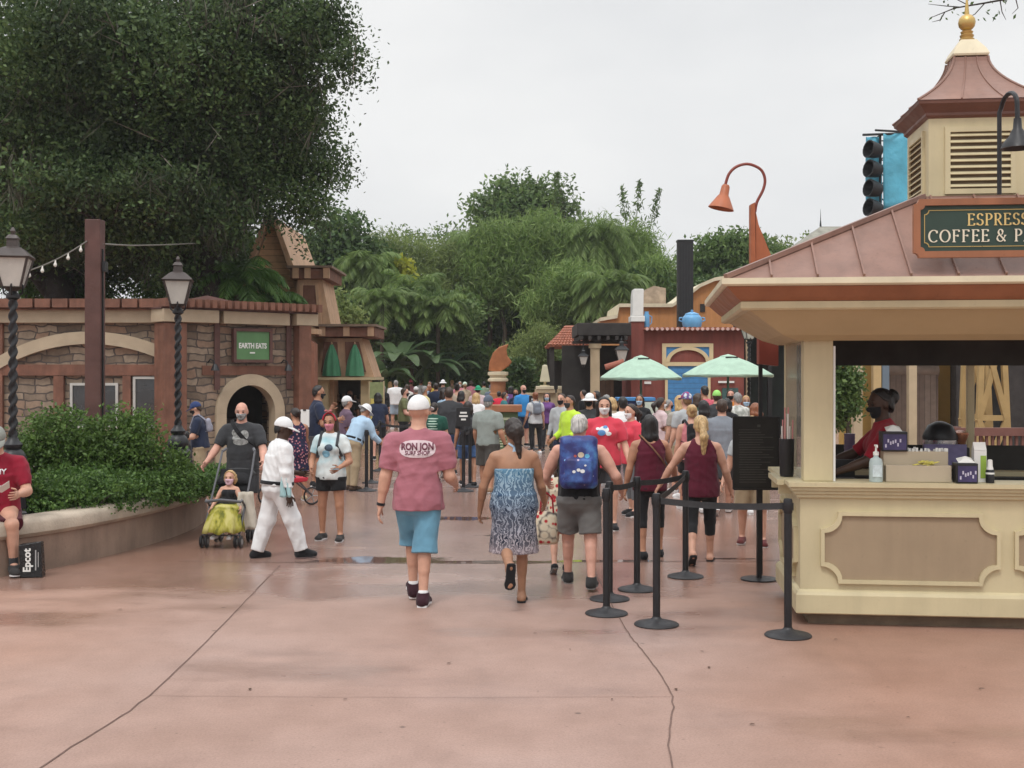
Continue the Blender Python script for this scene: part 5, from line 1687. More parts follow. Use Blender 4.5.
mb = MB(); mb.lathe([(.03,.24),(.07,.34),(.07,.36),(.02,.38)],14); mb.build('hopper',M('copper_hopper',(0.40,0.18,0.11),0.3,0.1,5,0,metal=.6),s,smooth=True)
s = kthing('cup_dispenser','column of stacked paper cups by the kiosk corner post','cup dispenser',xk(850,1.12),1.14,1.057)
mb = MB()
for i in range(9): mb.lathe([(.036,i * .03),(.046,i * .03 + .10),(.049,i * .03 + .105)],14)
mb.build('paper_cup',M('violet_cup',(0.20,0.15,0.24),0.5,0.1,5,0),s,smooth=True)
s = kthing('till','black cash till with a tilted screen inside the kiosk','till',xk(842,.38),.40,1.057 + .0)
s.location = KL(xk(842,.45),.52,.98)
mb = MB(); mb.box(-.11,.11,-.1,.1,-.84,.10); mb.build('stand',DARK,s); MB().box(-.10,.10,-.07,-.055,.11,.25).build('screen',BLACK,s)
# ---------------------------------------------------------------- red lamp pylon behind the kiosk
PD2 = 11.45
t = thing('lamp_pylon','orange swan-neck lamp on a tall finned red pylon behind the kiosk','lamp',(gx(761,PD2),PD2,0))
ox = gx(761,PD2)
def pl(x,y): return (gx(x,PD2) - ox,zz(y,PD2))
PYR = M('pylon_red',(0.22,0.05,0.035),0.5,0.12,4,0.1)
PYO = M('pylon_orange',(0.40,0.125,0.055),0.5,0.14,4,0.1,streak=.2)
mb = MB(); mb.prism([pl(750,205),pl(754,203),pl(755,300),pl(750,300)],1,-.05,.05); mb.prism([pl(755.2,212),pl(758,225),pl(773,262),pl(778,300),pl(755.2,300)],1,-.03,.03); mb.build('fin',PYO,t)
mb = MB(); mb.prism([pl(758,300.5),pl(777,300.5),pl(777,366),pl(758,364)],1,-.06,.06); mb.build('shaft',PYR,t)
a = pl(760.5,364); MB().bar((a[0],0,0),(a[0],0,a[1]),.034).build('foot_post',BLACK,t)
P = [pl(755,212),pl(757,202),pl(763,190),pl(765,180),pl(762,171),pl(755,166),pl(746,164),pl(736,167),pl(729,174),pl(725.5,184)]
mb = MB(); mb.tube([(p_.x,0,p_.y) for p_ in catmull(P,6)],.014,8); mb.build('swan_neck',PYR,t,smooth=True)
mb = MB(); u,v = pl(723.5,197); mb.lathe([(.028,.12),(.04,.10),(.045,.02),(.06,-.0),(.125,-.115),(.118,-.115),(.05,-.0)],16,(0,0,0)); o = mb.build('shade',PYO,t,smooth=True); o.location = (u,0,v); o.rotation_euler = (0,R(12),0)
# ---------------------------------------------------------------- black menu board on its post
D = 11.1
t = thing('menu_board','black menu board on a post beside the kiosk','menu board',(gx(760,D),D,0))
ox = gx(760,D)
mb = MB(); mb.box(gx(733,D) - ox,gx(778.5,D) - ox,-.02,.02,zz(489,D),zz(417,D)); mb.build('board',M('board_black',(0.018,0.017,0.016),0.55,0.2,6,0.1),t,bevel=.004)
MB().bar((0,.045,0),(0,.045,zz(430,D)),.042).build('post',BLACK,t)
mb = MB(); mb.lathe([(.17,0),(.17,.012),(.05,.02)],20,(0,.045,0)); mb.build('foot',BLACK,t)
mb = MB(); rm = random.Random(4)
for i in range(22):
 z = zz(430,D) - i * .023; a = gx(738 + rm.uniform(0,1.5),D) - ox
 mb.box(a,a + rm.uniform(.18,.34),-.0215,-.0203,z,z + .006)
mb.box(-.03,.0,-.0215,-.0203,zz(427,D) ,zz(424.5,D))
mb.build('menu_line',M('menu_grey',(0.07,0.068,0.062),0.6,0.2,30,0),t)
mb = MB(); x0,x1,z0,z1 = gx(733,D) - ox,gx(778.5,D) - ox,zz(489,D),zz(417,D)
for a,b in (((x0,z0),(x1,z0)),((x1,z0),(x1,z1)),((x1,z1),(x0,z1)),((x0,z1),(x0,z0))): mb.bar((a[0],-.024,a[1]),(b[0],-.024,b[1]),.016,.012,up=(0,1,0))
mb.build('board_frame',BLACK,t)
# ---------------------------------------------------------------- queue posts and belts
POST = []
def queue_post(label,x,y,h=1.0,sign=False,D=None):
 D = D or gd(y)
 t = thing('queue_post',label,'queue post',(gx(x,D),D,0),0,'black queue barrier posts')
 mb = MB(); mb.lathe([(.168,0),(.171,.008),(.163,.016),(.11,.030),(.05,.044),(.034,.056),(.03,.066)],24); mb.build('base',M('queue_base',(0.030,0.030,0.033),0.5,0.2,9,0.05),t,smooth=True)
 mb = MB(); mb.lathe([(.0285,.06),(.0285,h - .10)],18); mb.build('tube',BLACK,t,smooth=True)
 mb = MB(); mb.lathe([(.030,h - .105),(.033,h - .10),(.033,h - .015),(.028,h),(.01,h + .002)],18)
 mb.box(-.038,.038,-.012,.012,h - .085,h - .03)
 mb.build('belt_head',BLACK,t,smooth=True)
 if sign:
  MB().box(-.014,.014,-.014,.014,h,h + .08).build('sign_stem',BLACK,t)
  sgp = MB().box(-.115,.115,-.008,.008,h + .06,h + .37).build('sign_plate',BLACK,t,bevel=.003)
  mb = MB()
  for i,(wd_,hh_) in enumerate(((.11,.028),(.14,.028),(.08,.028))): mb.box(-wd_ / 2,wd_ / 2,-.0095,-.0083,h + .27 - i * .055,h + .27 - i * .055 + hh_)
  mb.build('sign_mark',WHITEP,sgp)
 return t
def belt(label,a,b,sag=.03,h=.945):
 A,B = Vector(a.location),Vector(b.location)
 d = (B - A).normalized(); L = (B - A).length
 mb = MB(); n = 12; V = []; Fc = []
 o = A + d * .034
 L -= .068
 t_ = Vector((d.y,-d.x,0)) * .0015
 for i in range(n + 1):
  q = i / n; p = d * (L * q); z = h - sag * 4 * q * (1 - q)
  for s_,k in ((-1,-.024),(1,-.024),(1,.024),(-1,.024)): V.append((p.x + t_.x * s_,p.y + t_.y * s_,z + k))
 for i in range(n):
  for k in range(4): Fc.append((i * 4 + k,i * 4 + (k + 1) % 4,i * 4 + 4 + (k + 1) % 4,i * 4 + 4 + k))
 mb.add(V,Fc)
 ob = mb.build('queue_belt',M('belt_black',(0.03,0.03,0.032),0.7,0.2,20,0.1)); ob.location = (o.x,o.y,0)
 tag(ob,label,'queue belt','black queue belts')
qA = queue_post('queue post close behind the man wearing the galaxy backpack, base foremost',606.5,614)
qA2 = queue_post('queue post almost hidden behind another, next to the galaxy backpack',609.5,599.5)
qC = queue_post('queue post standing before the dark-haired woman in maroon',637,590)
qB = queue_post('queue post between the two women in maroon, its base closer',656.5,625)
qD = queue_post('queue post standing before the blonde woman in maroon',685.5,577)
qE = queue_post('queue post at the kiosk corner by the front panel',788,636)
belt('short belt joining the post by the galaxy backpack to the next one',qA2,qC,.012)
belt('belt between the posts in front of the two women in maroon',qC,qD,.015)
belt('belt running back from the closer post to the blonde woman',qB,qD,.015)
belt('long belt stretched from the middle post to the kiosk corner',qB,qE,.02)
belt('very short belt between two posts in line by the galaxy backpack',qA,qA2,.01)
q1 = queue_post('queue post beside the woman with the pink mask, foremost of three',366.5,491)
q2 = queue_post('queue post second of three beside the khaki-trousered man',371.5,483)
q3 = queue_post('queue post farthest of three near the yellow notice',380,471)
q4 = queue_post('queue post with a black notice plate before the man in grey shirt',463.5,497.5,1.0,True,19.6)
q5 = queue_post('plain queue post just behind the one with the notice plate',470,487)
q6 = queue_post('queue post carrying a notice plate beside the grey rucksack woman',533.5,449.5,1.0,True)
q7 = queue_post('plain queue post beside the noticed one near the hi-vis jacket',541,446)
q8 = queue_post('queue post mostly behind the man in the pink shirt',412,474)
belt('belt leading away behind the woman with the pink mask',q1,q2,.02)
belt('belt between the second and farthest of three posts',q2,q3,.02)
belt('belt from the farthest of three posts to behind the pink shirt',q3,q8,.05)
belt('belt behind the post with the notice plate',q4,q5,.02)
belt('belt between the two posts by the hi-vis jacket',q6,q7,.01)
# ------------------------------------------------------------------ stone eating house at the end of the planter
def tile_row(parent,x0,x1,y0,y1,z,r=.085,sp=.20,mat=None,axis=1,name='roof_tile'):
 """a row of barrel tile ends along x, each lying front to back"""
 mb = MB(); n = int((x1 - x0) / sp)
 for i in range(n + 1):
  x = x0 + (x1 - x0) * i / n
  V = []; k = 7
  for y in (y0,y1):
   for j in range(k): V.append((x + r * math.cos(math.pi * j / (k - 1)),y,z + r * math.sin(math.pi * j / (k - 1))))
  mb.add(V,[(j,j + 1,k + j + 1,k + j) for j in range(k - 1)] + [tuple(range(k))[::-1],tuple(range(k,2 * k))])
 return mb.build(name,mat or TERRA,parent)
BUFF = M('buff_arch_paint',(0.42,0.335,0.235),0.7,0.1,3,0.2)
W = thing('stone_restaurant','long stone restaurant wall with a shallow buff arch and tiled coping','restaurant',(-9,24,0))
wx = lambda px: (px - 512) * .02 + 9          # local x at D=24
wz = lambda py: HCAM - (py - 375) * .02
MB().box(-9.5,wx(183),.06,5.5,0,3.16).build('wall',STONE,W)
MB().box(-9.5,wx(185),-.10,.059,wz(323),wz(310)).build('fascia',BUFF,W,bevel=.01)
mb = MB(); mb.box(-9.5,wx(183),-.20,5.6,wz(310.5),wz(309)); mb.build('roof_deck',TIMBER,W)
mb = MB(); xr = -9.4
while xr < wx(182): mb.box(xr,xr + .30,-.30,.9,wz(308.5) + .005,wz(299.5)); xr += .345
mb.build('rafter_slat',TIMBER,W)
MB().box(-9.45,wx(183) - .05,.8,5.4,3.20,3.34).build('roof',TERRA,W)
a0 = wx(-3); a1 = wx(183); cxm = (a0 + a1) / 2; hw = (a1 - a0) / 2
def seg_arch(cx_,z_end,z_top,hw_,n=24):
 rise = z_top - z_end; r = (hw_ ** 2 + rise ** 2) / (2 * rise); c = z_top - r; th = math.asin(hw_ / r)
 return [(cx_ + r * math.sin(-th + 2 * th * i / n),c + r * math.cos(-th + 2 * th * i / n)) for i in range(n + 1)]
mb = MB(); mb.strip(seg_arch(cxm,wz(358),wz(331.5),hw),seg_arch(cxm,wz(371),wz(344),hw),1,-.06,.055); mb.build('arch',BUFF,W)
mb = MB(); mb.box(wx(-3),wx(183),-.03,.056,wz(375.5),wz(364.5)); mb.build('beam',TIMBER,W)
for px0,px1 in ((-8,3),(54,64),(123,131)):
 MB().box(wx(px0),wx(px1),-.035,.056,0,wz(376) if px0 > 0 else wz(323.5)).build('wall_post',TIMBER,W)
WING = M('window_dark',(0.022,0.024,0.026),0.12,0.4,1.5,0.03,1.2,spec=.9,dist=.05)
for px0,px1,py0,py1 in ((70,118,383,428),(133,178,376.5,428)):
 f = MB(); X0,X1,Z1,Z0 = wx(px0),wx(px1),wz(py0),wz(py1)
 for b in ((X0,X0 + .05,Z0,Z1),(X1 - .05,X1,Z0,Z1),(X0 + .05,X1 - .05,Z1 - .05,Z1),(X0 + .05,X1 - .05,Z0,Z0 + .05)): f.box(b[0],b[1],-.01,.055,b[2],b[3])
 w_ = f.build('window',M('dull_white_frame',(.46,.45,.42),.5,.1,5,.05),W)
 MB().box(X0 + .05,X1 - .05,.025,.052,Z0 + .05,Z1 - .05).build('pane',WING,w_)
 MB().box(X0 - .04,X1 + .04,-.06,.054,Z0 - .09,Z0 - .004).build('sill',BUFF,w_)
BA = math.atan2(2.0,2.22)
Bt = thing('restaurant_entrance','angled stone entrance bay with arched doorway and a green sign','entrance',(-6.62,23.9,0),BA)
BL = 2.99
def arch_wall(mb,x0,x1,y0,y1,z1,cx_,r,zs,n=18):
 """wall slab with a round-headed opening"""
 A = arc(cx_,zs,r,180,0,n)
 mb.prism([(x0,0),(cx_ - r,0),(cx_ - r,zs),(x0,zs)],1,y0,y1)
 mb.prism([(cx_ + r,0),(x1,0),(x1,zs),(cx_ + r,zs)],1,y0,y1)
 mb.prism([(x0,zs),(cx_ - r,zs),(cx_ - r,z1),(x0,z1)],1,y0,y1)
 mb.prism([(cx_ + r,zs),(x1,zs),(x1,z1),(cx_ + r,z1)],1,y0,y1)
 for i in range(n): mb.prism([A[i],A[i + 1],(A[i + 1][0],z1),(A[i][0],z1)],1,y0,y1)
acx,azs = 1.57,1.12
mb = MB(); arch_wall(mb,0.0,BL,0,.4,3.16,acx,.64,azs); mb.build('wall',STONE,Bt)
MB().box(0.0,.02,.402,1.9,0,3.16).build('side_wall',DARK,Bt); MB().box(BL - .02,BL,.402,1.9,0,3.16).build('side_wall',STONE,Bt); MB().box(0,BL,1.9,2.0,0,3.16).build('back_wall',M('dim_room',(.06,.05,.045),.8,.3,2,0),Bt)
mb = MB(); mb.strip(arc(acx,azs,.80,180,0,20),arc(acx,azs,.57,180,0,20),1,-.07,.2); mb.box(acx - .80,acx - .57,-.07,.2,0,azs - .002); mb.box(acx + .57,acx + .80,-.07,.2,0,azs - .002); mb.build('arch',BUFF,Bt)
mb = MB(); mb.box(.48,BL + .05,-.03,-.002,1.90,2.09); mb.build('beam',TIMBER,Bt)
for x0_,x1_ in ((.74,.86),(2.42,2.54)): MB().box(x0_,x1_,-.055,-.031,1.2 if False else 1.6,3.16).build('wall_strip',TIMBERD,Bt)
MB().box(-.42,.06,-.20,.25,0,2.93).build('pillar',TIMBER,Bt,bevel=.01)
MB().box(2.62,2.92,-.24,.2,0,2.95).build('pillar',TIMBER,Bt,bevel=.01)
mb = MB(); mb.box(-.47,.735,-.26,.3,2.945,3.20); mb.box(.865,2.415,-.20,.3,2.945,3.20); mb.box(2.545,3.08,-.26,.3,2.955,3.20); mb.build('fascia',BUFF,Bt,bevel=.008)
MB().box(-.5,3.1,-.22,2.0,3.205,3.235).build('roof_deck',TIMBERD,Bt)
mb = MB(); xr = -.48
while xr < 3.02: mb.box(xr,xr + .095,-.42,.8,3.238,3.40); xr += .165
mb.build('rafter_slat',TIMBER,Bt)
mb = MB(); V = [(-.2,.9,3.26),(3.05,.9,3.26),(3.05,2.2,3.26),(-.2,2.2,3.26),(1.4,1.5,3.62)]; mb.add(V,[(0,1,4),(1,2,4),(2,3,4),(3,0,4)]); mb.build('roof',TIMBERD,Bt)
mb = MB(); x0_,x1_,z0_,z1_ = 1.12,2.02,2.16,2.86
for b in ((x0_,x0_ + .06,z0_,z1_),(x1_ - .06,x1_,z0_,z1_),(x0_ + .06,x1_ - .06,z1_ - .06,z1_),(x0_ + .06,x1_ - .06,z0_,z0_ + .06)): mb.box(b[0],b[1],-.16,-.05,b[2],b[3])
sg = mb.build('sign',TIMBERD,Bt)
MB().box(x0_ + .06,x1_ - .06,-.125,-.06,z0_ + .06,z1_ - .06).build('sign_face',M('leaf_green_sign',(0.10,0.22,0.09),0.5,0.12,4,0),sg)
text('lettering','EARTH EATS',.150,WHITEP,sg,((x0_ + x1_) / 2,-.129,2.50),(R(90),0,0),.002,.96,.005,.80)
MB().box(1.5,1.62,-.130,-.1265,2.345,2.375).build('sign_mark',WHITEP,sg)
for x_ in (.60,2.30):
 mb = MB(); mb.tube([(x_,-.03,2.15),(x_,-.14,2.22),(x_ + .03,-.22,2.18),(x_ + .05,-.24,2.10)],.014,6); l_ = mb.build('wall_light',BLACK,Bt)
 mb = MB(); mb.lathe([(.03,.08),(.05,.05),(.09,-.05),(.08,-.05)],12,(x_ + .05,-.24,2.04)); mb.build('lamp_shade',BLACK,l_,smooth=True)
mb = MB(); mb.box(.9,2.2,1.2,1.6,0,.95); mb.build('service_counter',M('grey_counter',(0.09,0.09,0.09),0.4,0.2,4,0.05),Bt)
# ------------------------------------------------------------------ gabled timber house with tower and hut
D = 31.0; S = D / FPX
hx = lambda px: (px - 512) * S
hzf = lambda py: HCAM - (py - 375) * S
G = thing('gabled_house','steep orange-boarded gable house with timber bargeboards behind the entrance','house',(hx(265),D + 1.2,0))
ox = hx(265)
GB = planks('gable_boards',(0.56,0.33,0.17),(0.66,0.41,0.23),.17,2)
pg = lambda *P: [(hx(a) - ox,hzf(b)) for a,b in P]
MB().prism(pg((262,215),(303,322),(303,447),(222,447),(222,322)),1,0,4.0).build('gable_wall',GB,G)
mb = MB(); mb.prism(pg((262,208),(268,212),(309,322),(301,324)),1,-.22,4.2); mb.build('bargeboard',LWOOD,G,bevel=.01)
mb = MB(); mb.prism(pg((262,208),(256,212),(215,322),(223,324)),1,-.22,4.2); mb.build('bargeboard',LWOOD,G,bevel=.01)
T_ = thing('timber_tower','small battered timber tower with a heavy rust eave beam','tower',(hx(308),D + .5,0))
ox = hx(308)
MB().prism(pg((294,278),(319,278),(329,330),(332,445),(290,445),(290,330)),1,0,2.0).build('wall',LWOOD,T_)
mb = MB(); mb.box(hx(288) - ox,hx(327) - ox,-.22,2.2,hzf(278),hzf(267.5)); eb = mb.build('eave_beam',TIMBER,T_,bevel=.012)
for px in (291,303,322): MB().box(hx(px) - ox,hx(px + 6) - ox,-.30,-.222,hzf(277.5),hzf(266.5)).build('beam_end',LWOOD,eb)
MB().box(hx(285) - ox,hx(331) - ox,-.35,2.4,hzf(267),hzf(264.8)).build('roof',M('weathered_roof',(0.2,0.14,0.10),0.8,0.2,5,0.2),T_)
mb = MB(); mb.prism(pg((300,284),(312,284),(315,322),(299,322)),1,-.03,-.002); pn = mb.build('panel',TIMBER,T_)
mb = MB()
for P in (((297,282),(300,282),(299,324),(295,324)),((312,282),(315,282),(319,324),(315.5,324))): mb.prism(pg(*P),1,-.06,-.002)
mb.build('panel_frame',LWOOD,pn)
Hh = thing('snack_hut','pale timber snack hut with a serving hatch and folded green umbrellas on its ledge','hut',(hx(343),D,0))
ox = hx(343)
PALE = M('pale_timber',(0.50,0.40,0.24),0.65,0.1,4,0.12)
MB().prism(pg((326,338),(361,338),(374,377),(314,377)),1,.05,1.8).build('upper_wall',LWOOD,Hh)
for P in (((324,342),(337,342),(339,372),(321,372)),((345,342),(359,342),(366,372),(346,372))):
 mb = MB(); mb.prism(pg(*P),1,.0,.048); mb.build('wall_panel',TIMBER,Hh)
MB().box(hx(317) - ox,hx(376) - ox,-.25,2.0,hzf(337),hzf(327.5)).build('eave_beam',TIMBER,Hh,bevel=.012)
for px in (321,345,369): MB().box(hx(px) - ox,hx(px + 6) - ox,-.32,-.252,hzf(336.5),hzf(326.8)).build('beam_end',LWOOD,Hh)
MB().box(hx(314) - ox,hx(378) - ox,-.38,2.1,hzf(327),hzf(324.6)).build('roof',M('weathered_roof',(0.2,0.14,0.10)),Hh)
MB().box(hx(310) - ox,hx(376) - ox,-.30,1.9,hzf(380),hzf(377.2)).build('ledge',PALE,Hh)
for a_,b_ in ((312,328),(361,371)): MB().box(hx(a_) - ox,hx(b_) - ox,-.05,.25,0,hzf(380.2)).build('hatch_post',PALE,Hh)
MB().box(hx(328.2) - ox,hx(360.8) - ox,.0,.3,0,hzf(421)).build('front_panel',TIMBER,Hh)
MB().box(hx(326) - ox,hx(362) - ox,-.22,.5,hzf(421),hzf(418.5)).build('hatch_counter',PALE,Hh)
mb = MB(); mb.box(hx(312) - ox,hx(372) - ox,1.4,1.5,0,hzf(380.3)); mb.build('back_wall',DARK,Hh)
mb = MB()
rs = random.Random(3)
for i in range(10):
 x = hx(330 + 3 * i) - ox; mb.box(x,x + .06,1.15,1.3,hzf(400 + 12 * (i % 2)),hzf(400 + 12 * (i % 2)) + rs.uniform(.1,.22))
mb.box(hx(328.5) - ox,hx(360) - ox,1.1,1.38,hzf(413) - .05,hzf(412)); mb.box(hx(328.5) - ox,hx(360) - ox,1.1,1.38,hzf(401) - .05,hzf(400)); mb.build('shelf_goods',M('shelf_brown',(0.16,0.10,0.07),0.6,0.4,6,0),Hh)
for px,lab in ((332.5,'folded green umbrella on the hut ledge closer to the entrance bay'),(355.5,'folded green umbrella on the hut ledge beside the tall trees')):
 u = thing('folded_umbrella',lab,'umbrella',(hx(px),D - .14,hzf(377.2)),0,'folded green umbrellas on the hut ledge')
 mb = MB(); mb.lathe([(.012,.0),(.012,.88)],8); mb.lathe([(.0,.84),(.03,.87),(.0,.92)],8); mb.build('pole',LWOOD,u)
 V = []; n = 24
 for k,(r,z) in enumerate(((.20,.03),(.185,.20),(.15,.45),(.09,.68),(.03,.84))):
  for i in range(n):
   a = 2 * math.pi * i / n; q = r * (1 + .24 * math.cos(6 * a))
   V.append((q * math.cos(a),q * math.sin(a),z))
 mb = MB(); mb.add(V,[(k * n + i,k * n + (i + 1) % n,k * n + n + (i + 1) % n,k * n + n + i) for k in range(4) for i in range(n)]); mb.build('canopy',GREENC,u,smooth='all')
Yn = thing('notice_banner','tall yellow notice board with a green heading beside the hut','sign',(hx(378),D - .4,0))
ox = hx(378); YD = D - .4
MB().box(-.14,.16,-.03,.03,.85 - .55,hzf(398.3)).build('yellow_board',M('yellow_board',(0.62,0.52,0.14),0.5,0.08,4,0),Yn)
MB().box(-.16,.18,-.035,.035,hzf(398),hzf(382)).build('heading_board',M('olive_board',(0.26,0.30,0.14),0.5,0.25,7,0),Yn)
mb = MB(); mb.box(-.19,-.16,-.03,.03,0,hzf(381)); mb.box(.18,.21,-.03,.03,0,hzf(381)); mb.build('frame',PALE,Yn)
mb = MB()
for i in range(7): mb.box(-.10,.02 + .03 * (i % 3),-.0315,-.0302,1.12 - i * .1,1.15 - i * .1)
mb.build('notice_line',M('notice_ink',(0.20,0.17,0.06),0.6,0.1,5,0),Yn)
lk = thing('side_booth','rust-red low booth wall between the entrance and the hut','booth',(hx(313),D - 1.4,0))
mb = MB(); mb.prism([(-.28,0),(.30,0),(.26,hzf(345)),(.05,hzf(338)),(-.28,hzf(336))],1,0,.5); mb.build('wall',M('rust_plaster',(0.30,0.13,0.085),0.8,0.25,3,0.2),lk)
MB().box(-.34,.36,-.08,.6,hzf(335.8),hzf(331)).build('coping',LWOOD,lk)
# ------------------------------------------------------------------ far garden wall
D = 60.0
t = thing('garden_wall','low grey stone garden wall running behind the far crowd','wall',(-5,D,0))
MB().box(-14,5.6,0,.5,0,1.72).build('wall',masonry('grey_garden_stone',[(0.16,0.14,0.12),(0.3,0.27,0.23),(0.38,0.34,0.28)],.6,.22),t)
MB().box(-14.1,5.7,-.08,.58,1.725,1.86).build('coping',SAND,t)
# ------------------------------------------------------------------ sculpture, kiosk podium, cream wall
D = 42.0; S = D / FPX; hx = lambda px: (px - 512) * S; hzf = lambda py: HCAM - (py - 375) * S
t = thing('fin_sculpture','orange curved fin sculpture on a round banded pedestal','sculpture',(hx(498),D,0)); ox = hx(498)
pg = lambda *P: [(hx(a) - ox,hzf(b)) for a,b in P]
mb = MB(); mb.prism(pg((488.5,371),(489.5,362),(493,353),(499,347),(508.5,344),(506.5,350),(507.5,356),(512,362),(509,366),(503,370),(500,372)),1,-.12,.12); mb.build('fin',M('fin_orange',(0.36,0.13,0.05),0.55,0.25,4,0.15),t,bevel=.03)
mb = MB(); mb.lathe([(.30,0),(.30,1.25),(.26,1.28),(.27,hzf(382))],20); mb.build('pedestal',M('fin_base_orange',(0.38,0.17,0.08),0.6,0.15,3,0.1),t,smooth=True)
mb = MB(); mb.lathe([(.28,hzf(382) + .002),(.36,hzf(381)),(.36,hzf(379)),(.29,hzf(378)),(.29,hzf(376)),(.36,hzf(375)),(.36,hzf(372)),(.2,hzf(371.6))],20); mb.build('band',CREAML,t,smooth=True)
D = 28.6; S = D / FPX; hx = lambda px: (px - 512) * S; hzf = lambda py: HCAM - (py - 375) * S
t = thing('green_info_stand','green information stand with an orange-brown sloped top','stand',(hx(506),D,0)); ox = hx(506)
mb = MB(); mb.box(hx(494) - ox,hx(518) - ox,-.02,.45,0,hzf(412)); mb.build('body',M('olive_stand',(0.10,0.155,0.07),0.6,0.15,4,0.1),t,bevel=.01)
mb = MB(); mb.box(hx(490) - ox,hx(522) - ox,-.14,.55,hzf(412) + .002,hzf(405)); mb.build('top',M('stand_top',(0.33,0.14,0.07),0.5,0.15,4,0.1),t,bevel=.012)
mb = MB(); rs = random.Random(1)
mb.box(hx(500) - ox,hx(510) - ox,-.026,-.0205,hzf(420),hzf(417.5))
for i in range(9): mb.box(hx(499) - ox,hx(502 + rs.uniform(0,8)) - ox,-.024,-.0205,hzf(426 + 2.6 * i),hzf(425 + 2.6 * i))
mb.build('notice_line',M('cream_ink',(0.55,0.58,0.40),0.6,0.1,5,0),t)
D = 38.5; S = D / FPX; hx = lambda px: (px - 512) * S; hzf = lambda py: HCAM - (py - 375) * S
t = thing('sand_wall','low sand-coloured wall with two raised piers in mid distance','wall',(hx(553),D,0)); ox = hx(553)
MB().box(hx(522) - ox,hx(584) - ox,0,.4,0,hzf(393)).build('wall',SAND,t,bevel=.01)
for a_ in (545,567.5):
 MB().box(hx(a_ - 10) - ox,hx(a_ + 10) - ox,-.10,.55,hzf(393) + .002,hzf(389.5)).build('pier_base',SAND,t)
 MB().box(hx(a_ - 9) - ox,hx(a_ + 9) - ox,-.12,.57,hzf(389.4),hzf(386.2)).build('pier_cap',CREAML,t,bevel=.01)
for a_,lab in ((545,'cream tapered lamp on the sand wall closer to the sculpture'),(567.5,'cream tapered lamp on the sand wall closer to the dark porch')):
 u = thing('tapered_lamp',lab,'lamp',(hx(a_),D + .2,hzf(386.2)),0,'cream tapered lamps on the sand wall')
 mb = MB(); mb.lathe([(.22,.14),(.225,.17),(.11,.66),(.09,.68),(.02,.69)],4,sq=R(45)); mb.build('lamp_shade',M('cream_shade',(0.60,0.56,0.40),0.6,0.05,4,0),u)
 mb = MB(); mb.lathe([(.16,0),(.16,.03),(.04,.04),(.04,.135)],12); mb.build('base',CREAML,u)
# ------------------------------------------------------------------ red and orange cantina
D = 36.0; S = D / FPX; hx = lambda px: (px - 512) * S; hzf = lambda py: HCAM - (py - 375) * S
t = thing('red_cantina','dark red cantina with blue door, cream door frame and tiled parapet','building',(hx(690),D,0)); ox = hx(690)
MB().box(hx(632) - ox,hx(744) - ox,0,3.5,0,hzf(331)).build('wall',REDWALL,t)
MB().box(hx(643) - ox,hx(745) - ox,-.06,.5,hzf(331) + .002,hzf(329)).build('parapet',REDWALL,t)
tile_row(t,hx(646) - ox,hx(745) - ox,-.30,.6,hzf(330),.085,.15,TERRA)
mb = MB(); tile = M('pink_tile_edge',(0.62,0.42,0.38),0.6,0.2,9,0)
for i in range(20):
 x = hx(646) - ox + .15 * i; MB().tube([(x,-.302,hzf(330) + .02),(x,-.315,hzf(330) + .02)],.05,8).build('tile_end',tile,t)
f = MB(); fx0,fx1,lx0,lx1 = hx(662) - ox,hx(713) - ox,hx(667.5) - ox,hx(707.5) - ox
fw_ = .12
f.box(fx0,fx0 + fw_,-.06,-.002,hzf(366),hzf(343.5)); f.box(fx1 - fw_,fx1,-.06,-.002,hzf(366),hzf(343.5)); f.box(fx0 + fw_,fx1 - fw_,-.06,-.002,hzf(347),hzf(343.5))
acx_ = (fx0 + fx1) / 2
f.strip(arc(acx_,hzf(362),.655,180,0,18,.46),arc(acx_,hzf(362),.54,180,0,18,.36),1,-.09,-.003)
f.box(lx0 - .08,lx1 + .08,-.08,-.003,hzf(366),hzf(362) - .004)
f.box(lx0 - .08,lx0,-.07,-.002,0,hzf(366) - .002); f.box(lx1,lx1 + .08,-.07,-.002,0,hzf(366) - .002)
df = f.build('door_frame',M('cream_frame',(0.62,0.50,0.30),0.6,0.08,4,0.05),t)
MB().box(fx0 + fw_,fx1 - fw_,-.02,-.001,hzf(362),hzf(347) - .002).build('spandrel',BLUEP,t)
A_ = arc(acx_,hzf(362),.54,180,0,18,.36); mb = MB(); mb.prism(A_,1,-.03,-.021); mb.build('tympanum',REDWALL,t)
MB().box(lx0,lx1,-.035,-.001,.05,hzf(366) - .002).build('door',BLUED,t)
for a_ in ((640,651,384,381.5),(718,734,383,381)): MB().box(hx(a_[0]) - ox,hx(a_[1]) - ox,-.05,-.002,hzf(a_[2]),hzf(a_[3])).build('wall_plaque',WHITEP,t)
MB().box(hx(722) - ox,hx(738) - ox,-.04,-.002,hzf(405),hzf(388)).build('window',M('teal_window',(0.06,0.12,0.12),0.2,0.3,3,0),t)
c_ = MB(); c_.box(hx(631) - ox,hx(644) - ox,-.08,.6,0,hzf(322)); c_.build('corner_pier',REDWALL,t)
mb = MB(); mb.box(hx(630.5) - ox,hx(644.5) - ox,-.12,.64,hzf(322) + .002,hzf(316)); mb.prism([(hx(632) - ox,hzf(316)),(hx(643) - ox,hzf(316)),(hx(643.5) - ox,hzf(289)),(hx(633.5) - ox,hzf(289)),(hx(632.5) - ox,hzf(296))],1,-.1,.55); mb.build('white_chimney',WHITEP,t,bevel=.02)
u = thing('blue_pot','big light blue enamel pot standing on the red parapet','pot',(hx(693),D + .2,hzf(329) + .03))
PB = M('enamel_blue',(0.13,0.35,0.60),0.35,0.12,5,0.03); k = .29
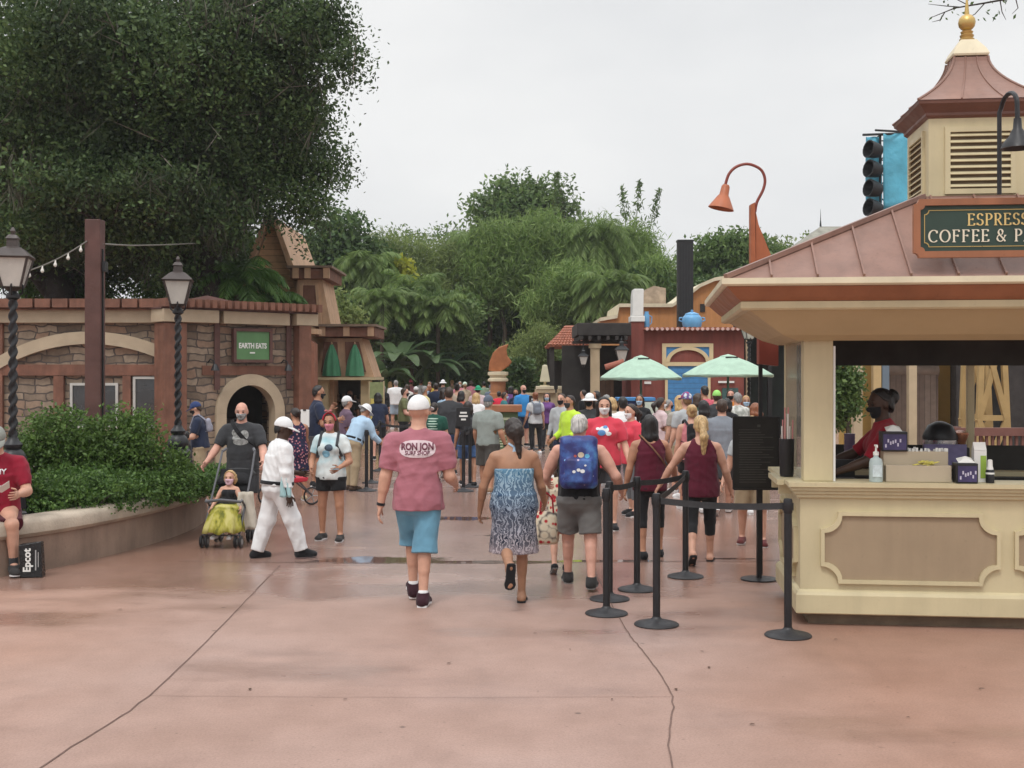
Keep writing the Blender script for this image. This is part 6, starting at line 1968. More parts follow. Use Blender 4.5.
mb = MB(); mb.lathe([(.2,0),(.27,.03),(.30,.14),(.30,.30),(.24,.38),(.20,.40)],20); mb.build('pot_body',PB,u,smooth=True)
mb = MB(); mb.lathe([(.22,.402),(.20,.44),(.06,.49),(.03,.50),(.045,.54),(.0,.56)],16); mb.build('lid',PB,u,smooth=True)
for s_ in (-1,1): MB().tube([(s_ * .29,0,.32),(s_ * .38,0,.31),(s_ * .39,0,.24),(s_ * .30,0,.20)],.022,8).build('handle',PB,u,smooth=True)
u = thing('blue_pot','small pale blue pot on the parapet beside the white chimney','pot',(hx(647),D + .12,hzf(329) + .03))
mb = MB(); mb.lathe([(.07,0),(.09,.05),(.09,.38),(.06,.45),(.065,.50)],14); mb.build('pot_body',PB,u,smooth=True)
MB().tube([(.09,0,.38),(.16,0,.34),(.15,0,.16),(.09,0,.10)],.016,8).build('handle',PB,u,smooth=True)
D = 43.0; S = D / FPX; hx = lambda px: (px - 512) * S; hzf = lambda py: HCAM - (py - 375) * S
t = thing('orange_hacienda','orange stuccoed building with curved cream parapet behind the red cantina','building',(hx(680),D,0)); ox = hx(680)
pg = lambda *P: [(hx(a) - ox,hzf(b)) for a,b in P]
top = [(600,321),(617,318),(619,307),(672,307),(690,295),(700,287),(714,281),(732,278),(748,278)]
MB().prism(pg(*([(600,436)] + top + [(748,436)])),1,0,5).build('wall',ORANGE,t)
mb = MB(); o_ = pg(*[(a,b - 3.2) for a,b in top]); i_ = pg(*[(a,b + .3) for a,b in top]); mb.strip(o_,i_,1,-.16,5.1); mb.build('cornice',CREAML,t)
mb = MB(); mb.prism(pg((643,304),(643,295),(648,288),(656,284.5),(668,287),(668,304)),1,.6,1.2); mb.build('broken_pediment',M('weathered_stone',(0.36,0.28,0.21),0.85,0.35,4,0.3),t)
MB().box(hx(700) - ox,hx(705) - ox,-.03,-.002,hzf(312),hzf(304)).build('window',DARK,t)
t = thing('dark_chimney','tall square black tower standing behind the red cantina roof','tower',(hx(678.5),D - 1.6,0))
D2 = D - 1.6; hz2 = HCAM - (242 - 375) * D2 / FPX
MB().box(-.26,.26,-.2,.2,0,hz2).build('shaft',M('charcoal_panel',(0.022,0.022,0.024),0.6,0.2,3,0.2),t)
mb = MB()
for i in range(5): mb.box(-.235 + .094 * i + .01,-.235 + .094 * i + .084,-.212,-.2005,1.0,hz2 - .1)
mb.build('speaker_grille',BLACK,t); MB().box(-.28,.28,-.22,.22,hz2 + .002,hz2 + .06).build('cap',BLACK,t)
D = 37.0; S = D / FPX; hx = lambda px: (px - 512) * S; hzf = lambda py: HCAM - (py - 375) * S
t = thing('dark_arcade','shadowy black-green arcade beyond the mint parasols','arcade',(hx(770),D,0)); ox = hx(770)
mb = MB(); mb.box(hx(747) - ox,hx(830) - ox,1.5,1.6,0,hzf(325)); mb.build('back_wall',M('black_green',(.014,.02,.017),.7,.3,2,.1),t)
for a_ in (746,768,800): MB().box(hx(a_) - ox,hx(a_ + 4) - ox,0,.14,0,hzf(330)).build('post',SAND if a_ == 746 else BLACK,t)
MB().box(hx(744) - ox,hx(832) - ox,-.1,1.8,hzf(330),hzf(322)).build('beam',M('charcoal_timber',(0.035,0.030,0.028),0.75,0.25,4,0.2),t)
D = 35.0; S = D / FPX; hx = lambda px: (px - 512) * S; hzf = lambda py: HCAM - (py - 375) * S
t = thing('timber_porch','dark timber porch with thick eave on sand pillars beside the cantina','porch',(hx(604),D,0)); ox = hx(604)
DT = M('charcoal_timber',(0.035,0.030,0.028),0.75,0.25,4,0.2)
MB().box(hx(577) - ox,hx(631) - ox,-.1,3.0,hzf(335.5),hzf(323)).build('eave_beam',DT,t,bevel=.02)
mb = MB()
for i in range(6): mb.box(hx(579 + 9 * i) - ox,hx(582 + 9 * i) - ox,-.25,3.0,hzf(340),hzf(336))
mb.build('joist',DT,t)
MB().box(hx(574) - ox,hx(630) - ox,.7,1.0,hzf(343),hzf(340.2)).build('crossbeam',DT,t)
MB().box(hx(591) - ox,hx(600) - ox,.1,.36,0,hzf(348)).build('pillar',SAND,t,bevel=.01); MB().box(hx(589.5) - ox,hx(601.5) - ox,.06,.40,hzf(348) + .001,hzf(343.5)).build('capital',SAND,t)
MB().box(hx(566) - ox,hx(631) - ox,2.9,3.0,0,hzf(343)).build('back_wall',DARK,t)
MB().box(hx(603) - ox,hx(618) - ox,1.5,1.6,.1,hzf(375)).build('door',planks('porch_door',(0.09,0.05,0.03),(0.12,0.07,0.045),.15,0),t)
for px,py,lab,sc in ((583,352,'hanging lantern under the porch eave away from the cantina',.8),(621,349,'white lantern under the porch eave close to the red wall',1.1)):
 l = thing('hanging_lantern',lab,'lantern',(hx(px),D - .15,hzf(py + 13)),0,'lanterns hanging from the porch')
 lantern(l,0,sc * 1.0,BLACK,'lantern_frame')
 MB().tube([(0,0,.60 * sc),(0,0,hzf(336) - hzf(py + 13))],.012,6).build('hanger',BLACK,l)
u = thing('rolled_awning','short rust-red rolled awning jutting from the porch','awning',(hx(612),D - .5,hzf(366)))
MB().tube([(-.24,0,-.04),(.30,0,.12)],.085,12).build('roll',M('rust_canvas',(0.36,0.13,0.09),0.8,0.15,6,0.1),u); MB().bar((.1,0.02,.05),(.1,.6,.07),.03).build('arm',BLACK,u)
D = 40.0; S = D / FPX; hx = lambda px: (px - 512) * S; hzf = lambda py: HCAM - (py - 375) * S
t = thing('tiled_pavilion','small pavilion with a terracotta hipped roof beside the porch','pavilion',(hx(572),D,0)); ox = hx(572)
V = [(hx(549) - ox,0,hzf(347)),(hx(598) - ox,0,hzf(347)),(hx(598) - ox,3.2,hzf(347)),(hx(549) - ox,3.2,hzf(347)),(hx(568) - ox,1.6,hzf(326)),(hx(590) - ox,1.6,hzf(326))]
mb = MB(); mb.add(V,[(0,1,5,4),(1,2,5),(2,3,4,5),(3,0,4),(3,2,1,0)]); rf = mb.build('roof',TERRA,t)
mb = MB()
for i in range(15):
 q = (i + .5) / 15; a = Vector(V[0]).lerp(Vector(V[1]),q); b = Vector(V[4]).lerp(Vector(V[5]),min(1,max(0,(q - .1) / .8)))
 n = 8
 for k in range(n):
  p0 = a.lerp(b,k / n); p1 = a.lerp(b,(k + 1.15) / n); mb.tube([p0 + Vector((0,-.01,.05)),p1 + Vector((0,-.01,.03))],[.062,.05],6)
for i in range(9):
 q = (i + .5) / 9; a = Vector(V[3]).lerp(Vector(V[0]),q); b = Vector(V[4])
 for k in range(8):
  p0 = a.lerp(b,k / 8); p1 = a.lerp(b,(k + 1.15) / 8); mb.tube([p0 + Vector((-.01,0,.05)),p1 + Vector((-.01,0,.03))],[.062 * (1 - k / 10),.05 * (1 - k / 10)],6)
mb.build('roof_tile',TERRA,rf)
for x_ in (552,595):
 for y_ in (.2,3.0): MB().box(hx(x_) - ox - .08,hx(x_) - ox + .08,y_ - .08,y_ + .08,0,hzf(347) - .005).build('post',DT,t)
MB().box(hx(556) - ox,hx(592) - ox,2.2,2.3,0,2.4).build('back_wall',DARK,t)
# ------------------------------------------------------------------ mint umbrellas
def parasol(label,px,D,pyt,pye,hwpx):
 S = D / FPX; t = thing('mint_parasol',label,'umbrella',(gx(px,D),D,0),R(10),'open mint parasols by the cantina')
 zt,ze,r = HCAM - (pyt - 375) * S,HCAM - (pye - 375) * S,hwpx * S
 mb = MB(); mb.tube([(0,0,0),(0,0,zt - .02)],.03,10); mb.lathe([(.25,0),(.25,.06),(.05,.08),(.04,.25)],16); mb.build('pole',M('green_pole',(0.10,0.20,0.15),0.5,0.1,5,0),t)
 V = [(0,0,zt)]; n = 32; rg = ((.18,.90),(.19,.86),(.45,.66),(.75,.36),(1.0,0.06))
 for q,zf in rg:
  for i in range(n):
   a = 2 * math.pi * i / n; b = abs(math.sin(4 * a))
   rr_ = r * q * (1 - .045 * b); V.append((rr_ * math.cos(a),rr_ * math.sin(a),ze + (zt - ze) * (zf - .025 * b * q)))
 for i in range(n):
  a = 2 * math.pi * i / n; b = abs(math.sin(4 * a)); V.append((r * (1 - .045 * b) * math.cos(a),r * (1 - .045 * b) * math.sin(a),ze - .05 + .02 * b))
 Fc = [(0,1 + i,1 + (i + 1) % n) for i in range(n)] + [(1 + k * n + i,1 + k * n + (i + 1) % n,1 + k * n + n + (i + 1) % n,1 + k * n + n + i) for k in range(5) for i in range(n)]
 mb = MB(); mb.add(V,Fc); c = mb.build('canopy',MINT,t,smooth=True)
 md = c.modifiers.new('Solid','SOLIDIFY'); md.thickness = .008
 for i in range(8):
  a = math.pi * 2 * i / 8; MB().bar((0.03 * math.cos(a),.03 * math.sin(a),zt - .12),(r * .97 * math.cos(a),r * .97 * math.sin(a),ze - .01),.016).build('rib',BLACK,t)
 for i in range(3):
  a = R(-110 + 20 * i); mb = MB(); p = Vector((r * .24 * math.cos(a),r * .24 * math.sin(a),ze + (zt - ze) * .84)); mb.bar(p - Vector((.06,0,0)),p + Vector((.06,0,0)),.02,.03); mb.build('vent',BLACK,t)
 return t
parasol('open mint parasol closer to the dark porch',641,30,355,378.5,42)
parasol('open mint parasol partly behind the kiosk eave',728,29,354,375.5,47)
D = 28.0; S = D / FPX; hx = lambda px: (px - 512) * S; hzf = lambda py: HCAM - (py - 375) * S
t = thing('order_podium','blue order podium with white front panels under the mint parasol','podium',(hx(636),D,0)); ox = hx(636)
MB().box(hx(621) - ox,hx(652) - ox,0,.5,0,hzf(401)).build('body',M('deep_blue',(0.05,0.07,0.20),0.5,0.12,4,0.05),t,bevel=.008)
MB().box(hx(617) - ox,hx(655) - ox,-.1,.6,hzf(401) + .001,hzf(397.5)).build('top',BLUEP,t,bevel=.01)
MB().box(hx(624) - ox,hx(640) - ox,-.02,-.001,hzf(430),hzf(405)).build('front_panel',WHITEP,t)
t = thing('menu_stand','pale green menu sheet on a stand beside the blue podium','menu',(hx(650),D - .7,0)); S = (D - .7) / FPX
MB().box(-.20,.17,-.02,.02,HCAM - (419 - 375) * S,HCAM - (402 - 375) * S).build('menu_sheet',M('pale_menu',(0.52,0.58,0.50),0.5,0.08,9,0),t); MB().box(-.02,.02,-.0,.04,0,HCAM - (403 - 375) * S).build('post',BLACK,t); MB().box(-.2,.2,-.15,.2,0,.02).build('foot',BLACK,t)
MB().box(hx(657) - hx(650),hx(665.5) - hx(650),.05,.2,0,HCAM - (416 - 375) * S).build('card_reader',BLACK,t)
# ------------------------------------------------------------------ far tower with blue banners, grey roof
D = 38.0; S = D / FPX; hx = lambda px: (px - 512) * S; hzf = lambda py: HCAM - (py - 375) * S
t = thing('light_tower','show-light tower wrapped in turquoise cloth above the kiosk roof','light tower',(hx(890),D,0)); ox = hx(890)
mb = MB(); zt = hzf(138); tr = .45
for sx_ in (-1,1):
 for sy in (-1,1): mb.tube([(sx_ * tr,sy * tr,0),(sx_ * tr,sy * tr,zt)],.04,6)
n = 12
for i in range(n):
 z0_,z1_ = zt * i / n,zt * (i + 1) / n
 for a,b in (((-tr,-tr),(tr,-tr)),((tr,-tr),(tr,tr)),((tr,tr),(-tr,tr)),((-tr,tr),(-tr,-tr))):
  mb.tube([(*a,z0_),(*b,z1_)],.022,5); mb.tube([(*a,z1_),(*b,z1_)],.022,5)
mb.tube([(hx(858) - ox,-.5,hzf(138)),(hx(916) - ox,-.5,hzf(136))],.04,6); mb.tube([(hx(868) - ox,-.75,hzf(135)),(hx(916) - ox,-.5,hzf(136))],.035,6)
mb.build('truss',BLACK,t)
BN = M('turquoise_banner',(0.10,0.40,0.54),0.55,0.22,1.6,0.3,4,dist=.1)
for x0_,x1_,y_,zt_,zb_ in ((878,914,-.56,137,212),(862,877.5,-.42,139.5,205)):
 V = []; Fc = []; nx,nz_ = 16,10; X0,X1 = hx(x0_) - ox,hx(x1_) - ox
 for j in range(nz_ + 1):
  for i in range(nx + 1):
   q = i / nx; V.append((X0 + (X1 - X0) * q,y_ + .05 * math.sin(q * 9 + j * .3),hzf(zt_) + (hzf(zb_) - hzf(zt_)) * j / nz_))
 for j in range(nz_):
  for i in range(nx): Fc.append((j * (nx + 1) + i,j * (nx + 1) + i + 1,(j + 1) * (nx + 1) + i + 1,(j + 1) * (nx + 1) + i))
 mb = MB(); mb.add(V,Fc); b_ = mb.build('banner',BN,t,smooth='all'); md = b_.modifiers.new('Solid','SOLIDIFY'); md.thickness = .01
for py in (156,175,194,213):
 mb = MB(); mb.lathe([(.10,.0),(.20,.06),(.24,.20),(.28,.48),(.25,.48),(.2,.2)],16)
 o = mb.build('spotlight',M('spot_black',(0.012,0.012,0.013),0.5,0.2,6,0.05),t,smooth=True); o.location = (hx(874) - ox,-.72,hzf(py)); o.rotation_euler = (R(20),R(-82),0)
mb = MB(); mb.tube([(hx(894) - ox,-.5,hzf(136)),(hx(894) - ox,-.5,hzf(131))],.02,5); mb.lathe([(.02,0),(.09,.10),(.11,.2),(.02,.21)],8,(hx(894) - ox,-.5,hzf(132))); mb.build('beacon',BLACK,t)
D = 52.0; S = D / FPX; hx = lambda px: (px - 512) * S; hzf = lambda py: HCAM - (py - 375) * S
t = thing('grey_roofed_hall','distant hall with a pale grey pyramid roof and spike','building',(hx(850),D,0)); ox = hx(850)
X0,X1,ze = hx(780) - ox,hx(935) - ox,hzf(262)
mb = MB(); mb.add([(X0,0,ze),(X1,0,ze),(X1,6.5,ze),(X0,6.5,ze),(hx(836) - ox,2.6,hzf(219)),(hx(880) - ox,2.6,hzf(219))],[(0,1,5,4),(1,2,5),(2,3,4,5),(3,0,4),(3,2,1,0)])
mb.build('roof',M('grey_shingle',(0.27,0.26,0.22),0.8,0.25,3,0.3,30),t)
MB().box(X0 + .4,X1 - .4,.4,6.1,0,ze - .003).build('wall',SAND,t)
mb = MB(); mb.lathe([(.05,0),(.02,.3),(.004,.8)],6,(hx(836) - ox,2.6,hzf(219))); mb.build('spike',BLACK,t)
# ------------------------------------------------------------------ what shows through the kiosk windows
D = 24.0; S = D / FPX; hx = lambda px: (px - 512) * S; hzf = lambda py: HCAM - (py - 375) * S
t = thing('yellow_pavilion','yellow walled pavilion with a dark frame seen through the kiosk','building',(hx(930),D,0)); ox = hx(930)
YW = M('ochre_wall',(0.58,0.36,0.11),0.75,0.12,2,0.15)
MB().box(hx(870) - ox,hx(1120) - ox,2.0,2.3,0,hzf(285)).build('wall',YW,t)
MB().box(hx(900) - ox,hx(956) - ox,1.0,1.25,0,hzf(374)).build('fence_wall',planks('grey_boards',(0.16,0.11,0.085),(0.22,0.16,0.125),.12,0),t)
MB().tube([(hx(899) - ox,1.1,hzf(371)),(hx(957) - ox,1.1,hzf(371))],.13,12).build('rail',M('grey_rail',(0.24,0.18,0.14),0.8,0.2,4,0.2),t,smooth=True)
for a_,b_,m_ in ((858,867,SAND),(878,886,M('ochre_post',(0.50,0.36,0.18),0.7,0.1,3,0.1)),(887,894,M('slate_blue',(0.14,0.18,0.22),0.6,0.1,3,0.1)),(914,922,SAND),(962,975,DT),(1015,1030,DT)):
 MB().box(hx(a_) - ox,hx(b_) - ox,.3,.3 + (b_ - a_) * S,0,hzf(290)).build('pillar',m_,t)
MB().box(hx(845) - ox,hx(1130) - ox,-.2,2.4,hzf(290) + .002,hzf(272)).build('roof',DT,t)
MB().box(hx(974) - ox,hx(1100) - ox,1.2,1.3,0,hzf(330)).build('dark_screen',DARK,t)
mb = MB()
for i in range(6): mb.box(hx(868 + i * .01) - ox,hx(876) - ox,.8,.82,hzf(372 + i * 2.6),hzf(370.7 + i * 2.6))
mb.build('striped_panel',WHITEP,t)
for px,py in ((854,366),(860,376)):
 mb = MB(); mb.lathe([(.0,-.05),(.045,-.02),(.045,.03),(.0,.06)],10,(hx(px) - ox,.1,hzf(py))); mb.tube([(hx(px) - ox,.1,hzf(py)),(hx(px) - ox,.1,hzf(290))],.006,4); mb.build('globe_lamp',WHITEP,t,smooth=True)
D = 19.0; S = D / FPX; hx = lambda px: (px - 512) * S; hzf = lambda py: HCAM - (py - 375) * S
t = thing('braced_trestle','tall yellow timber trestle with crossed braces behind the kiosk','trestle',(hx(992),D,0)); ox = hx(992)
YT = M('yellow_timber',(0.38,0.26,0.11),0.65,0.12,4,0.12)
mb = MB()
for y_ in (0,.7):
 for a_,b_ in (((978,445),(984,300)),((1008,445),(1002,300)),((979,418),(1004,330)),((1006,418),(983,330)),((977,418),(1009,418)),((978,419),(990,450)),((1007,419),(995,450))):
  mb.bar((hx(a_[0]) - ox,y_,hzf(a_[1])),(hx(b_[0]) - ox,y_ + .01 * (a_[0] % 5),hzf(b_[1])),.085,.085)
 for px in (978,1008): mb.bar((hx(px) - ox,y_,0),(hx(px) - ox,y_,hzf(445)),.09)
mb.build('frame',YT,t)
D = 16.5; S = D / FPX; hx = lambda px: (px - 512) * S; hzf = lambda py: HCAM - (py - 375) * S
t = thing('railing_fence','red-brown slatted railing behind the kiosk','fence',(hx(1010),D,0)); ox = hx(1010)
mb = MB(); mb.box(hx(955) - ox,hx(1130) - ox,0,.12,hzf(436),hzf(428)); mb.box(hx(955) - ox,hx(1130) - ox,.02,.10,.12,.2)
mb.build('rail',M('maroon_rail',(0.17,0.075,0.06),0.6,0.15,4,0.1),t)
mb = MB()
for i in range(28): mb.box(hx(957 + 6 * i) - ox,hx(959.5 + 6 * i) - ox,.04,.08,.2,hzf(436) - .001)
mb.build('slat',M('maroon_rail',(0.17,0.075,0.06)),t)
for px in (956,1040,1125): MB().box(hx(px) - ox,hx(px) - ox + .12,.13,.25,0,hzf(427)).build('post',TIMBERD,t)
# ------------------------------------------------------------------ trees and planting
OAKL = leafmat('oak_leaf',(0.034,0.068,0.024),(0.135,0.205,0.072),0.32,.5,(.42,.40,1.5))
FERN = leafmat('bright_palm_leaf',(0.06,0.14,0.03),(0.14,0.25,0.06),0.4)
PALML = leafmat('areca_palm_leaf',(0.13,0.22,0.055),(0.30,0.40,0.13),0.5,.45,(.3,.6,1.25))
DEEP = leafmat('deep_green_leaf',(0.042,0.088,0.03),(0.125,0.195,0.06),0.35)
MID = leafmat('mid_green_leaf',(0.075,0.14,0.04),(0.19,0.27,0.085),0.42)
OLIVE = leafmat('olive_leaf',(0.13,0.19,0.055),(0.29,0.35,0.12),0.45)
YELL = leafmat('yellow_leaf',(0.32,0.34,0.04),(0.55,0.55,0.09),0.5)
def blob(px,py,rx,ry,D,o,ryd=None):
 """ellipsoid given by what it covers in the picture at distance D, relative to origin o"""
 S = D / FPX
 return ((gx(px,D) - o[0],D - o[1],zz(py,D) - o[2]),(rx * S,(ryd or rx * .85) * S,ry * S))
o = (gx(208,29),29,0)
oak = []
for px,py,rx,ry,D in ((60,40,90,70,27),(150,60,90,70,27),(230,50,80,70,28),(300,30,52,42,28),(346,62,20,24,27.5),(292,100,44,48,28.5),(326,164,24,30,29.5),(312,125,16,20,29),(30,130,80,60,28),(120,140,80,60,28),(215,135,70,60,28.5),(285,175,42,44,29),(308,212,20,22,29.5),(250,205,30,24,30),(90,200,60,38,30),(170,205,55,35,30),(20,205,50,35,30),(214,232,24,26,30),(250,-30,80,60,29),(100,-50,110,70,30),(330,20,20,22,28),(-60,90,90,90,29),(304,240,8,14,29),(60,235,60,34,29.5),(130,245,50,34,30.5),(10,255,45,36,31),(185,262,34,30,30.5),(95,268,40,26,31.5),(160,232,46,26,27.8),(205,215,34,26,27.6),(110,235,46,26,28),(40,225,50,30,28),(175,275,24,18,28.2),(228,232,16,22,28.4),(150,190,60,30,26.8),(70,185,60,30,26.8),(228,205,34,26,28.5),(150,170,120,50,31.5),(60,150,110,60,32),(240,120,80,70,31.5)):
 b = blob(px,py,rx,ry,D,o); oak.append((b[0],b[1],b[1][0] * b[1][2] * (1.0 + .5 * (b[1][1] < 2))))
t = make_tree('huge spreading dark oak overhanging the stone restaurant',o,oak,290000,.105,OAKL,.36,.55,'oak_tree',32,.27,BARKD,top=5.6,limbs=18,seed=4,flat=.1)
rng = np.random.default_rng(77); Pm = crown_points([b for b in oak],8000,26,.22,rng,shell=.8); Vm,Qm = rand_rot_quads(Pm,.55,.05,rng,0,np.tile([[0,0,-1.0]],(len(Pm),1)) + rng.normal(size=(len(Pm),3)) * .2)
link('hanging_moss',raw_mesh('hanging_moss',Vm,Qm),leafmat('moss_strand',(.055,.058,.04),(.13,.13,.09),.3,.8),t)
Pi = crown_points([(b[0],tuple(x * .7 for x in b[1])) for b in oak if b[1][0] > .9],40000,12,.4,rng,shell=.2); Vi,Qi = rand_rot_quads(Pi,.17,.6,rng,.2)
link('inner_foliage',raw_mesh('inner_foliage',Vi,Qi),OAKL,t)
Pt = crown_points([b for b in oak],1500,3,.2,rng,shell=.75); Vt,Qt = rand_rot_quads(Pt,1.1,.02,rng,0)
link('twig',raw_mesh('twig',Vt,Qt),leafmat('pale_twig',(.10,.085,.07),(.26,.23,.19),.1,.8),t)
o2 = (gx(58,31),31,0)
make_tree('second dark oak trunk with low crown behind the timber post',o2,[blob(60,195,70,45,31,o2),blob(-10,180,80,60,31,o2),blob(130,225,45,35,31.5,o2),blob(40,110,120,60,32,o2)],26000,.13,DEEP,.5,.5,'oak_tree',30,.3,BARKD,top=4.6,seed=6)
make_palm('bright feathery green palm growing behind the entrance bay roof',(gx(238,29.6),29.6,0),4.2,26,1.7,FERN,.10,.42,.75,.7,3,wid=.03)
make_palm('bright small palm leaning against the orange gable',(gx(272,29.8),29.8,0),3.7,20,1.3,FERN,.08,.36,.8,.6,5,wid=.03)
for i,(px,py,D,lab) in enumerate(((35,262,33,'light green shrub tree far behind the near lamp lantern'),(150,262,33,'light green shrub tree behind the restaurant roof by the cable'),(80,285,32,'light green low shrub tree behind the restaurant roof near the timber post'),(190,285,30.5,'light green shrub tree at the oak trunk behind the roof'))):
 o3 = (gx(px,D),D,0); make_tree(lab,o3,[blob(px,py,24,30,D,o3),blob(px + 10,py + 22,28,22,D,o3)],4000,.16,FERN,.08,.4,'shrub_tree',20,.25,seed=40 + i,top=2.5)
def T(lab,px,D,blobs,n,size,mat,tr=.25,asp=.5,seed=1,spread=.45,per=26,top=None,name='tree',droop=0,flat=.2):
 o = (gx(px,D),D,0)
 return make_tree(lab,o,[blob(*b,o) for b in blobs],n,size,mat,tr,asp,name,per,spread,BARK,seed=seed,top=top,droop=droop,flat=flat)
o4 = None
T('tallest broad-crowned tree rising above the palms',520,74,[(515,205,32,22,74),(505,186,16,12,74),(530,182,10,14,74),(520,225,44,20,74),(553,214,16,16,74),(486,208,16,13,74),(540,240,30,20,74),(516,175,6,9,74),(541,192,12,12,74),(476,196,6,6,74),(562,200,6,8,74)],14000,.34,MID,.4,.5,50,.5)
T('slim feathery shoot tree beside the tall broad crown',563,73,[(563,195,9,18,73),(570,215,12,16,73),(556,176,5,8,73),(566,240,14,20,73)],1500,.30,MID,.12,.4,51,.35)
T('dark broadleaf tree close to the oak behind the timber tower',345,58,[(340,225,22,16,58),(330,245,28,20,58),(355,262,34,26,58),(335,292,40,30,58),(372,292,30,24,58),(322,262,20,24,58)],16000,.27,DEEP,.25,.5,52,.4)
T('feathery light green bamboo mass in the middle of the tree wall',425,60,[(395,262,30,28,60),(440,268,32,28,60),(470,278,28,28,60),(425,290,50,30,60),(455,256,22,18,60),(380,250,24,22,60),(412,244,16,14,60)],30000,.34,OLIVE,.2,.13,53,.45,26,None,'bamboo_clump',.25,.5)
T('sparse thin-topped tree rising behind the bamboo mass',440,70,[(400,240,22,12,70),(440,245,30,14,70),(470,238,18,14,70),(455,225,10,10,70)],1300,.26,MID,.1,.4,59,.5)
T('dark dense tree under the drooping palms',540,63,[(500,300,36,28,63),(540,305,40,30,63),(585,300,40,30,63),(625,300,34,28,63),(480,325,36,28,63),(530,340,40,26,63),(610,330,40,24,63)],21000,.27,DEEP,.3,.5,54,.45)
T('dark bushy tree low beside the timber hut',365,55,[(395,330,30,28,55),(430,335,32,26,55),(455,318,30,26,55),(350,325,30,30,55),(410,310,40,20,55)],14000,.22,MID,.2,.5,55,.4)
T('light olive weeping tree beside the fin sculpture',540,50,[(545,345,30,24,50),(528,352,24,22,50),(565,352,24,22,50),(545,370,34,18,50),(540,330,20,10,50)],15000,.17,OLIVE,.14,.22,56,.22,26,None,'weeping_tree',.35,.8)
T('yellow variegated slender shrub glowing among dark leaves',401,57,[(401,268,8,8,57),(404,284,9,10,57),(396,294,7,8,57),(408,298,6,7,57)],900,.30,YELL,.06,.6,57,.22,14)
T('pale flowering shrub beside the timber hut roof',335,45,[(335,300,12,10,45),(342,312,16,10,45),(350,320,12,8,45)],1500,.17,OLIVE,.06,.5,58,.2,14)
PALMS = [('drooping areca palm beside the tall broad-crowned tree',490,61,246,3.3),('drooping areca palm second from the dark square tower',596,60,236,3.2),('small areca palm behind the porch roof',612,54,285,2.4),('small areca palm beside the dark hut-side tree',365,57,262,2.2)]
for i,(lab,px,D,py,fl) in enumerate(PALMS):
 make_palm(lab,(gx(px,D),D,0),zz(py,D) - .3,46,fl * .95,PALML,.14,.75,1.0 + .12 * math.sin(i * 2.1),.8,60 + i,nl=52,wid=.032)
for i,(lab,px,py,D,rx,ry) in enumerate((('drooping feathery bamboo clump under the tall broad crown',500,250,59,26,32),('drooping feathery bamboo clump in the centre of the tree wall',543,240,60,30,30),('drooping feathery bamboo clump beside the bamboo plumes',590,246,60,30,30),('drooping feathery bamboo clump close to the dark square tower',632,252,61,26,30),('lower feathery bamboo clump behind the porch roof',655,282,58,16,26),('lower feathery bamboo clump over the weeping tree',570,285,56,34,24))):
 T(lab,px,D,[(px,py,rx,ry,D),(px - rx * .6,py + 16,rx * .7,ry * .8,D),(px + rx * .6,py + 18,rx * .7,ry * .8,D),(px + rx * .2,py - ry * .6,rx * .5,ry * .5,D),(px - 4,py + ry,rx,ry * .7,D)],15000,.42,PALML,.12,.12,160 + i,.42,26,None,'bamboo_clump',.4,.9)
BAN = leafmat('banana_leaf',(0.05,0.10,0.04),(0.12,0.18,0.08),0.35,0.35)
def banana(lab,px,D,py,L,n,seed):
 rng = np.random.default_rng(seed); o = (gx(px,D),D,0); t = thing('banana_plant',lab,'plant',o)
 h = zz(py,D) * .55
 MB().tube([(0,0,0),(.05,0,h)],[.14,.09],8).build('stem',MID,t,smooth='all')
 V = []; Q = []
 for i in range(n):
  az = i * 2.4 + rng.uniform(-.3,.3); rise = rng.uniform(.5,1.2); m = 7; w = L * .15
  side = np.array([-math.sin(az),math.cos(az),0]); n0 = len(V)
  for k in range(m + 1):
   q = k / m; r = L * (q - .15 * q * q); z = h + L * (rise * q - .75 * q * q)
   c = np.array([math.cos(az) * r,math.sin(az) * r,z]); ww = w * (math.sin(math.pi * min(1,q * .92 + .06)) ** .6) * (q > .12) + .02
   V += [c - side * ww + np.array([0,0,.25 * ww]),c,c + side * ww + np.array([0,0,.25 * ww])]
  for k in range(m):
   a = n0 + k * 3; Q += [(a,a + 1,a + 4,a + 3),(a + 1,a + 2,a + 5,a + 4)]
 link('leaf_blade',raw_mesh('leaf_blade',V,Q),BAN,t)
banana('broad-leaved banana plant by the hut in the shade',398,51,318,2.0,12,1); banana('broad-leaved banana plant before the dark bushy tree',425,52,328,2.1,12,2)
banana('smaller banana plant low near the garden wall',385,50,345,1.6,9,3); banana('upright banana plant beside the sculpture trees',446,53,335,1.9,10,4)
for i,(px,py,rx,ry,m_,lab) in enumerate(((385,366,22,12,DEEP,'clipped dark shrub on the garden wall nearest the hut'),(420,366,22,12,OLIVE,'olive shrub along the garden wall'),(450,364,20,13,DEEP,'dark shrub along the garden wall with rust tips'),(478,362,22,16,MID,'leafy green shrub along the garden wall by the sculpture'),(462,352,18,14,DEEP,'taller dark shrub behind the garden wall'),(430,352,18,12,MID,'green shrub behind the garden wall'),(520,374,16,14,DEEP,'dark shrub behind the sculpture'),(575,372,16,16,DEEP,'dark shrub behind the tapered lamps'))):
 D = 57 if px < 500 else 47
 o3 = (gx(px,D),D,0); b = blob(px,py,rx,ry,D,o3,rx * .6)
 shrub(lab,o3,[b,((b[0][0],b[0][1],b[0][2] * .5),(b[1][0],b[1][1],b[0][2] * .5))],4200,.2,m_,80 + i,.5,per=16,spread=.2)
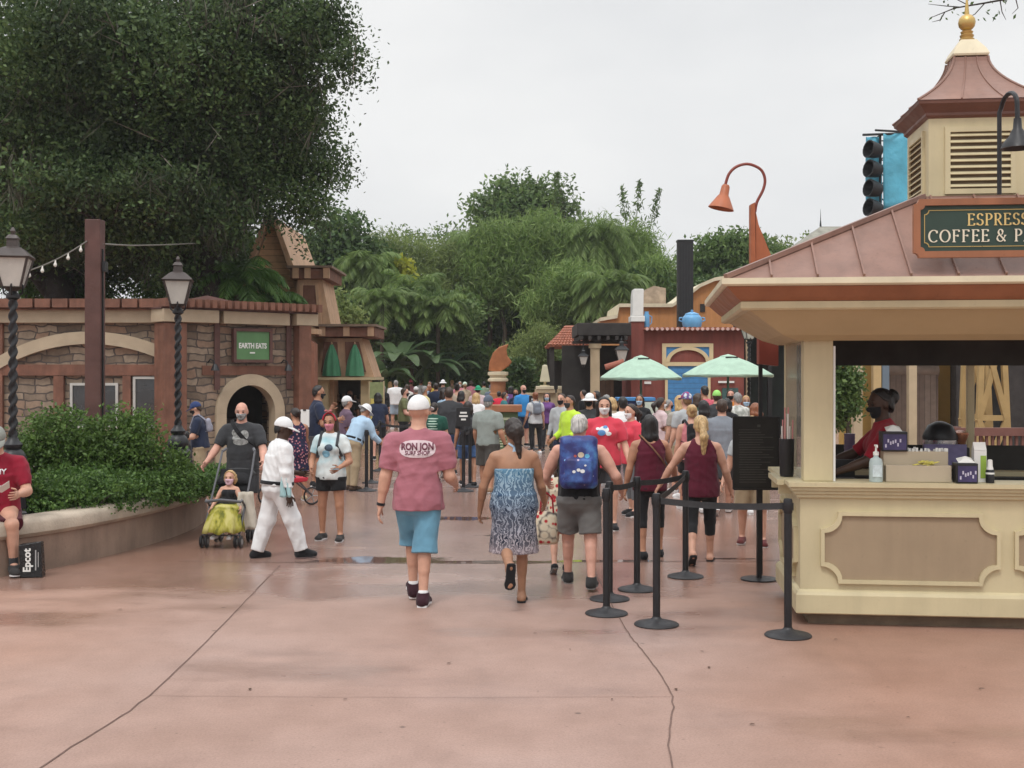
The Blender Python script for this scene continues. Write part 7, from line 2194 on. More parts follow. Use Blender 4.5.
for i,(px,py,D,fl,lab) in enumerate(((382,305,53,1.7,'light green fan palm low before the dark trees by the hut'),(438,312,53,1.8,'light green fan palm low before the dark trees by the sculpture'),(412,292,56,1.9,'light green palm between the yellow shrub and the garden wall'))):
 make_palm(lab,(gx(px,D),D,0),zz(py,D),34,fl,PALML,.1,.6,.9,.9,260 + i,nl=40,wid=.035)
o3 = (gx(236,34),34,0); make_tree('green tree filling the gap between oak trunk and gable',o3,[blob(228,250,26,26,34,o3),blob(245,275,26,24,34,o3),blob(222,285,26,24,34,o3)],9000,.16,MID,.12,.45,'tree',22,.25,seed=140,top=2.5)
for i,(px0,py0,px1,py1,lab) in enumerate(((628,250,622,186,'thin bamboo plume furthest from the dark tower'),(634,250,640,180,'tallest thin bamboo plume of the three'),(645,252,660,188,'thin bamboo plume leaning towards the dark tower'),(552,215,558,172,'short bamboo plume beside the tall broad crown'))):
 D = 70; rng = np.random.default_rng(90 + i); o3 = (gx(px0,D),D,0); t = thing('bamboo',lab,'bamboo',o3)
 P = [(0,0,0),(0,0,zz(py0,D) * .6),(0,0,zz(py0,D)),((px1 - px0) * .45 * D / FPX,0,(zz(py0,D) + zz(py1,D)) / 2),((px1 - px0) * D / FPX,0,zz(py1,D))]
 MB().tube(P,[.05,.045,.035,.025,.01],6).build('cane',OLIVE,t)
 q = rng.random(190) ** .8; a = np.array(P[2]); b = np.array(P[3]); c = np.array(P[4])
 pts = np.where(q[:,None] < .5,a + (b - a) * q[:,None] * 2,b + (c - b) * (q[:,None] * 2 - 1)) + rng.normal(size=(190,3)) * .34 * (1.15 - q[:,None])
 foliage('foliage',pts,.36,.25,MID,t,rng,flat=.6)
T('round leafy tree behind the swan-neck lamp',722,62,[(720,258,26,20,62),(705,270,20,18,62),(745,250,22,16,62),(740,275,30,18,62),(690,285,18,16,62),(765,262,22,18,62),(725,240,14,8,62)],15000,.27,MID,.22,.5,70,.4)
T('paler thin tree between the lamp pylon and the grey roof',795,66,[(790,262,22,18,66),(775,252,16,14,66),(812,250,18,14,66),(800,275,34,14,66)],4500,.26,OLIVE,.15,.45,71,.4)
T('dark tree behind the orange hacienda',690,58,[(670,300,34,26,58),(700,305,34,24,58),(730,300,40,26,58),(770,300,50,30,58),(650,285,22,22,58)],12000,.27,DEEP,.2,.5,72,.45)
T('green tree seen through the kiosk window',846,22,[(846,385,13,22,22),(842,410,14,20,22),(840,360,10,12,22)],3500,.10,MID,.06,.5,73,.12,16,1.2,'shrub_tree')
o3 = (gx(1080,60),60,0)
T('large tree hidden behind the kiosk cupola',1080,60,[(1060,290,60,50,60),(1130,270,80,60,60),(1000,320,60,40,60),(930,330,60,40,60)],14000,.34,MID,.3,.5,74,.5)
rng = np.random.default_rng(5); bl = []
for i in range(46):
 X = -75 + 150 * i / 45; bl.append(((X,92 + 6 * math.sin(i * 1.7),3.6),(3.6,3,4.2 + 1.2 * math.sin(i * 2.3))))
P = crown_points(bl,42000,24,.7,rng); P = P[P[:,2] > 0]
fw = foliage('distant_wood',P,.75,.5,DEEP,None,rng); tag(fw,'dark mass of distant woodland behind everything','woodland',None,'stuff')
t = thing('bare_tree','bare thin twigs reaching over the kiosk cupola','tree',(6.6,12.5,0))
rng = np.random.default_rng(14); mb = MB()
ox,oy = 6.6,12.5
mb.tube(limb_path((0,0,0),(.1,0,4.2),rng,.05),[.11,.10,.09,.08,.07,.06,.05],8)
def wp(px,py,D=12.0): return (gx(px,D) - ox,D - oy,zz(py,D))
main = [(.1,0,4.2),wp(1070,-10),wp(1024,-4),wp(985,3),wp(955,8),wp(930,18)]
mb.tube(main,[.04,.022,.012,.009,.007,.003],6)
for a,b,c in ((wp(1000,0),wp(1002,12),wp(1006,20)),(wp(985,3),wp(975,14),wp(962,21)),(wp(960,7),wp(946,6),wp(928,4)),(wp(1015,-4),wp(1018,8),wp(1012,14)),(wp(970,6),wp(962,2),wp(950,-4)),(wp(945,12),wp(940,20),wp(932,22))): mb.tube([a,b,c],[.006,.005,.002],5)
mb.build('branch',BARKD,t)
P = np.array([wp(rng.uniform(928,1015),rng.uniform(-2,20)) for _ in range(34)]); foliage('foliage',P,.05,.5,DEEP,t,rng)
hz_ = MB().box(-100,100,-6,130,-1,32).build('haze',None)
hm = bpy.data.materials.new('tone_lift_haze'); hm.use_nodes = True; hn = hm.node_tree
hn.nodes.remove(hn.nodes['Principled BSDF'])
pv = hn.nodes.new('ShaderNodeVolumePrincipled'); pv.inputs['Color'].default_value = (.9,.93,.95,1); pv.inputs['Density'].default_value = .0005  # thin haze added to lift the dark tones of the far trees
hn.links.new(pv.outputs[0],hn.nodes['Material Output'].inputs['Volume']); hz_.data.materials.append(hm); hz_['kind'] = 'stuff'
# ------------------------------------------------------------------ fabrics with a printed pattern
def pattern(name,cols,scale,kind='voronoi',stretch=(1,1,1),rough=0.8):
 if name in MATS: return MATS[name]
 m,nt,b = new_mat(name)
 tc = nt.nodes.new('ShaderNodeTexCoord'); mp = nt.nodes.new('ShaderNodeMapping'); mp.inputs['Scale'].default_value = stretch
 nt.links.new(tc.outputs['Object'],mp.inputs[0])
 if kind == 'voronoi':
  n = nt.nodes.new('ShaderNodeTexVoronoi'); n.inputs['Scale'].default_value = scale; out = n.outputs['Distance']
 elif kind == 'wave':
  n = nt.nodes.new('ShaderNodeTexWave'); n.inputs['Scale'].default_value = scale; n.inputs['Distortion'].default_value = 9; n.inputs['Detail'].default_value = 3; n.inputs['Detail Scale'].default_value = 1.6; out = n.outputs['Fac']
 else:
  n = nt.nodes.new('ShaderNodeTexNoise'); n.inputs['Scale'].default_value = scale; n.inputs['Detail'].default_value = 4; out = n.outputs[0]
 nt.links.new(mp.outputs[0],n.inputs['Vector'])
 c = ramp(nt,out,cols)
 nt.links.new(c,b.inputs['Base Color']); b.inputs['Roughness'].default_value = rough; b.inputs['Specular IOR Level'].default_value = 0.2
 bump(nt,b,noise(nt,16,3),0.3,0.015)
 MATS[name] = m
 return m
PINKT = cloth('dusty_pink_cotton',(0.36,0.135,0.165),0.10)
TEAL = cloth('faded_teal_cotton',(0.13,0.29,0.40),0.16)
WHITEC = cloth('white_cotton',(0.72,0.72,0.72),0.04)
BLACKC = cloth('black_cotton',(0.017,0.017,0.019),0.2)
CHAR = cloth('charcoal_cotton',(0.045,0.046,0.05),0.18)
NAVY = cloth('navy_cotton',(0.022,0.030,0.060),0.2)
MAROON = cloth('maroon_cotton',(0.095,0.012,0.026),0.14)
GREYS = cloth('grey_cotton',(0.15,0.145,0.14),0.14)
KHAKI = cloth('khaki_cotton',(0.36,0.28,0.18),0.1)
LGREY = cloth('light_grey_cotton',(0.40,0.42,0.43),0.1)
REDT = cloth('bright_red_cotton',(0.60,0.055,0.085),0.08)
LBLUE = cloth('light_blue_cotton',(0.38,0.53,0.68),0.07)
HIVIS = cloth('lime_hi_vis',(0.50,0.72,0.06),0.08)
AQUA = pattern('pale_aqua_tie_dye',[(0.3,(0.36,0.55,0.60)),(0.5,(0.62,0.68,0.68)),(0.7,(0.70,0.72,0.70))],4.5,'noise')
DRESS = None
def dress_mat():
 m,nt,b = new_mat('blue_batik_print')
 tc = nt.nodes.new('ShaderNodeTexCoord'); sp = nt.nodes.new('ShaderNodeSeparateXYZ'); nt.links.new(tc.outputs['Object'],sp.inputs[0])
 vo = nt.nodes.new('ShaderNodeTexVoronoi'); vo.feature = 'SMOOTH_F1'; vo.inputs['Scale'].default_value = 10; nt.links.new(tc.outputs['Object'],vo.inputs['Vector'])
 wv = nt.nodes.new('ShaderNodeTexWave'); wv.inputs['Scale'].default_value = 9; wv.inputs['Distortion'].default_value = 11; wv.inputs['Detail'].default_value = 3; wv.inputs['Detail Scale'].default_value = 2.2; nt.links.new(tc.outputs['Object'],wv.inputs['Vector'])
 ad = nt.nodes.new('ShaderNodeMath'); ad.operation = 'ADD'; nt.links.new(vo.outputs['Distance'],ad.inputs[0])
 h2 = nt.nodes.new('ShaderNodeMath'); h2.operation = 'MULTIPLY'; h2.inputs[1].default_value = .5; nt.links.new(wv.outputs['Fac'],h2.inputs[0]); nt.links.new(h2.outputs[0],ad.inputs[1])
 pat = ramp(nt,ad.outputs[0],[(0.38,0.0),(0.5,1.0),(0.62,1.0),(0.72,0.15)])
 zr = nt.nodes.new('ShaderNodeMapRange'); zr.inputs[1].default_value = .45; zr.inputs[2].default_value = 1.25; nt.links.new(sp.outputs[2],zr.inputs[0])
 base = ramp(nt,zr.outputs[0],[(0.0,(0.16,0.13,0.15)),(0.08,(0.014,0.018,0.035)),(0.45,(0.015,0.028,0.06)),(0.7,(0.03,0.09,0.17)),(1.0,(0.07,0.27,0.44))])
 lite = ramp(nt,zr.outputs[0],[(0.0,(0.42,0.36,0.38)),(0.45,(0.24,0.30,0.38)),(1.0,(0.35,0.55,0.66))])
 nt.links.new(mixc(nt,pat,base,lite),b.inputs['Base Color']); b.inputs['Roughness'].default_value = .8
 bump(nt,b,noise(nt,14,3),.3,.02)
 return m
def galaxy_mat():
 m,nt,b = new_mat('starry_backpack_print')
 n1 = noise(nt,6,5); c = ramp(nt,n1,[(0.3,(0.010,0.014,0.06)),(0.5,(0.025,0.030,0.16)),(0.62,(0.05,0.12,0.36)),(0.75,(0.10,0.30,0.55))])
 tc = nt.nodes.new('ShaderNodeTexCoord'); vo = nt.nodes.new('ShaderNodeTexVoronoi'); vo.inputs['Scale'].default_value = 17; nt.links.new(tc.outputs['Object'],vo.inputs['Vector'])
 s = ramp(nt,vo.outputs['Distance'],[(0.13,1.0),(0.20,0.0)])
 wn = ramp(nt,vo.outputs['Color'],[(0.55,(0.0,0.0,0.0)),(0.62,(0.55,0.55,0.6)),(0.80,(0.5,0.2,0.15)),(0.92,(0.2,0.45,0.65))])
 mu = nt.nodes.new('ShaderNodeMix'); mu.data_type = 'RGBA'; mu.blend_type = 'ADD'; nt.links.new(s,mu.inputs[0]); nt.links.new(c,mu.inputs[6]); nt.links.new(wn,mu.inputs[7])
 nt.links.new(mu.outputs[2],b.inputs['Base Color']); b.inputs['Roughness'].default_value = .55
 return m
DRESS = dress_mat(); GALAXY = galaxy_mat()
FLORAL = pattern('dark_floral_print',[(0.18,(0.45,0.30,0.30)),(0.30,(0.28,0.06,0.10)),(0.42,(0.02,0.02,0.05)),(0.9,(0.018,0.02,0.045))],24)
CREAMRED = pattern('cream_and_red_print',[(0.25,(0.42,0.03,0.04)),(0.36,(0.62,0.52,0.38)),(0.6,(0.62,0.55,0.42)),(0.85,(0.12,0.10,0.09))],17)
CAMO = pattern('white_camo_print',[(0.40,(0.30,0.31,0.28)),(0.5,(0.60,0.60,0.56)),(0.6,(0.68,0.68,0.65))],7,'noise')
TULLE = pattern('yellow_green_tulle',[(0.36,(0.10,0.11,0.02)),(0.48,(0.34,0.31,0.05)),(0.60,(0.50,0.45,0.16))],11,'noise',(1,1,.18))
SKULL = M('mask_grey_print',(0.30,0.30,0.30),0.7,0.75,40,0)
GHAT = cloth('grey_hat_cotton',(0.26,0.27,0.24),.12)
def W_(t,**k): k['t'] = t; return k
SH = lambda c,**k: W_('shirt',mat=c,**k)
SHORT = lambda c,ln=.72,**k: W_('legs',mat=c,len=ln,**{**dict(name='shorts',loose=.014,flare=1.28),**k})
PANT = lambda c,**k: W_('legs',mat=c,len=1.96,**{**dict(name='trousers',loose=.010,flare=1.35),**k})
LEG = lambda c,ln=1.45,**k: W_('legs',mat=c,len=ln,**{**dict(name='leggings',loose=.004,flare=1.0,wr=.0015),**k})
SHOE = lambda c,sole=None,**k: W_('shoes',mat=c,sole=sole or WHITEC,**k)
HAIR = lambda style,c,**k: W_('hair',style=style,c=c,**k)
CAP = lambda c,**k: W_('cap',mat=c,**k)
MASK = lambda c: W_('mask',mat=c)
WALK = dict(legL=(22,8,2),legR=(-16,10,2))
WALK2 = dict(legL=(-18,14,2),legR=(20,6,2))
# ------------------------------------------------------------------ the nearest walkers
t,c,p = person('man in dusty pink T-shirt and white cap walking away',418,10.0,396,2,dict(
 skin='fair',wide=1.10,belly=.35,legL=(26,26,-5),legR=(-8,3,-5),pitchL=14,armL=(-4,13,10,3),armR=(-2,12,72,2),head=(-22,0),lean=1,cap=1,headscale=1.02,legw=.92,
 wear=[SH(PINKT,sleeve=.80,hem=.070,loose=.020,sloose=.022,flare=.05,wr=.0062),SHORT(TEAL,1.12,loose=.020,flare=1.75),SHOE(cloth('black_maroon_trainer',(0.035,0.012,0.018),.4),WHITEC,tall=.012,sock=.022,sockmat=WHITEC),CAP(WHITEC),W_('watch',mat=BLACKC,on='L')]))
zc = c['J']['S'][2]
WP = M('white_shirt_print',(0.62,0.50,0.52),.7,.08,20,0); PPK = M('plum_shirt_print',(0.16,0.05,0.075),.7,.1,20,0)
print_disc('shirt_print',p['shirt'],-1,.0,zc - .10,.150,.072,WP,.004,2.6)
print_text('shirt_lettering',p['shirt'],-1,'RON JON',.078,.0,zc - .083,PPK,.009,.80,.003)
print_text('shirt_lettering',p['shirt'],-1,'SURF SHOP',.044,.0,zc - .133,PPK,.009,.92,.001)
t,c,p = person('woman in blue patterned halter dress walking away in flip-flops',514,10.0,421,4,dict(
 fem=True,skin='olive',wide=1.12,legL=(-16,62,-2),legR=(6,4,-2),armL=(8,20,18,14),armR=(16,16,34,6),head=(10,-4),lean=3,legw=.86,armw=.95,
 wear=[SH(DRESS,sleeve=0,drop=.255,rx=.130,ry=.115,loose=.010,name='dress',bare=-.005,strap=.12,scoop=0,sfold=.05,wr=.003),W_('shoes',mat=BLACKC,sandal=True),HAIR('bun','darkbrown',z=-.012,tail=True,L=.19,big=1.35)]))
J = c['J']; h = c['h']
mb = MB()
for s in (-1,1):
 mb.bar(J['N'] + J['trt'] * s * .03 * h - J['tfw'] * .028 * h + J['up'] * .018 * h,J['N'] - J['tfw'] * .046 * h + J['trt'] * s * .006,.016,.007,up=(0,1,0))
mb.bar(J['N'] - J['tfw'] * .050 * h,J['N'] - J['tfw'] * .058 * h - J['up'] * .10 * h + J['trt'] * .012,.022,.006,up=(0,1,0)); mb.bar(J['N'] - J['tfw'] * .050 * h,J['N'] - J['tfw'] * .058 * h - J['up'] * .085 * h - J['trt'] * .018,.018,.006,up=(0,1,0))
mb.build('halter_tie',LBLUE,p['shirt'])
t,c,p = person('white-haired man in black tank top with a starry blue backpack',579,10.8,414,-4,dict(
 skin='pink',wide=1.14,belly=.3,legL=(20,12,2),legR=(-10,18,3),armL=(10,26,62,30),armR=(-14,32,66,20),head=(-14,-8),lean=6,legw=.95,
 wear=[SH(BLACKC,sleeve=0,hem=.02,loose=.014,strap=.088),SHORT(GREYS,.84,loose=.018,flare=1.4),SHOE(cloth('dark_trainer',(0.03,0.028,0.028),.3),cloth('grey_sole',(.2,.19,.18)),tall=.012),HAIR('short','white'),W_('backpack',mat=GALAXY,w=.108,hh=.150,d=.045,z=-.012,strapmat=BLACKC)]))
bp = p['backpack']; zc = c['J']['C'][2]
for (u,v,r,mt) in ((.02,.07,.028,M('print_cream',(.55,.45,.33),.6,.2,20,0)),(.075,.06,.022,M('print_sky',(.10,.38,.60),.6,.2,20,0)),(-.03,.06,.013,M('print_red',(.42,.08,.07),.6,.2,20,0)),(.0,-.06,.017,WHITEC),(.035,-.07,.020,WHITEC),(-.04,-.075,.015,WHITEC),(.06,-.02,.010,WHITEC)):
 print_disc('backpack_print',bp,-1,u,zc + v,r,r * .85,mt,.003)
person('short walker in red shorts half hidden ahead of the starry backpack',560,11.6,462,0,dict(
 fem=True,skin='fair',legL=(-14,20,1),legR=(14,10,1),armL=(10,14,40,5),armR=(4,8,20,0),lean=2,
 wear=[SH(CREAMRED,sleeve=.5,hem=.10,loose=.022,flare=.12),SHORT(cloth('red_cotton',(.32,.02,.03)),.7),SHOE(BLACKC,cloth('grey_sole',(.2,.19,.18))),HAIR('bob','brown',L=.10)]))
u = thing('tote_bag','cream and red patterned tote bag hanging between two walkers','bag',(gx(547,10.9),10.95,zz(545,10.9)))
V = []; n = 20
for k,(rx,ry,z) in enumerate(((.085,.03,.0),(.11,.055,.03),(.115,.06,.14),(.10,.045,.25),(.085,.02,.30))):
 for i in range(n):
  a = 2 * math.pi * i / n; V.append((rx * math.cos(a) * (1 + .05 * math.sin(5 * a)),ry * math.sin(a),z))
mb = MB(); mb.add(V,[(k * n + i,k * n + (i + 1) % n,k * n + n + (i + 1) % n,k * n + n + i) for k in range(4) for i in range(n)] + [tuple(range(n))[::-1],tuple(range(4 * n,5 * n))]); mb.build('bag_body',CREAMRED,u,smooth='all')
for y in (-.02,.02): MB().tube([(-.06,y,.29),(-.05,y,.42),(0,y,.47),(.05,y,.42),(.06,y,.29)],.009,6).build('bag_handle',cloth('red_cotton',(.32,.02,.03)),u)
t,c,p = person('dark-haired woman in maroon tank top and black capri leggings',650,12.5,417,6,dict(
 fem=True,skin='tan',wide=1.12,legL=(-4,8,2),legR=(8,6,4),armL=(0,14,14,6),armR=(14,22,26,2),head=(-12,-4),legw=.95,
 wear=[SH(MAROON,sleeve=0,hem=.055,loose=.013,strap=.078,flare=.03),LEG(BLACKC,1.30),SHOE(BLACKC,BLACKC),HAIR('long','black',L=.20),W_('strap',mat=cloth('tan_leather',(.22,.12,.07)),side=-1,wd=.014)]))
t,c,p = person('blonde woman in maroon tank top with long ponytail',701,12.15,417,-6,dict(
 fem=True,skin='fair',wide=1.14,legL=(-12,26,2),legR=(14,6,2),armL=(6,34,12,4),armR=(2,20,16,4),head=(10,0),legw=.96,
 wear=[SH(MAROON,sleeve=0,hem=.07,loose=.015,strap=.076,flare=.05),LEG(BLACKC,1.40),W_('shoes',mat=BLACKC,sandal=True),HAIR('ponytail','blond',L=.24,z=.01)]))
person('person in khaki shorts mostly hidden behind the black menu board',752,13.4,418,168,dict(
 skin='fair',wide=1.15,legL=(4,4,5),legR=(-6,6,4),armL=(5,14,60,10),armR=(0,18,20,0),face=True,
 wear=[SH(LGREY,sleeve=.6,hem=.04,loose=.02),SHORT(KHAKI,.92,loose=.02,flare=1.4),SHOE(cloth('maroon_shoe',(.12,.03,.03)),WHITEC),HAIR('short','blond')]))
# ------------------------------------------------------------------ the group by the planter
t,c,p = person('man in all-white uniform and cap with dark belt, stepping forward',277,12.45,416,-62,dict(
 skin='dark',wide=1.14,belly=.4,legL=(-12,6,5),legR=(22,6,4),pitchL=0,armL=(10,18,70,30),armR=(-4,12,12,6),head=(-24,-12),lean=5,cap=1,headscale=1.05,
 wear=[SH(WHITEC,sleeve=1.72,hem=.0,loose=.024,sloose=.024,wr=.007,flare=.05),PANT(WHITEC,loose=.016,flare=1.75,wr=.007),SHOE(BLACKC,BLACKC,tall=.01),HAIR('buzz','black'),CAP(WHITEC),W_('belt',mat=BLACKC,z=.022,out=.03),W_('watch',mat=BLACKC,on='R')]))
u = thing('blue_cloth','pale blue wiping cloth hanging at the white-uniformed man’s hip','cloth',(gx(286,12.25),12.22,zz(497,12.25)))
V = []; nx_,nz2 = 8,8
for j in range(nz2 + 1):
 for i in range(nx_ + 1):
  q = i / nx_ - .5; V.append((.12 * q * (1 - .35 * j / nz2),.02 * math.sin(q * 11 + j * .5),.21 * j / nz2))
mb = MB(); mb.add(V,[(j * (nx_ + 1) + i,j * (nx_ + 1) + i + 1,(j + 1) * (nx_ + 1) + i + 1,(j + 1) * (nx_ + 1) + i) for j in range(nz2) for i in range(nx_)])
o = mb.build('cloth_sheet',cloth('aqua_cloth',(.38,.58,.60)),u,smooth='all'); md = o.modifiers.new('Solid','SOLIDIFY'); md.thickness = .006
t,c,p = person('bald man in black graphic T-shirt pushing the stroller',243,14.5,404,176,dict(
 skin='pink',wide=1.14,belly=.7,face=True,legL=(6,6,3),legR=(-6,8,3),armR=(20,24,30,8),armL=(20,20,36,8),head=(8,-6),lean=4,haircol='grey',
 wear=[SH(CHAR,sleeve=.78,hem=.05,loose=.022,sloose=.018),SHORT(CHAR,.9,loose=.018,flare=1.4),SHOE(BLACKC,WHITEC),MASK(SKULL),W_('strap',mat=BLACKC,side=1,wd=.05)]))
zc = c['J']['C'][2]
for u,v,rx,rz in ((-.06,.03,.05,.06),(.02,.0,.06,.05),(-.02,-.05,.09,.04),(.06,.06,.035,.04)): print_disc('shirt_print',p['shirt'],1,u,zc + v,rx,rz,M('grey_shirt_print',(.26,.26,.25),.7,.5,30,0),.004)
t,c,p = person('woman with pink mask, red headband and pale aqua T-shirt',331,13.8,415,172,dict(
 fem=True,skin='tan',wide=1.08,face=True,legL=(4,3,5),legR=(-3,4,5),armR=(4,16,62,30),armL=(6,18,66,38),head=(-6,-6),legw=.94,
 wear=[SH(AQUA,sleeve=.62,hem=.045,loose=.018),SHORT(BLACKC,.52,loose=.012,flare=1.25),SHOE(cloth('dark_trainer',(0.03,0.028,0.028),.3),WHITEC),HAIR('long','brown',L=.17),MASK(cloth('pink_mask',(.62,.22,.28)))]))
zc = c['J']['C'][2]
print_disc('shirt_print',p['shirt'],1,-.015,zc + .0,.05,.04,M('dark_shirt_print',(.05,.07,.10),.7,.4,40,0),.004)
print_disc('shirt_print',p['shirt'],1,.02,zc - .07,.045,.04,M('blue_shirt_print',(.20,.40,.52),.7,.3,40,0),.004)
J = c['J']; hs = c['hs']
mb = MB()
pts = [J['H'] + J['hr'] * .053 * hs * math.cos(R(a)) + J['hu'] * (.012 + .060 * math.sin(R(a))) * hs + J['hf'] * .018 * hs for a in range(0,181,15)]
mb.tube(pts,.010,8); mb.build('headband',cloth('red_headband',(.45,.03,.05)),t,smooth='all')
mb = MB()
for sx_,sz in ((-.028,.010),(.028,.010),(0,0)): mb.lathe([(.0,-.014),(.016 if sx_ else .010,-.008),(.020 if sx_ else .013,.0),(.016 if sx_ else .010,.008),(.0,.014)],10,tuple(J['H'] + J['hu'] * .083 * hs + J['hf'] * .03 * hs + J['hr'] * sx_ + J['hu'] * sz))
mb.build('headband_bow',cloth('red_white_bow',(.5,.16,.17),.6),t,smooth='all')
for s in (-1,1):
 w_ = 1.08; h = c['h']
 mb = MB(); mb.bar(J['S'] + J['trt'] * s * .068 * h + J['up'] * .046 * h + J['tfw'] * .012 * h,J['C'] + J['trt'] * s * .072 * h + J['tfw'] * .090 * h + J['up'] * .02 * h,.03,.01,up=(0,1,0)); mb.bar(J['C'] + J['trt'] * s * .072 * h + J['tfw'] * .090 * h + J['up'] * .02 * h,J['C'] + J['trt'] * s * .10 * h - J['up'] * .07 * h + J['tfw'] * .04 * h,.03,.01,up=(0,1,0)); o = mb.build('backpack_strap',CHAR,t)
 project_on(o.data,p['shirt'],1,.008) if False else None
u = thing('phone','pale phone held by the woman with the pink mask','phone',tuple(Matrix.Translation(t.location) @ Matrix.Rotation(t.rotation_euler.z,4,'Z') @ Vector((J['wrL'] + J['fdL'] * .07 + np.array([0,0,.012]))).to_4d())[:3],R(20))
MB().box(-.035,.035,-.07,.07,0,.009).build('case',M('phone_case',(.3,.42,.5),.3,.1,6,0),u,bevel=.004); MB().box(-.031,.031,-.065,.065,.0095,.0105).build('screen',BLACK,u)
SX,SD_ = gx(229,13.45),13.45
s = thing('stroller','dark folding stroller carrying the girl in yellow tulle','stroller',(SX,SD_,0),R(176))
def swheel(x,y,r=.075):
 for dx in (-.028,.028):
  mb = MB(); mb.lathe([(.02,-.012),(r * .72,-.014),(r,-.012),(r + .006,0),(r,.012),(r * .72,.014),(.02,.012)],16); o = mb.build('wheel',BLACK,s,smooth=True); o.location = (x + dx,y,r + .006); o.rotation_euler = (0,R(90),0)
  mb = MB(); mb.lathe([(.0,-.0165),(r * .5,-.0165),(r * .5,.0165),(.0,.0165)],12); q = mb.build('hub',M('grey_hub',(.3,.3,.3),.4,.1,5,0),o)
for x in (-.19,.19): swheel(x,.28,.065); swheel(x,-.22,.075)
mb = MB()
for x in (-.20,.20):
 mb.tube([(x,.28,.14),(x,.05,.45),(x * .98,-.22,.80),(x * .95,-.36,1.02)],.013,8); mb.tube([(x,-.22,.16),(x,.0,.40),(x,.18,.52)],.012,8)
 mb.tube([(x * .95,-.36,1.02),(x * .8,-.42,1.05)],.017,8)
mb.tube([(-.2,.28,.14),(.2,.28,.14)],.01,6); mb.tube([(-.2,-.22,.17),(.2,-.22,.17)],.01,6); mb.tube([(-.2,.2,.50),(0,.30,.53),(.2,.2,.50)],.016,8)
mb.build('frame',M('stroller_grey',(.10,.10,.11),.4,.1,5,0),s,smooth=True)
mb = MB(); mb.prism([(.16,.34),(.18,.31),(-.08,.28),(-.30,.80),(-.27,.83),(-.06,.33)],0,-.185,.185); mb.build('seat',BLACKC,s,bevel=.01)
V = []; Fc = []
for k in range(9):
 a = R(10 + 14 * k)
 for i in range(9): q = i / 8 - .5; V.append((.40 * q,-.20 - .02 + .22 * math.cos(a) * .9 - .05,.66 + .20 * math.sin(a) * (1 - .35 * (2 * q) ** 4)))
for k in range(8):
 for i in range(8): Fc.append((k * 9 + i,k * 9 + i + 1,k * 9 + 10 + i,k * 9 + 9 + i))
mb = MB(); mb.add([(x,y - .10,z - .03) for x,y,z in V],Fc); o = mb.build('hood',BLACKC,s,smooth='all'); md = o.modifiers.new('Solid','SOLIDIFY'); md.thickness = .01
t,c,p = person('small girl in stroller with black bodice and yellow tulle skirt',229,13.45,473,176,dict(
 fem=True,skin='fair',face=True,headscale=1.42,legL=(78,78,8),legR=(78,78,8),armR=(22,22,30,10),armL=(22,22,30,10),head=(0,-4),lean=-14,lift=.10,vox=.0075,haircol='blond',legw=.9,
 wear=[SH(BLACKC,sleeve=0,hem=.0,loose=.008,strap=.10,bare=.045,name='bodice'),HAIR('bob','blond',L=.07),MASK(cloth('pink_print_mask',(.55,.36,.42),.4)),SHOE(WHITEC)]),loc=(SX,SD_ - .04,0),h=.86)
J = c['J']; h = c['h']; V = []; n = 44; K_ = 8
for k in range(K_ + 1):
 q = k / K_
 for i in range(n):
  a = 2 * math.pi * i / n
  rx = .07 + .15 * q ** .6; ry = .07 + .14 * q ** .6; f = 1 + .10 * q * math.sin(11 * a + 2 * q) + .03 * math.sin(23 * a)
  cy_ = .17 * q; z = J['P'][2] + .07 - .02 * q - .27 * q ** 1.9 + .015 * math.sin(7 * a) * q
  V.append((rx * f * math.cos(a),J['P'][1] + cy_ + ry * f * math.sin(a),z))
mb = MB(); mb.add(V,[(k * n + i,k * n + (i + 1) % n,k * n + n + (i + 1) % n,k * n + n + i) for k in range(K_) for i in range(n)]); o = mb.build('tulle_skirt',TULLE,t,smooth='all'); md = o.modifiers.new('Solid','SOLIDIFY'); md.thickness = .006
u = thing('pale_blanket','cream blanket draped over the side of the stroller','blanket',(gx(249,13.5),13.35,.18),R(10))
V = []
for j in range(11):
 for i in range(9): q = i / 8 - .5; V.append((.20 * q * (1.2 - .4 * j / 10),.025 * math.sin(q * 13 + j * .4) + .02 * j / 10,.42 * j / 10))
mb = MB(); mb.add(V,[(j * 9 + i,j * 9 + i + 1,j * 9 + 10 + i,j * 9 + 9 + i) for j in range(10) for i in range(8)]); o = mb.build('blanket_sheet',cloth('cream_blanket',(.55,.50,.42)),u,smooth='all'); md = o.modifiers.new('Solid','SOLIDIFY'); md.thickness = .01
t,c,p = person('seated person in red T-shirt and grey cap reading on the rim',-3,11.55,440,-160,dict(
 skin='fair',wide=1.15,belly=.4,face=True,legL=(76,82,8),legR=(72,62,14),armL=(22,14,66,30),armR=(24,14,62,30),head=(0,-24),lean=8,cap=1,
 wear=[SH(cloth('deep_red_cotton',(.25,.012,.03)),sleeve=.8,hem=.03,loose=.02),SHORT(cloth('dark_maroon_cotton',(.07,.012,.02)),.95,loose=.02,flare=1.35),SHOE(cloth('dark_trainer',(0.03,0.028,0.028),.3),WHITEC,sock=.05,sockmat=CHAR),HAIR('short','grey'),CAP(GHAT)]),loc=(gx(-4,11.6),11.62,0),h=1.70)
J = c['J']
print_text('shirt_lettering',p['shirt'],1,'ARMY',.07,.0,J['C'][2] + .02,WHITEC,.006,1,.002)
mw = Matrix.Translation(t.location) @ Matrix.Rotation(t.rotation_euler.z,4,'Z')
mid = Vector((J['wrL'] + J['wrR']) / 2 + np.array([0,.07,.03]))
pw = mw @ mid
u = thing('park_map','white folded map held open by the seated reader','map',tuple(pw),t.rotation_euler.z)
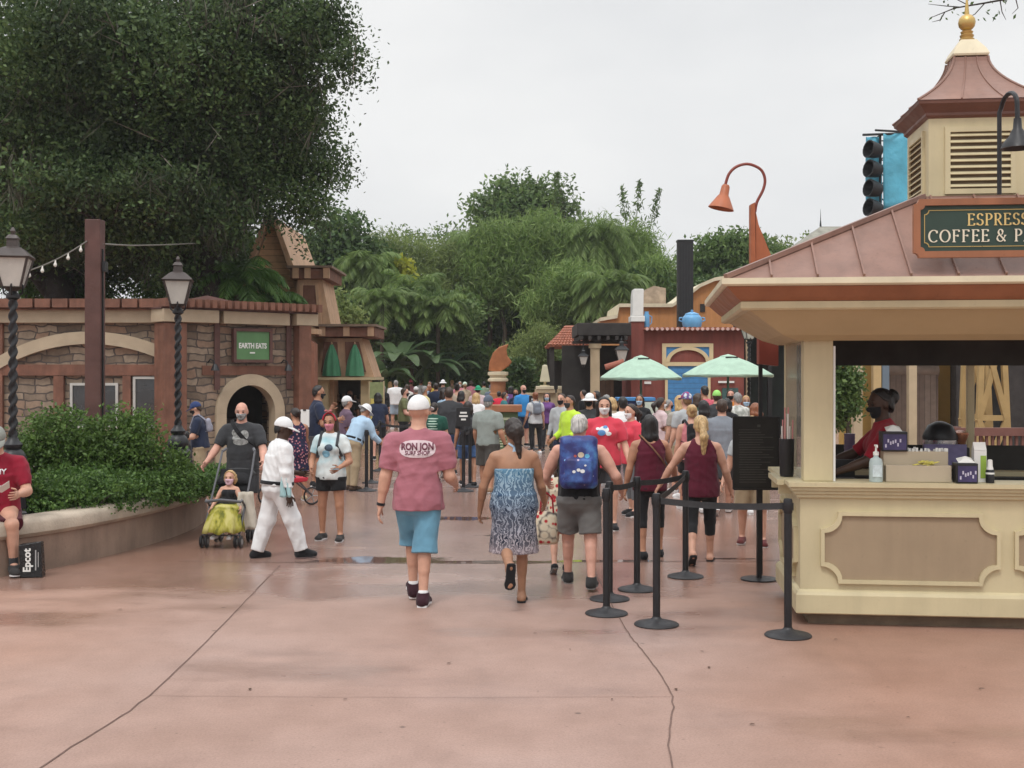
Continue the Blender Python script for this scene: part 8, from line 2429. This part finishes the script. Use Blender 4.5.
mb = MB(); mb.add([(-.14,.03,.05),(-.07,-.02,.0),(0,.02,.02),(.07,-.02,0),(.14,.03,.05),(-.14,.13,.12),(-.07,.08,.07),(0,.12,.09),(.07,.08,.07),(.14,.13,.12)],[(i,i + 1,i + 6,i + 5) for i in range(4)]); o = mb.build('paper',WHITEP,u); md = o.modifiers.new('Solid','SOLIDIFY'); md.thickness = .003
BX,BD = gx(31,11.75),11.72
u = thing('shopping_bag','black shopping bag with white lettering at the seated reader’s feet','bag',(gx(33,11.3),11.3,0),R(8))
mb = MB(); mb.add([(-.10,-.07,0),(.10,-.07,0),(.10,.07,0),(-.10,.07,0),(-.115,-.06,.31),(.085,-.05,.34),(.085,.05,.33),(-.115,.06,.31)],[(0,3,2,1),(0,1,5,4),(1,2,6,5),(2,3,7,6),(3,0,4,7),(4,5,6,7)])
mb.build('bag_body',M('black_plastic',(.012,.012,.013),.25,.3,7,.3),u,bevel=.01)
text('lettering','Epcot',.095,WHITEP,u,(-.035,-.069,.165),(R(90 - 2),R(-90),0),.002,1,.003)
mb = MB(); mb.box(.035,.045,-.0675,-.064,.07,.26); mb.box(.06,.066,-.0675,-.064,.10,.24); mb.build('bag_stripe',M('grey_print',(.4,.4,.4),.5,.1,5,0),u)
# ------------------------------------------------------------------ second row, red shirts and queue
for x,D,yh,rot,lab,hr_,pants,sl_ in ((604,14.8,399,176,'woman facing us in red graphic T-shirt and white mask with wide headscarf',('long','black',.16),SHORT(CHAR,.7),0),(632,16.2,406,120,'woman in red graphic T-shirt and grey leggings turned sideways',('ponytail','darkbrown',.14),LEG(cloth('grey_leggings',(.14,.15,.16)),1.55),1)):
 t,c,p = person(lab,x,D,yh,rot,dict(fem=True,skin='fair',wide=1.16,face=True,legL=(4,4,3),legR=(-4,6,3),armL=(8,18,30,8),armR=(4,18,24,8),head=(4,-4),
  wear=[SH(REDT,sleeve=.75,hem=.06,loose=.024,sloose=.024),pants,SHOE(BLACKC),HAIR(hr_[0],hr_[1],L=hr_[2]),MASK(WHITEC)]))
 zc = c['J']['C'][2]
 for u,v,r,m_ in ((.0,.02,.060,WHITEC),(.03,-.02,.05,M('print_blue',(.10,.25,.5),.6,.1,9,0)),(-.055,-.03,.035,WHITEC),(-.015,.05,.028,M('print_blue',(.10,.25,.5))),(.075,.03,.025,WHITEC)):
  print_disc('shirt_print',p['shirt'],1,u,zc + .02 + v,r,r * .7,m_,.004 + .001 * (r < .055))
person('man in lime hi-vis top beside the white-haired backpacker',571,19.5,397,120,dict(skin='tan',wide=1.1,face=True,armL=(8,14,60,10),armR=(5,12,50,10),wear=[SH(HIVIS,sleeve=1.7,hem=.04,loose=.024,sloose=.02),PANT(LGREY),SHOE(BLACKC),HAIR('short','darkbrown'),MASK(CHAR)]))
person('person in pale grey hooded top behind the hi-vis jacket',562,22,395,150,dict(skin='fair',face=True,armL=(6,12,50,10),wear=[SH(LGREY,sleeve=1.8,hem=.05,loose=.024),PANT(NAVY),SHOE(WHITEC),HAIR('short','brown'),MASK(BLACKC)]))
person('man in white T-shirt seen from behind by the blue podium',623,19,396,8,dict(skin='tan',wide=1.15,**WALK,wear=[SH(WHITEC,sleeve=.7,hem=.05,loose=.022),SHORT(NAVY,.85),SHOE(WHITEC),HAIR('short','black')]))
person('woman with short fair hair between the red shirt and white T-shirt',612,20.5,399,20,dict(fem=True,skin='fair',wear=[SH(cloth('beige_cotton',(.42,.34,.25)),sleeve=.6,hem=.05,loose=.02),SHORT(KHAKI,.8),SHOE(WHITEC),HAIR('bob','blond',L=.08)]))
person('woman in white sun hat behind the red-shirted woman',590,20,394,160,dict(fem=True,skin='fair',face=True,cap=1,wear=[SH(CHAR,sleeve=.6,hem=.05),SHORT(BLACKC,.8),SHOE(BLACKC),HAIR('long','darkbrown',L=.14),CAP(WHITEC,wide=True),MASK(BLACKC)]))
person('woman with grey rucksack and black leggings queueing',535.5,28.8,393,14,dict(fem=True,skin='fair',wide=1.05,legL=(-5,6,5),legR=(5,4,5),armL=(0,14,24,2),wear=[SH(cloth('pale_grey_tee',(.52,.53,.54)),sleeve=.6,hem=.04,loose=.018),LEG(BLACKC,1.9),SHOE(WHITEC),HAIR('bun','red',z=.02),W_('backpack',mat=cloth('steel_grey_canvas',(.18,.20,.24)),w=.07,hh=.095,d=.035)]))
t,c,p = person('man in faded grey T-shirt and dark shorts by the notice plate',488,19.4,396,-28,dict(skin='tan',wide=1.12,legL=(4,4,3),legR=(-6,8,3),armL=(4,12,20,4),armR=(-4,14,26,4),head=(14,-2),cap=1,wear=[SH(cloth('faded_sage_grey',(.24,.27,.25)),sleeve=.78,hem=.04,loose=.024,sloose=.02),SHORT(cloth('dark_grey_shorts',(.06,.055,.05)),.98,loose=.03,flare=1.6),SHOE(cloth('tan_shoe',(.25,.16,.10))),HAIR('short','grey'),CAP(cloth('slate_cap',(.10,.12,.16))),W_('watch',mat=BLACKC,on='R')]))
person('woman in black tee with a small black rucksack',468,20.6,401,4,dict(fem=True,skin='tan',wide=1.05,**WALK,wear=[SH(BLACKC,sleeve=.6,hem=.05,loose=.02),SHORT(cloth('denim_blue',(.06,.12,.26)),.75),SHOE(BLACKC),HAIR('long','darkbrown',L=.10),W_('backpack',mat=CHAR,w=.065,hh=.085,d=.035)]))
person('man in charcoal T-shirt walking away beyond the pink shirt',449,22.5,388,6,dict(skin='tan',wide=1.15,**WALK2,wear=[SH(CHAR,sleeve=.75,hem=.05,loose=.024),SHORT(cloth('denim_blue',(.06,.12,.26)),.9),SHOE(BLACKC),HAIR('short','brown')]))
t,c,p = person('person in dark green T-shirt with pale lettering on the back',434,21.5,402,-10,dict(skin='fair',wide=1.2,**WALK,wear=[SH(cloth('bottle_green',(.015,.07,.05)),sleeve=.75,hem=.05,loose=.024),SHORT(CHAR,.9),SHOE(BLACKC),HAIR('short','darkbrown')]))
zc = c['J']['C'][2]
for i in range(5): print_disc('shirt_print',p['shirt'],-1,0,zc + .10 - .045 * i,.10 - .02 * (i % 2),.010,M('pale_green_ink',(.45,.60,.50),.6,.2,20,0),.004)
person('man in navy shirt and cap looking down behind the planter',200,19.4,402,100,dict(skin='fair',wide=1.1,belly=.3,face=True,cap=1,armL=(14,10,70,20),armR=(14,10,64,20),head=(0,-16),lean=5,wear=[SH(NAVY,sleeve=.8,hem=.04,loose=.022),SHORT(KHAKI,.9),SHOE(WHITEC),HAIR('short','brown'),CAP(cloth('navy_cap',(.03,.05,.14))),MASK(BLACKC),W_('backpack',mat=cloth('grey_bag',(.30,.30,.36)),w=.06,hh=.08,d=.03)]))
person('small child in black beside the planter and far lamp',186,18.4,432,90,dict(skin='brown',fem=True,wear=[SH(BLACKC,sleeve=.7,hem=.08,loose=.02),SHORT(BLACKC,.8),SHOE(WHITEC),HAIR('short','black')]))
person('woman in dark floral dress bending over a red pushchair',297,18.2,409,24,dict(fem=True,skin='tan',wide=1.08,lean=10,armL=(26,14,40,4),armR=(30,10,60,4),head=(20,-12),legL=(2,3,3),legR=(-4,4,3),wear=[SH(FLORAL,sleeve=0,drop=.23,rx=.13,ry=.12,name='dress',strap=.075,scoop=.03),SHOE(KHAKI),HAIR('bun','darkbrown',z=.0,tail=True,L=.08)]))
person('tall man in dark navy shirt and mask at the hut queue',317,20.4,387,-70,dict(skin='tan',wide=1.08,face=True,armL=(30,8,118,20),armR=(10,14,96,16),head=(-6,-4),wear=[SH(NAVY,sleeve=.75,hem=.04,loose=.022),SHORT(cloth('slate_short',(.10,.10,.11)),.95),SHOE(BLACKC),HAIR('short','black'),MASK(BLACKC)]))
u = thing('clipboard','white board held by the tall man in navy','board',(gx(305,20.1),20.1,zz(427,20.1)),R(-30)); MB().box(-.09,.09,-.008,.008,0,.29).build('sheet',WHITEP,u,bevel=.004); MB().box(-.03,.03,-.016,-.0085,.27,.295).build('clip',BLACK,u)
person('man in light blue shirt and khaki trousers bowing to one side',353,19.8,401,-48,dict(skin='tan',wide=1.15,belly=.3,lean=26,head=(-10,-22),cap=1,armL=(44,12,40,10),armR=(20,12,30,6),legL=(3,4,3),legR=(-4,4,4),wear=[SH(LBLUE,sleeve=1.7,hem=.0,loose=.026,sloose=.02),PANT(KHAKI,loose=.014,flare=1.5),SHOE(cloth('brown_shoe',(.05,.03,.02)),BLACKC),HAIR('short','grey'),CAP(WHITEC,wide=True),W_('belt',mat=BLACKC,z=.04)]))
person('shorter woman in plum top in front of the bowing man',346,21.2,398,-60,dict(fem=True,skin='fair',armL=(20,12,50,10),wear=[SH(cloth('plum_cotton',(.14,.09,.13)),sleeve=.8,hem=.05,loose=.022),PANT(NAVY),SHOE(WHITEC),HAIR('short','grey'),CAP(WHITEC)]))
s = thing('red_pushchair','red pushchair with spoked wheels behind the white-uniformed man','pushchair',(gx(289,17.4),17.4,0),R(-60))
for x,y,r in ((-.2,-.25,.14),(.2,-.25,.14),(0,.35,.12)):
 mb = MB(); mb.tube([(0,r * math.cos(2 * math.pi * i / 18),r + r * math.sin(2 * math.pi * i / 18) + .012) for i in range(19)],.014,6,False)
 o = mb.build('wheel',BLACK,s,smooth='all'); o.location = (x,y,0)
 mb = MB()
 for i in range(5):
  a = 2 * math.pi * i / 5; mb.tube([(0,0,r + .012),(0,r * math.cos(a),r + .012 + r * math.sin(a))],.007,5)
 mb.build('spoke',M('grey_hub',(.3,.3,.3)),o)
mb = MB(); mb.tube([(-.2,-.25,.16),(-.18,0,.45),(-.18,-.35,.95),(.18,-.35,.95),(.18,0,.45),(.2,-.25,.16)],.014,7); mb.tube([(0,.35,.14),(-.17,.0,.46)],.013,7); mb.tube([(0,.35,.14),(.17,.0,.46)],.013,7); mb.build('frame',M('stroller_grey',(.10,.10,.11)),s,smooth=True)
mb = MB(); mb.prism([(.24,.42),(.22,.36),(-.10,.34),(-.28,.74),(-.24,.78),(-.06,.42)],0,-.17,.17); mb.build('seat',cloth('red_pushchair_cloth',(.45,.03,.05)),s,bevel=.015)
QUE = [
 ('woman with pink top and black rucksack below a printed headband',692,16.8,404,2,dict(fem=True,skin='fair',wide=1.1,**WALK,wear=[SH(cloth('salmon_cotton',(.55,.20,.22)),sleeve=0,hem=.05,strap=.082),SHORT(BLACKC,.6),SHOE(WHITEC),HAIR('bun','blond',z=.03),W_('backpack',mat=BLACKC,w=.07,hh=.10,d=.04)])),
 ('man in grey T-shirt with a small white mark on the back',722,16.4,400,-6,dict(skin='fair',wide=1.12,**WALK2,wear=[SH(cloth('mid_grey_cotton',(.20,.22,.25)),sleeve=.75,hem=.05,loose=.024),SHORT(CHAR,.9),SHOE(WHITEC),HAIR('short','brown')])),
 ('woman with long dark hair tucked between pink top and grey T-shirt',704,18.2,402,10,dict(fem=True,skin='tan',wear=[SH(CHAR,sleeve=.6,hem=.05),LEG(BLACKC,1.8),SHOE(BLACKC),HAIR('long','black',L=.13)])),
 ('person in coral shirt queueing at the blue door',705,24,387,20,dict(skin='tan',wide=1.1,wear=[SH(cloth('coral_cotton',(.60,.12,.16)),sleeve=.75,hem=.05),SHORT(NAVY,.9),SHOE(WHITEC),HAIR('short','black')])),
 ('person in lime green cap before the cantina window',717,22.5,391,0,dict(skin='fair',cap=1,wear=[SH(CHAR,sleeve=.7,hem=.05),SHORT(KHAKI,.9),SHOE(WHITEC),HAIR('short','brown'),CAP(cloth('lime_cap',(.30,.62,.16)))])),
 ('woman in black with a wide dark bob of hair',727,20.5,400,-14,dict(fem=True,skin='tan',wear=[SH(BLACKC,sleeve=.7,hem=.05),LEG(CHAR,1.9),SHOE(BLACKC),HAIR('bob','black',L=.09)])),
 ('man in white camouflage shirt close to the kiosk lamp post',738,21.5,394,16,dict(skin='fair',wide=1.1,wear=[SH(CAMO,sleeve=.75,hem=.05,loose=.024),SHORT(KHAKI,.9),SHOE(WHITEC),HAIR('short','grey')])),
 ('child with strawberry blonde hair above the menu board',756,16.4,405,10,dict(fem=True,skin='fair',wear=[SH(cloth('peach_cotton',(.55,.36,.28)),sleeve=.5,hem=.05),SHORT(CHAR,.8),SHOE(WHITEC),HAIR('bob','red',L=.08)])),
 ('person with blue and white printed headwear at the cantina queue',687,18.5,393,24,dict(skin='fair',cap=1,wear=[SH(LGREY,sleeve=.7,hem=.05),SHORT(NAVY,.9),SHOE(WHITEC),HAIR('short','lightbrown'),CAP(pattern('blue_white_print',[(0.3,(.6,.6,.62)),(0.5,(.06,.10,.30)),(0.8,(.40,.05,.08))],16))])),
 ('long-haired fair woman beside the printed headwear',680,19.4,397,14,dict(fem=True,skin='fair',wear=[SH(cloth('stone_cotton',(.35,.32,.28)),sleeve=.6,hem=.06),SHORT(KHAKI,.7),SHOE(WHITEC),HAIR('long','blond',L=.16)])),
 ('person in khaki shirt by the card reader stand',668,24.5,401,-80,dict(skin='fair',face=True,wear=[SH(cloth('drab_cotton',(.24,.22,.16)),sleeve=.8,hem=.05),PANT(CHAR),SHOE(BLACKC),HAIR('short','grey'),MASK(BLACKC)])),
]
for lab,x,D,yh,rot,sp in QUE: person(lab,x,D,yh,rot,sp)
FAR = [
 ('far person in long black dress facing this way',383,40,386,176,dict(fem=True,skin='fair',face=True,wear=[SH(BLACKC,sleeve=1.6,drop=.30,rx=.16,ry=.15,name='dress',loose=.03),SHOE(BLACKC),HAIR('long','grey',L=.12),MASK(BLACKC)])),
 ('far person in white hooded top and pale denim shorts',396,42,381,10,dict(skin='fair',wide=1.1,wear=[SH(WHITEC,sleeve=1.8,hem=.03,loose=.05,sloose=.03),SHORT(cloth('pale_denim',(.30,.38,.46)),.9,loose=.03),SHOE(WHITEC),HAIR('short','grey')])),
 ('far woman in pale loose dress beside the white hooded top',408,41,385,24,dict(fem=True,skin='fair',lean=6,wear=[SH(cloth('off_white_cotton',(.62,.60,.57)),sleeve=1.4,drop=.2,rx=.13,ry=.13,name='dress',loose=.03),SHOE(WHITEC),HAIR('long','brown',L=.12)])),
 ('far person in black with white cap behind the white cap of the near man',416,37,387,0,dict(skin='fair',cap=1,wear=[SH(BLACKC,sleeve=1.4,hem=.05,loose=.03),PANT(KHAKI),SHOE(BLACKC),HAIR('short','grey'),CAP(WHITEC)])),
 ('far person in a pink-red hat deep in the crowd',411,52,380,0,dict(skin='fair',cap=1,wear=[SH(cloth('rose_cotton',(.5,.2,.24)),sleeve=.8,hem=.05),SHORT(NAVY,.9),SHOE(WHITEC),HAIR('short','brown'),CAP(cloth('pink_red_hat',(.5,.06,.12)))])),
 ('far man in navy jacket deep in the crowd',436,36,384,8,dict(skin='tan',wide=1.15,wear=[SH(NAVY,sleeve=1.7,hem=.05,loose=.03),PANT(CHAR),SHOE(BLACKC),HAIR('short','darkbrown')])),
 ('far person with red-brown hair and black coat',429,39,386,-20,dict(fem=True,skin='fair',wear=[SH(BLACKC,sleeve=1.6,hem=.1,loose=.03),PANT(NAVY),SHOE(BLACKC),HAIR('bob','red',L=.07)])),
 ('far person in a white sun hat over a dark top',443,45,380,0,dict(skin='fair',cap=1,wear=[SH(CHAR,sleeve=.8,hem=.05),SHORT(KHAKI,.9),SHOE(WHITEC),HAIR('short','brown'),CAP(WHITEC,wide=True)])),
 ('far woman with bare shoulders and dark hair high in a bun',457,34,385,6,dict(fem=True,skin='fair',wear=[SH(cloth('cream_cotton',(.5,.42,.33)),sleeve=0,hem=.05,strap=.08),SHORT(BLACKC,.7),SHOE(WHITEC),HAIR('bun','black',z=.05)])),
 ('far person in pale pink shirt under a green umbrella hat',478,33,386,-8,dict(skin='fair',wide=1.1,cap=1,wear=[SH(cloth('pale_pink_cotton',(.60,.46,.47)),sleeve=.8,hem=.05,loose=.03),SHORT(KHAKI,.9),SHOE(WHITEC),HAIR('short','brown'),CAP(cloth('vivid_green_hat',(.03,.30,.16)),wide=True)])),
 ('far person in mint top near the green hat',465,42,383,10,dict(fem=True,skin='fair',wear=[SH(cloth('beige_cotton',(.42,.34,.25)),sleeve=.8,hem=.05),SHORT(CHAR,.8),SHOE(WHITEC),HAIR('ponytail','lightbrown',L=.1),W_('cap',mat=cloth('mint_visor',(.5,.62,.5)))])),
 ('far person in bright red shirt behind the information stand',499,36,392,0,dict(skin='tan',wide=1.15,wear=[SH(cloth('signal_red',(.60,.03,.06)),sleeve=.8,hem=.05,loose=.03),SHORT(NAVY,.9),SHOE(WHITEC),HAIR('short','black')])),
 ('far person in slate cap behind the information stand',491,44,385,0,dict(skin='fair',cap=1,wear=[SH(cloth('slate_cotton',(.12,.15,.2)),sleeve=.8,hem=.05),SHORT(KHAKI,.9),SHOE(WHITEC),HAIR('short','grey'),CAP(cloth('slate_cap',(.10,.12,.16)))])),
 ('far woman in purple patterned top behind the information stand',511,38,387,8,dict(fem=True,skin='brown',wear=[SH(cloth('violet_cotton',(.14,.06,.20),.5),sleeve=.8,hem=.05),LEG(BLACKC,1.9),SHOE(BLACKC),HAIR('long','black',L=.12)])),
 ('far person in a bright blue shirt with a reddened bald head',523,32,386,-150,dict(skin='pink',wide=1.12,face=True,wear=[SH(cloth('azure_cotton',(.04,.24,.56)),sleeve=.8,hem=.05,loose=.03),SHORT(NAVY,.95),SHOE(BLACKC),MASK(BLACKC)])),
 ('far woman in navy dress next to the bright blue shirt',516,34,390,170,dict(fem=True,skin='tan',face=True,wear=[SH(NAVY,sleeve=.7,drop=.22,name='dress'),SHOE(BLACKC),HAIR('long','darkbrown',L=.14),MASK(BLACKC)])),
 ('far person in white shirt near the garden wall',421,55,380,0,dict(skin='fair',wear=[SH(WHITEC,sleeve=.8,hem=.05),SHORT(KHAKI,.9),SHOE(WHITEC),HAIR('short','brown')])),
 ('far person in tan shirt near the garden wall',452,54,380.5,0,dict(skin='fair',wear=[SH(KHAKI,sleeve=.8,hem=.05),SHORT(NAVY,.9),SHOE(WHITEC),HAIR('short','blond')])),
 ('far person in pale rose top near the garden wall',471,53,381,0,dict(fem=True,skin='fair',wear=[SH(cloth('rose_cotton',(.5,.2,.24)),sleeve=.8,hem=.05),SHORT(CHAR,.9),SHOE(WHITEC),HAIR('bob','brown',L=.08)])),
 ('far person in grey-green top near the sculpture',484,50,382,0,dict(skin='tan',wear=[SH(cloth('sage_cotton',(.22,.28,.2)),sleeve=.8,hem=.05),SHORT(KHAKI,.9),SHOE(WHITEC),HAIR('short','black')])),
 ('far woman in white near the hut end of the crowd',390,50,382,0,dict(fem=True,skin='fair',wear=[SH(WHITEC,sleeve=.6,hem=.05),SHORT(NAVY,.7),SHOE(WHITEC),HAIR('long','blond',L=.14)])),
 ('dark-haired person by the porch pillar',597,27,392,100,dict(fem=True,skin='tan',face=True,wear=[SH(CHAR,sleeve=1.6,hem=.08),PANT(BLACKC),SHOE(BLACKC),HAIR('long','black',L=.14),MASK(BLACKC)])),
 ('person in black at the sand wall near the porch',584,31,391,60,dict(skin='fair',wear=[SH(BLACKC,sleeve=.8,hem=.05),PANT(CHAR),SHOE(BLACKC),HAIR('short','darkbrown')])),
 ('server in dark clothes inside the snack hut hatch',350,31.9,391,180,dict(skin='brown',face=True,wear=[SH(BLACKC,sleeve=.8,hem=.05),PANT(BLACKC),SHOE(BLACKC),HAIR('short','black'),MASK(BLACKC)])),
]
for lab,x,D,yh,rot,sp in FAR: person(lab,x,D,yh,rot,sp)
more = [(378,27,394,'navy',NAVY,'black'),(404,29,389,'olive',cloth('olive_cotton',(.14,.15,.07)),'brown'),(424,30,387,'pale yellow',cloth('butter_cotton',(.60,.52,.26)),'grey'),(443,28,390,'sky blue',LBLUE,'darkbrown'),(461,27,392,'brick red',cloth('brick_cotton',(.34,.09,.06)),'black'),(476,26,394,'white',WHITEC,'blond'),(504,31,393,'teal',cloth('deep_teal',(.03,.16,.18)),'brown'),(547,30,394,'purple',cloth('violet_cotton',(.14,.06,.20),.5),'black'),(606,24,396,'khaki',KHAKI,'grey'),(640,23,396,'black',BLACKC,'black'),(660,21,399,'pale pink',cloth('pale_pink_cotton',(.60,.46,.47)),'darkbrown'),(697,21.5,395,'dark green',cloth('bottle_green',(.015,.07,.05)),'brown'),(731,25,391,'orange',cloth('orange_cotton',(.55,.20,.05)),'black'),(746,22.5,397,'light grey',LGREY,'blond'),(430,46,382,'mustard',cloth('mustard_cotton',(.40,.28,.05)),'black'),(460,47,382,'rose',cloth('rose_cotton',(.5,.2,.24)),'grey'),(505,47,384,'deep maroon',MAROON,'brown')]
rp = random.Random(12)
for x,D,yh,cn_,mt_,hc in more:
 fm = rp.random() < .5
 person('queueing person in plain %s top with %s hair' % (cn_,hc),x,D,yh,rp.choice([rp.uniform(-40,40),rp.uniform(150,200),rp.uniform(-90,-60)]),dict(fem=fm,face=True,skin=rp.choice(['fair','tan','pink','olive']),wide=rp.uniform(.98,1.15),armL=(rp.uniform(-5,12),14,rp.uniform(10,70),8),armR=(rp.uniform(-5,12),14,rp.uniform(10,70),8),legL=(rp.uniform(-8,8),5,3),legR=(rp.uniform(-8,8),5,3),wear=[SH(mt_,sleeve=.7,hem=.05,loose=.022),rp.choice([SHORT(NAVY,.9),SHORT(KHAKI,.9),PANT(CHAR),SHORT(BLACKC,.8)]),SHOE(rp.choice([WHITEC,BLACKC])),HAIR(rp.choice(['long','bob','ponytail']) if fm else 'short',hc,L=.13),MASK(rp.choice([BLACKC,WHITEC,LBLUE]))]),'people queueing in the plaza')
bw = KL(xk(889,.52),.52,0)
t,c,p = person('barista in red top with black hair inside the kiosk',889,bw[1],390,82,dict(fem=True,skin='dark',wide=1.1,face=True,armL=(40,10,30,10),armR=(50,10,20,10),head=(20,-6),lean=4,headscale=1.05,
 wear=[SH(cloth('barista_red',(.28,.012,.025)),sleeve=.9,hem=.05,loose=.02),LEG(BLACKC,1.9),SHOE(BLACKC,BLACKC),HAIR('bun','black',z=.02),MASK(BLACKC)]),loc=(bw[0],bw[1],.142),h=1.62)
